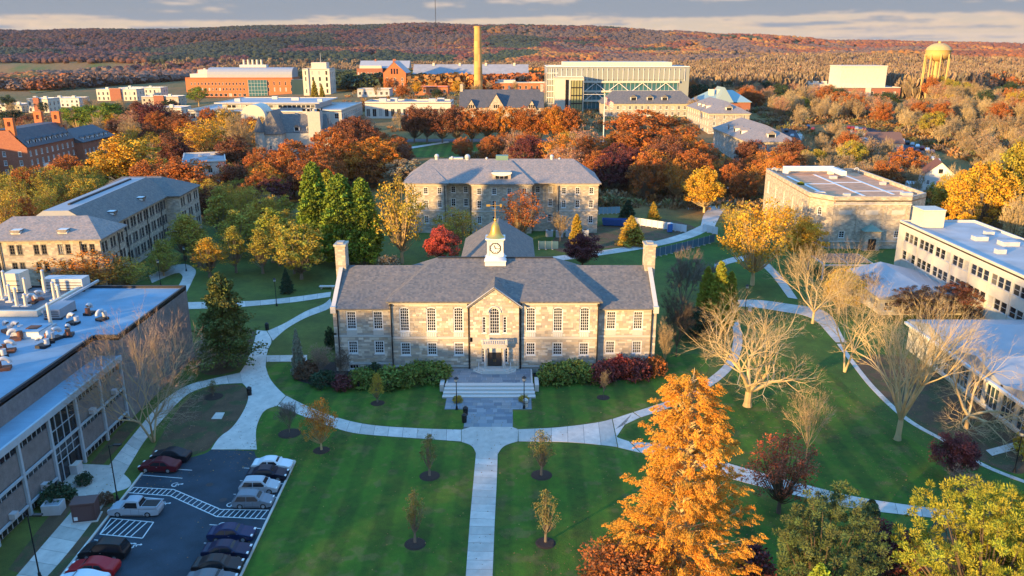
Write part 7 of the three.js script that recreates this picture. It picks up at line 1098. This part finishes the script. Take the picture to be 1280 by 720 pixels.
grove(18, 425, [[1030, 262], [1180, 262], [1180, 215], [1020, 218]], [['bare', 'tan', 3, 'tan leafless tree', 'tan'], ['sparse', 'tan', 1, 'thin tan tree', 'tan'], ['round', 'olive', 0.5, 'olive round tree']], 5, 8, [0.75, 1], 'behind the auditorium', 0.6);
grove(14, 427, [[1180, 285], [1290, 300], [1290, 250], [1180, 240]], [['round', 'olivegold', 2, 'golden-olive round tree'], ['bare', 'pale', 2, 'pale leafless tree', 'pale'], ['round', 'olive', 2, 'olive round tree']], 10, 15, [0.75, 1], 'beyond the office wing roof', 0.6);
grove(16, 429, [[240, 305], [345, 290], [345, 240], [250, 238]], [['sparse', 'olivegold', 2, 'golden airy tree', 'tan'], ['round', 'rustdark', 1, 'dark-rust round tree'], ['barefine', 'grey', 1, 'grey twiggy tree'], ['round', 'olive', 1, 'olive round tree']], 7, 11, [0.75, 1], 'in the hollow east of the long hall', 0.6);
grove(22, 431, [[215, 345], [395, 345], [350, 250], [235, 255]], [['egg', 'olive', 3, 'olive upright tree'], ['egg', 'olivegold', 3, 'gold upright tree'], ['egg', 'yellowgreen', 1, 'yellow-green upright tree'], ['sparse', 'orange', 1, 'orange airy tree', 'tan']], 7.5, 11, [0.55, 0.75], 'in the grove between the long hall and the cypresses', 0.75);
grove(36, 433, [[1000, 214], [1100, 214], [1060, 140], [990, 140]], [['bare', 'tan', 4, 'tan leafless tree', 'tan'], ['bare', 'pale', 2, 'pale leafless tree', 'pale'], ['sparse', 'tan', 1, 'thin tan tree', 'tan']], 8, 12, [0.75, 1], 'along the road past the twin halls', 0.5);
grove(16, 435, [[1130, 132], [1215, 132], [1215, 122], [1130, 122]], [['bare', 'tan', 3, 'tan leafless tree', 'tan'], ['pine', 'olive', 1, 'olive pine tree', 'tan'], ['round', 'rust', 1, 'rust round tree']], 13, 17, [0.7, 0.9], 'around the feet of the water tower', 0.4);
// -- the far woods: one mass of crowns running to the hills
{
  const r = rng(991), C = new Soup(); for (let i = 0; i < 46; i++) { const a = r() * 6.28, b = Math.pow(r(), 0.8), s = Math.sqrt(1 - b * b * 0.85), k = 0.75 + r() * 0.35, t = tone(r, 0.5, 0.14); C.leaf(Math.cos(a) * s * 0.5 * k, 0.25 + b * 0.72 * k, Math.sin(a) * s * 0.5 * k, r, 0.34, t, 1.2); }
  const D = new Soup(); for (let i = 0; i < 60; i++) { const a = r() * 6.28, b = r(), s = 0.5 * (0.35 + 0.65 * Math.sin(Math.PI * (0.25 + b * 0.7))), t = tone(r, 0.5, 0.14); D.leaf(Math.cos(a) * s, 0.1 + b * 0.9, Math.sin(a) * s, r, 0.17, t, 2.4, 0, [Math.cos(a) * 0.4, 1, Math.sin(a) * 0.4]); }
  const B = new THREE.IcosahedronGeometry(0.5, 2); { const p = B.attributes.position, c = []; for (let i = 0; i < p.count; i++) { const x = p.getX(i), y = p.getY(i), z = p.getZ(i), k = 0.72 + 0.6 * fbm(x * 5 + 20, y * 5 + z * 4 + 20, 64, 85, 3); p.setXYZ(i, x * k, Math.max(0, y * k + 0.42), z * k); const t = 0.8 + 0.4 * fbm(x * 9 + 7, z * 9 + y * 5 + 7, 64, 86, 2); c.push(t, t, t); } B.setAttribute('color', new THREE.Float32BufferAttribute(c, 3)); B.deleteAttribute('uv'); B.computeVertexNormals(); }
  for (const [nm, geo, seed, lab, rows, want] of [['woods', C.geo(), 71, 'autumn woods beyond the campus buildings', [24, 114], 14000], ['far_woods', B, 72, 'autumn woods rolling over the far hills', [24, 114], 70000], ['leafless_woods', D.geo(), 73, 'leafless tan woods before the rust hills', [72, 124], 9000]]) {
    const q2 = rng(seed), M = [], K = [], m4 = new THREE.Matrix4(), qt = new THREE.Quaternion(), up = V(0, 1, 0), bare = nm === 'leafless_woods', hills = nm === 'far_woods';
    for (let i = 0; i < want * 4 && M.length < want; i++) {
      const az = (q2() - 0.5) * 1.30, d = hills ? 1150 * Math.pow(5.2, q2()) : 560 * Math.pow(bare ? 3.4 : 2.15, q2()), X = Math.tan(az) * d, p = V(X, T(X, -d), -d), dy = EYE - p.y, zc = d * Math.cos(PITCH) + dy * Math.sin(PITCH), py = 360 + FOCAL * Math.tan(Math.atan2(dy, d) - PITCH), px = 640 + FOCAL * X / zc;
      if (py > rows[1] || !free(p.x, p.z)) continue;
      if (px < 250 && py > 79 && py < 124) { const f = (py > 112 - px * 0.11 && py < 119 - px * 0.08) || (py > 99 - px * 0.075 && py < 105 - px * 0.07) ; if (!f) continue; if (q2() < 0.4) continue; }
      if (px > 1222 && py > 108 && py < 124) continue;
      const n1 = fbm(p.x / 260 + 30, p.z / 420 + 30, 64, 81, 3), n2 = fbm(p.x / 90 + 50, p.z / 140 + 50, 128, 83, 3), east = smooth(640, 1000, px), mid = smooth(66, 92, py);
      if (bare && (n1 < 0.46 - east * 0.16 || (px < 860 && py > 96))) continue;
      if (!bare && east > 0.4 && mid > 0.5 && n1 > 0.5 && q2() < 0.7) continue;
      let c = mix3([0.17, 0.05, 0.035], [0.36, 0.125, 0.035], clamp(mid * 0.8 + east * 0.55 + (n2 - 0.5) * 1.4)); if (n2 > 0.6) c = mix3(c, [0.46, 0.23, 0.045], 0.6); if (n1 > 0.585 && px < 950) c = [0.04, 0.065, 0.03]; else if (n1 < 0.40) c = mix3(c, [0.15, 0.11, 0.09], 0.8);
      if (px < 700 && py < 90) c = mix3(c, n1 > 0.585 ? [0.02, 0.035, 0.022] : [0.075, 0.026, 0.03], 0.75 * smooth(760, 250, px));  // shade over the western hills is put into the crown colour here
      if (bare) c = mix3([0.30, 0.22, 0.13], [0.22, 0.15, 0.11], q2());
      const k = hills ? (0.66 + q2() * 0.24) * mix(1, 0.62, smooth(70, 52, py) * smooth(960, 760, px)) : 0.7 + q2() * 0.6, s = (10 + q2() * 7) * mix(1, 1.35, smooth(1200, 4000, d)) * (hills ? 1.15 : 1), hgt = (bare ? 13 : 11) * (0.75 + q2() * 0.5) * mix(1, 1.25, smooth(1200, 4000, d));  // hill crowns toward the west dimmed in colour as if under cloud shadow
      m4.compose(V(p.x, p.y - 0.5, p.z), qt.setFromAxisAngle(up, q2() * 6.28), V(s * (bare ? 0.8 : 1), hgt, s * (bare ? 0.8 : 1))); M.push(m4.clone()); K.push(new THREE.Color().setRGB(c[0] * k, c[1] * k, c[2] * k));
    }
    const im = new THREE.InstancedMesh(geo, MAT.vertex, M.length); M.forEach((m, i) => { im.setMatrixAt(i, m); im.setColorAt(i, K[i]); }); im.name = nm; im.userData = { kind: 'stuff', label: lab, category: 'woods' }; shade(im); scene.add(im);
  }
}
// -- brush under the woods
{
  const r = rng(517), D = new Soup(); for (let i = 0; i < 44; i++) { const a = r() * 6.28, b = r(), q1 = 0.5 * Math.sqrt(r()); D.leaf(Math.cos(a) * q1, 0.08 + b * 0.8 * (1 - q1), Math.sin(a) * q1, r, 0.13, tone(r, 0.6, 0.16), 3, 0, [Math.cos(a) * 0.5, 1, Math.sin(a) * 0.5]); }
  const M = [], K = [], m4 = new THREE.Matrix4(), qt = new THREE.Quaternion(), up = V(0, 1, 0), areas = [[930, 1300, 112, 222, 4200], [-20, 340, 138, 215, 1600], [560, 1000, 195, 262, 700], [430, 870, 112, 165, 900], [1020, 1300, 215, 300, 900]];
  for (const [x0, x1, y0, y1, n] of areas) for (let i = 0; i < n; i++) { const p = G(mix(x0, x1, r()), mix(y0, y1, r())); if (!p || !free(p.x, p.z) || p.z > -222) continue; const s = 2.5 + r() * 4, c = [[0.30, 0.20, 0.10], [0.22, 0.13, 0.07], [0.34, 0.16, 0.05], [0.20, 0.18, 0.06]][Math.floor(r() * 4)], k = 0.7 + r() * 0.6; m4.compose(V(p.x, p.y - 0.1, p.z), qt.setFromAxisAngle(up, r() * 6.28), V(s, 1.5 + r() * 2.5, s)); M.push(m4.clone()); K.push(new THREE.Color().setRGB(c[0] * k, c[1] * k, c[2] * k)); }
  const im = new THREE.InstancedMesh(D.geo(), MAT.vertex, M.length); M.forEach((m, i) => { im.setMatrixAt(i, m); im.setColorAt(i, K[i]); }); im.name = 'undergrowth'; im.userData = { kind: 'stuff', label: 'brown brush and low growth under the woods', category: 'undergrowth' }; shade(im); scene.add(im);
}
// -- trees outside the picture whose long shadows lie across the quad
{
  for (const [x, z, h, w, bare] of [[-114, -22, 25, 16, 0], [-104, -6, 24, 15, 0], [-124, -42, 24, 15, 0], [-136, -30, 26, 16, 0], [-128, -10, 27, 16, 0], [-142, -56, 23, 15, 0], [-152, -42, 25, 15, 0], [-150, -72, 20, 14, 0], [-112, 12, 26, 15, 0], [-92, -6, 22, 14, 1], [-84, 6, 21, 13, 1], [-100, 22, 24, 14, 1], [-90, 36, 24, 14, 1], [-76, 22, 18, 12, 1]]) tree(bare ? 'sparse' : 'broad', bare ? 'olivegold' : 'rust', V(x, 0, z), h, w, bare ? 'half-bare golden tree south-west of the quad, outside the view' : 'dense rust oak south-west of the laboratory, outside the view', bare ? 'half-bare trees south-west of the quad' : 'oaks south-west of the laboratory', 'grey');
}

// fallen leaves on the lawns
{
  const r = rng(313), g0 = 0; const g = new THREE.PlaneGeometry(1, 0.7); g.rotateX(-Math.PI / 2); g.setAttribute('color', new THREE.Float32BufferAttribute(new Array(12).fill(1), 3)); g.deleteAttribute('uv');
  const N = 7500, im = new THREE.InstancedMesh(g, MAT.vertex, N), m = new THREE.Matrix4(), qt = new THREE.Quaternion(), eu = new THREE.Euler(), spots = [[14, -57, 13], [31, -97, 11], [47, -88, 12], [57, -90, 11], [27, -72, 8], [-43, -88, 13], [-27, -84, 6], [-42, -110, 9], [50, -108, 12], [33, -60, 9], [48, -78, 8], [-8, -78, 30], [10, -78, 30], [30, -85, 34], [-10, -98, 20]];
  for (let i = 0; i < N; i++) { const [x, z, R] = spots[Math.floor(Math.pow(r(), 1.2) * spots.length)], a = r() * 6.28, d = R * Math.sqrt(r()), s = 0.06 + r() * 0.09; m.compose(V(x + Math.cos(a) * d, 0.055 + r() * 0.02, z + Math.sin(a) * d), qt.setFromEuler(eu.set((r() - 0.5) * 0.5, r() * 6.28, (r() - 0.5) * 0.5)), V(s, s, s)); im.setMatrixAt(i, m); const k = 0.6 + r() * 0.8, c = r() < 0.5 ? [0.26, 0.12, 0.04] : r() < 0.6 ? [0.17, 0.09, 0.05] : [0.32, 0.2, 0.055]; im.setColorAt(i, new THREE.Color().setRGB(c[0] * k, c[1] * k, c[2] * k)); }
  im.name = 'fallen_leaves'; im.userData = { kind: 'stuff', label: 'fallen autumn leaves strewn over the lawns', category: 'leaves' }; shade(im); scene.add(im);
}
// ---------- cars ----------
function carProto(type) {                                                    // parts of a car, nose to +x, wheels on the ground
  const K = { sedan: { L: 4.75, hb: 0.9, ht: 1.45, tail: 0.98, cab: [-1.72, -0.95, 0.28, 1.12], deck: -1.75 }, suv: { L: 4.75, hb: 1.0, ht: 1.74, tail: 1.02, cab: [-2.22, -1.95, 0.32, 1.12], deck: -2.3 }, hatch: { L: 4.4, hb: 0.94, ht: 1.58, tail: 0.98, cab: [-2.02, -1.6, 0.28, 1.15], deck: -2.1 }, pickup: { L: 5.6, hb: 1.08, ht: 1.82, tail: 1.1, cab: [-0.82, -0.6, 0.62, 1.3], deck: -0.86 } }[type];
  const { L, hb, ht, tail, cab } = K, W = 1.82, n = L / 2, ax = L * 0.295, wr = 0.37, cl = 0.2, sh = new THREE.Shape();
  sh.moveTo(-n + 0.08, cl + 0.08);
  for (const x of [-ax, ax]) { sh.lineTo(x - wr, cl); sh.absarc(x, cl + 0.1, wr, Math.PI * 1.02, -0.02 * Math.PI, true); sh.lineTo(x + wr, cl); }
  sh.lineTo(n - 0.1, cl + 0.05); sh.quadraticCurveTo(n + 0.03, cl + 0.28, n - 0.05, 0.6); sh.quadraticCurveTo(n - 0.2, hb - 0.22, n - 0.6, hb - 0.12); sh.quadraticCurveTo(cab[3] + 0.35, hb - 0.03, cab[3], hb + 0.02);
  sh.lineTo(cab[2] + 0.12, ht - 0.06); sh.quadraticCurveTo(cab[2] - 0.1, ht, (cab[1] + cab[2]) / 2, ht + 0.015); sh.quadraticCurveTo(cab[1] + 0.2, ht, cab[1] - 0.02, ht - 0.08); sh.lineTo(cab[0], tail); sh.lineTo(-n + 0.25, tail - 0.02); sh.quadraticCurveTo(-n - 0.02, tail - 0.08, -n, 0.62); sh.closePath();
  const taper = (g) => { const p = g.attributes.position; for (let i = 0; i < p.count; i++) { const y = p.getY(i), x = p.getX(i), k = 1 - 0.27 * clamp((y - hb) / (ht - hb)) - 0.1 * clamp((Math.abs(x) - n + 0.55) / 0.55) ** 2; p.setZ(i, p.getZ(i) * k); } g.computeVertexNormals(); return g; };
  const ext = new THREE.ExtrudeGeometry(sh, { depth: W - 0.18, bevelEnabled: true, bevelThickness: 0.09, bevelSize: 0.07, bevelSegments: 3, curveSegments: 10 }); ext.translate(0, 0, -(W - 0.18) / 2);
  const body = taper(q(ext)), f = [], at = (x, y, s) => [x, y, s * (W / 2 + 0.014) * (1 - 0.27 * clamp((y - hb) / (ht - hb)))], y0 = hb + 0.05, y1 = ht - 0.13;
  for (const s of [-1, 1]) { const lerpX = (x, y) => mix(x < 0 ? cab[0] + 0.12 : cab[3] - 0.12, x < 0 ? cab[1] + 0.02 : cab[2] + 0.0, (y - hb) / (ht - hb)), xm = mix(cab[0], cab[3], 0.46); const wins = type === 'pickup' ? [[-1, 1]] : [[-1, 0], [0, 1]]; for (const [l, r2] of wins) { const a0 = l < 0 ? lerpX(-1, y0) + 0.08 : xm + 0.05, a1 = l < 0 ? lerpX(-1, y1) + 0.1 : xm + 0.02, b0 = r2 > 0 ? lerpX(1, y0) - 0.06 : xm - 0.05, b1 = r2 > 0 ? lerpX(1, y1) - 0.06 : xm - 0.07; const qd = [at(a0, y0, s), at(b0, y0, s), at(b1, y1, s), at(a1, y1, s)]; f.push(s > 0 ? qd : qd.reverse()); } }
  const wz = (y) => (W / 2 - 0.12) * (1 - 0.27 * clamp((y - hb) / (ht - hb)));
  const scr = (x0, ya, x1, yb, o) => { const A = [x0 + o, ya, wz(ya)], B = [x0 + o, ya, -wz(ya)], C = [x1 + o, yb, -wz(yb)], D = [x1 + o, yb, wz(yb)]; return o > 0 ? [A, B, C, D] : [B, A, D, C]; };
  f.push(scr(mix(cab[3], cab[2] + 0.12, 0.1), mix(hb, ht, 0.1) + 0.02, mix(cab[3], cab[2] + 0.12, 0.9), mix(hb, ht, 0.86), 0.095), scr(mix(cab[0], cab[1], 0.12), mix(tail, ht, 0.14), mix(cab[0], cab[1], 0.9), mix(tail, ht, 0.8), -0.095));
  const glass = polys(f), wheel = (() => { const g = new THREE.CylinderGeometry(0.33, 0.33, 0.22, 18); g.rotateX(Math.PI / 2); return q(g); })(), rim = (() => { const g = new THREE.CylinderGeometry(0.2, 0.2, 0.235, 12); g.rotateX(Math.PI / 2); return q(g); })();
  return { body, glass, wheel, rim, ax, L, W, hb, type, n };
}
const CARS = Object.fromEntries(['sedan', 'suv', 'hatch', 'pickup'].map((t) => [t, carProto(t)])), lampW = plain([0.75, 0.75, 0.72], 0.2), lampR = plain([0.4, 0.02, 0.02], 0.25), tyre = plain([0.02, 0.02, 0.02], 0.85), carGlass = plain([0.014, 0.018, 0.022], 0.08), rimM = plain([0.45, 0.45, 0.46], 0.35, 0.6);
function car(type, colour, p, ry, label, group) {
  const c = CARS[type], o = thing(type === 'pickup' ? 'pickup_truck' : 'parked_car', label, type === 'pickup' ? 'truck' : 'car', p, ry, group), m = new THREE.MeshPhysicalMaterial({ color: rgb(colour), roughness: 0.5, metalness: 0, clearcoat: 0.4, clearcoatRoughness: 0.08, specularIntensity: 0.3 });
  o.scale.setScalar(0.92); part('body', c.body, m, o); part('windows', c.glass, carGlass, o);
  for (const x of [-c.ax, c.ax]) for (const z of [-c.W / 2 + 0.1, c.W / 2 - 0.1]) { const w = part('wheel', c.wheel, tyre, o); w.position.set(x, 0.32, z); part('rim', c.rim, rimM, w); }
  for (const z of [-0.62, 0.62]) { part('headlight', bb(c.n - 0.22, c.n + 0.0, 0.6, 0.74, z - 0.18, z + 0.18), lampW, o); part('tail_light', bb(-c.n - 0.015, -c.n + 0.15, 0.66, 0.84, z - 0.16, z + 0.16), lampR, o); }
  part('number_plate', [bb(-c.n - 0.02, -c.n - 0.005, 0.5, 0.63, -0.2, 0.2)], lampW, o); part('grille', bb(c.n - 0.06, c.n + 0.012, 0.42, 0.56, -0.42, 0.42), tyre, o);
  for (const s of [-1, 1]) { for (const x of [0.15, -0.75]) part('door_seam', bb(x - 0.008, x + 0.008, 0.34, c.hb - 0.06, s * (c.W / 2 - 0.004) - 0.008, s * (c.W / 2 - 0.004) + 0.008), tyre, o); part('door_handle', box(0.16, 0.03, 0.03, -0.05, c.hb - 0.13, s * (c.W / 2 + 0.005)), rimM, o); }
  for (const s of [-1, 1]) part('wing_mirror', box(0.16, 0.13, 0.2, 0.85, c.hb + 0.04, s * (c.W / 2 + 0.06)), m, o);
  part('sill_trim', bb(-c.ax + 0.45, c.ax - 0.45, 0.24, 0.32, -c.W / 2 - 0.008, c.W / 2 + 0.008), tyre, o);
  if (type === 'pickup') { part('load_bed', bb(-c.n + 0.15, -0.95, c.hb + 0.085, c.hb + 0.1, -0.72, 0.72), MAT.black, o); part('bed_rail', [bb(-c.n + 0.05, -0.85, c.hb, c.hb + 0.2, 0.74, 0.88), bb(-c.n + 0.05, -0.85, c.hb, c.hb + 0.2, -0.88, -0.74), bb(-c.n + 0.02, -c.n + 0.12, c.hb - 0.001, c.hb + 0.201, -0.73, 0.73)], m, o); }
  return o;
}
const lotP = (px, py) => { const p = P(px, py, 0.4); return V(p.x, lotY, p.z); };
for (const [t, c, px, py, ry, lab] of [
  ['sedan', [0.72, 0.72, 0.72], 341, 582, 0.02, 'white sedan in the first space by the plaza apron'], ['sedan', [0.008, 0.01, 0.024], 335, 593.5, 0.02, 'black sedan between the white sedan and silver hatchback'], ['hatch', [0.42, 0.44, 0.46], 325, 609, 0.02, 'silver hatchback beside the black sedan'], ['hatch', [0.17, 0.20, 0.23], 317, 627, 0.02, 'grey hatchback next to the zebra walkway'], ['sedan', [0.008, 0.02, 0.07], 290, 668, 0.02, 'dark navy sedan across the zebra walkway from the grey hatchback'], ['sedan', [0.008, 0.014, 0.045], 284, 689.5, 0.02, 'midnight blue sedan between the navy sedan and a black one'], ['sedan', [0.014, 0.014, 0.016], 273, 708, 0.02, 'black sedan last but one in the kerbside row'], ['sedan', [0.13, 0.14, 0.15], 264, 727, 0.02, 'grey sedan at the end of the kerbside row'],
  ['sedan', [0.012, 0.014, 0.02], 214, 570.5, 3.05, 'black sedan beside the dark red sedan under the bare tree'], ['sedan', [0.10, 0.008, 0.014], 200, 583, 3.08, 'dark red sedan near the leaf litter'], ['pickup', [0.36, 0.40, 0.44], 170, 637, 3.14, 'silver pickup truck between the zebra walkway and hatched bay'], ['suv', [0.012, 0.012, 0.013], 131, 690, 3.12, 'black sport utility vehicle beside the hatched bay'], ['sedan', [0.36, 0.012, 0.016], 117, 711, 3.12, 'bright red sedan beside the black sport utility vehicle'], ['sedan', [0.7, 0.72, 0.74], 103, 728, 3.12, 'white sedan beside the bright red one']]) car(t, c, lotP(px, py), ry, lab);
// far cars: small plain copies
{
  const mk = (c) => { const g = new THREE.Group(); g.name = 'parked_car'; part('body', CARS.sedan.body, plain(c, 0.35), g); part('windows', CARS.sedan.glass, carGlass, g); return g; };
  const cols = [[[0.6, 0.62, 0.64], 'white'], [[0.3, 0.32, 0.34], 'silver'], [[0.02, 0.02, 0.025], 'black'], [[0.03, 0.06, 0.14], 'blue'], [[0.22, 0.02, 0.02], 'red']].map(([c, n]) => [mk(c), n]), r = rng(88);
  const lot = (where, list, ry) => list.forEach(([px, py]) => { const p = G(px, py); p.y += 0.2; const [g, n] = cols[Math.floor(r() * 5)], o = g.clone(); o.name = numbered('parked_car'); o.position.copy(p); o.rotation.y = ry + (r() - 0.5) * 0.1; o.userData = { label: `small ${n} car parked ${where}`, category: 'car', group: `${n} cars ${where}` }; o.traverse(shade); scene.add(o); });
  const row = (a, b, n) => [...Array(n).keys()].map((i) => [mix(a[0], b[0], i / (n - 1)), mix(a[1], b[1], i / (n - 1))]);
  lot('beside the pale blue house', [...row([1062, 176], [1090, 183], 6), ...row([1064, 168], [1092, 174], 6), ...row([1060, 161], [1080, 164], 5)], 1.3); lot('in the lot behind the pale blue house', [...row([1128, 178], [1165, 192], 7), ...row([1140, 188], [1172, 204], 6)], 1.1); lot('in the eastern woodland lot', [...row([1230, 112], [1285, 118], 12), ...row([1238, 117], [1285, 123], 10)], 1.5); lot('on the road beside the twin halls', [[983, 165], [990, 172], [1010, 160], [1016, 163], [972, 140]], 1.2); lot('in the lot by the arts annex', row([1008, 119], [1040, 121], 8), 1.5);
}
// ---------- lamp posts, bins and other street furniture ----------
function lamp(px, py, h, label, style = 'lantern') {
  const p = P(px, py), o = thing('street_lamp', label, 'street lamp', V(p.x, 0.02, p.z), 0); const base = [cyl(0.16, 0.13, 0.5, 0, 0, 0, 10), cyl(0.22, 0.18, 0.12, 0, 0, 0, 10)];
  part('base', base, MAT.black, o); part('pole', cyl(0.07, 0.05, h - 0.5, 0, 0.5, 0, 8), MAT.black, o);
  if (style === 'lantern') { part('lantern', [cyl(0.12, 0.24, 0.12, 0, h, 0, 10), cyl(0.34, 0.28, 0.08, 0, h + 0.5, 0, 12), cyl(0.28, 0.05, 0.22, 0, h + 0.582, 0, 12)], MAT.black, o); part('globe', cyl(0.2, 0.24, 0.38, 0, h + 0.121, 0, 10), plain([0.5, 0.5, 0.46], 0.3), o); }
  else { part('arm', tube([0, h - 0.1, 0], [0.9, h + 0.05, 0], 0.04, 0.04, 6), MAT.black, o); part('lamp_head', box(0.8, 0.14, 0.36, 0.9, h, 0), MAT.black, o); }
  return o;
}
lamp(571, 512, 3.9, 'black lamp post by the forecourt beside the dark bins'); lamp(655, 511, 3.9, 'black lamp post by the forecourt on its east side'); lamp(346, 382.5, 4.6, 'black lamp post on the long walk behind the plaza'); lamp(201, 357, 4.6, 'black lamp post beside the laboratory roof corner'); lamp(233, 339, 4.6, 'black lamp post near the gold tree'); lamp(931, 393, 4.8, 'black lamp post on the back walk by the conifer trio'); lamp(908, 255, 4.6, 'black lamp post beyond the bright yellow tree'); lamp(988, 330, 4.6, 'black lamp post by the auditorium trees'); lamp(1268, 590, 4.4, 'black lamp post by the blue glazed classrooms');
lamp(147, 625, 6.4, 'tall parking lamp post beside the silver pickup', 'shoebox'); lamp(50, 722, 6.4, 'tall parking lamp post on the strip by the laboratory walk', 'shoebox');
function bin(px, py, label, m = MAT.black) { const p = P(px, py), o = thing('litter_bin', label, 'bin', V(p.x, 0.045, p.z)); part('drum', [cyl(0.3, 0.34, 0.95, 0, 0, 0, 14)], m, o); part('lid', [cyl(0.37, 0.34, 0.1, 0, 0.951, 0, 14), cyl(0.3, 0.12, 0.2, 0, 1.052, 0, 14)], m, o); part('band', cyl(0.36, 0.36, 0.05, 0, 0.6, 0, 14), MAT.darkMetal, o); }
bin(580.5, 528, 'black litter bin at the forecourt edge, nearer the junction'); bin(582, 519, 'black litter bin at the forecourt edge, nearer the lamp post'); bin(312, 494, 'black litter bin on the plaza edge'); bin(334, 412, 'black litter bin where the back walks meet'); bin(937, 389, 'white litter bin beside the back walk lamp post', MAT.whiteTrim); bin(657, 509, 'pale litter bin at the east lamp post foot', MAT.trimStone);
{ const p = P(109, 648), o = thing('utility_cabinet', 'brown metal utility cabinet with louvred top by the car park', 'cabinet', V(p.x, 0.02, p.z), 0.2); part('cabinet', box(2.2, 1.9, 1.5, 0, 0.1, 0), plain([0.10, 0.05, 0.045], 0.6), o); part('lid', box(2.35, 0.14, 1.65, 0, 2.002, 0), plain([0.13, 0.065, 0.055], 0.6), o); part('plinth', box(2.5, 0.1, 1.8), MAT.walk[0], o); part('door', bb(-0.9, 0.9, 0.3, 1.8, 0.752, 0.78), plain([0.11, 0.055, 0.05], 0.55), o); part('label_plate', bb(-0.95, -0.6, 0.3, 0.7, 0.781, 0.79), MAT.whiteTrim, o); }
{ const p = P(68, 640), o = thing('planter_box', 'grey concrete box beside the laboratory entrance', 'box', V(p.x, 0.02, p.z), 0.1); part('shell', [bb(-0.9, 0.9, 0, 1.1, -0.7, -0.55), bb(-0.9, 0.9, 0, 1.1, 0.55, 0.7), bb(-0.9, -0.75, 0, 1.1, -0.549, 0.549), bb(0.75, 0.9, 0, 1.1, -0.549, 0.549)], MAT.galv, o); part('cover', bb(-0.749, 0.749, 0.9, 0.98, -0.549, 0.549), MAT.membraneGrey, o); }
{ const p = P(92, 590), o = thing('entrance_sign_wall', 'low grey block wall beside the glazed laboratory entrance', 'wall', V(p.x, 0.03, p.z)); part('block', box(1.6, 1.0, 1.2), MAT.galv, o); part('coping', box(1.7, 0.1, 1.3, 0, 1.002, 0), MAT.trimStone, o); }
// work yard behind the hall: fence panels, toilet, skip
{
  const fence = (a, b, n, m, lab, grp, h = 2) => { for (let i = 0; i < n; i++) { const A = P(mix(a[0], b[0], i / n), mix(a[1], b[1], i / n)), B = P(mix(a[0], b[0], (i + 1) / n), mix(a[1], b[1], (i + 1) / n)), d = Math.hypot(B.x - A.x, B.z - A.z), o = thing('fence_panel', lab, 'fence', V(A.x, 0.02, A.z), Math.atan2(-(B.z - A.z), B.x - A.x), grp); part('sheet', bb(0.06, d - 0.06, 0.15, h, -0.02, 0.02), m, o); part('post', cyl(0.04, 0.04, h + 0.1, 0.03, 0, 0, 6), MAT.galv, o); part('foot', box(0.7, 0.12, 0.3, 0.2, 0, 0, 1.57), MAT.walk[0], o); } };
  const blue = plain([0.20, 0.36, 0.46], 0.7), white = plain([0.6, 0.64, 0.68], 0.6), print = plain([0.05, 0.13, 0.2], 0.6);
  fence([748, 268], [775, 267], 5, blue, 'pale blue fence panel at the dormitory corner', 'pale blue fence panels'); fence([793, 281], [858, 291], 9, white, 'white fence panel round the work yard', 'white yard fence panels'); fence([878, 289], [897, 294], 3, white, 'white fence panel by the crossing walks', 'white panels by the walks'); fence([852, 314], [893, 303], 6, print, 'dark printed fence panel on the back lawn', 'printed fence panels'); fence([818, 322], [852, 314], 5, print, 'dark printed fence panel near the hall chimney', 'printed panels near the chimney'); fence([673, 312], [698, 312], 3, print, 'dark printed fence panel before the dormitory', 'printed panels before the dormitory');
  { const p = P(837, 290), o = thing('portable_toilet', 'blue portable toilet in the work yard', 'toilet', V(p.x, 0.02, p.z)); const m = plain([0.02, 0.12, 0.42], 0.5); part('cabin', box(1.2, 2.1, 1.2, 0, 0.1, 0), m, o); part('roof', [box(1.3, 0.1, 1.3, 0, 2.202, 0), cyl(0.6, 0.3, 0.18, 0, 2.303, 0, 4)], plain([0.5, 0.52, 0.55], 0.5), o); part('door', bb(-0.42, 0.42, 0.2, 1.9, 0.601, 0.64), plain([0.03, 0.16, 0.48], 0.5), o); part('skid', box(1.3, 0.1, 1.3), MAT.darkMetal, o); }
  { const p = P(768, 282), o = thing('skip_container', 'blue steel waste skip beside the dark spruce', 'skip', V(p.x, 0.02, p.z), -0.15); const m = plain([0.02, 0.09, 0.3], 0.6); part('hull', polys([[[-3, 0.2, 1], [3, 0.2, 1], [3.3, 1.8, 1.2], [-3.3, 1.8, 1.2]], [[3, 0.2, -1], [-3, 0.2, -1], [-3.3, 1.8, -1.2], [3.3, 1.8, -1.2]], [[3, 0.2, 1], [3, 0.2, -1], [3.3, 1.8, -1.2], [3.3, 1.8, 1.2]], [[-3, 0.2, -1], [-3, 0.2, 1], [-3.3, 1.8, 1.2], [-3.3, 1.8, -1.2]], [[-3, 0.2, -1], [3, 0.2, -1], [3, 0.2, 1], [-3, 0.2, 1]]]), m, o); for (const x of [-2, 0, 2]) part('rib', bb(x - 0.08, x + 0.08, 0.2, 1.8, 1.0, 1.25), m, o); part('runner', [bb(-2.8, 2.8, 0, 0.2, 0.6, 0.8), bb(-2.8, 2.8, 0, 0.2, -0.8, -0.6)], MAT.darkMetal, o); }
}
for (const [px, py, lab] of [[409, 361, 'grey stone bench on the lawn behind the hall west gable']]) { const p = P(px, py), o = thing('bench', lab, 'bench', V(p.x, 0.01, p.z)); part('seat', box(3, 0.15, 0.9, 0, 0.45, 0), MAT.walk[2], o); for (const x of [-1.1, 1.1]) part('leg', box(0.25, 0.45, 0.7, x, 0, 0), MAT.walk[1], o); }

scene.fog = new THREE.FogExp2(new THREE.Color().setRGB(0.74, 0.74, 0.86), 0.00002);
renderer.render(scene, camera);
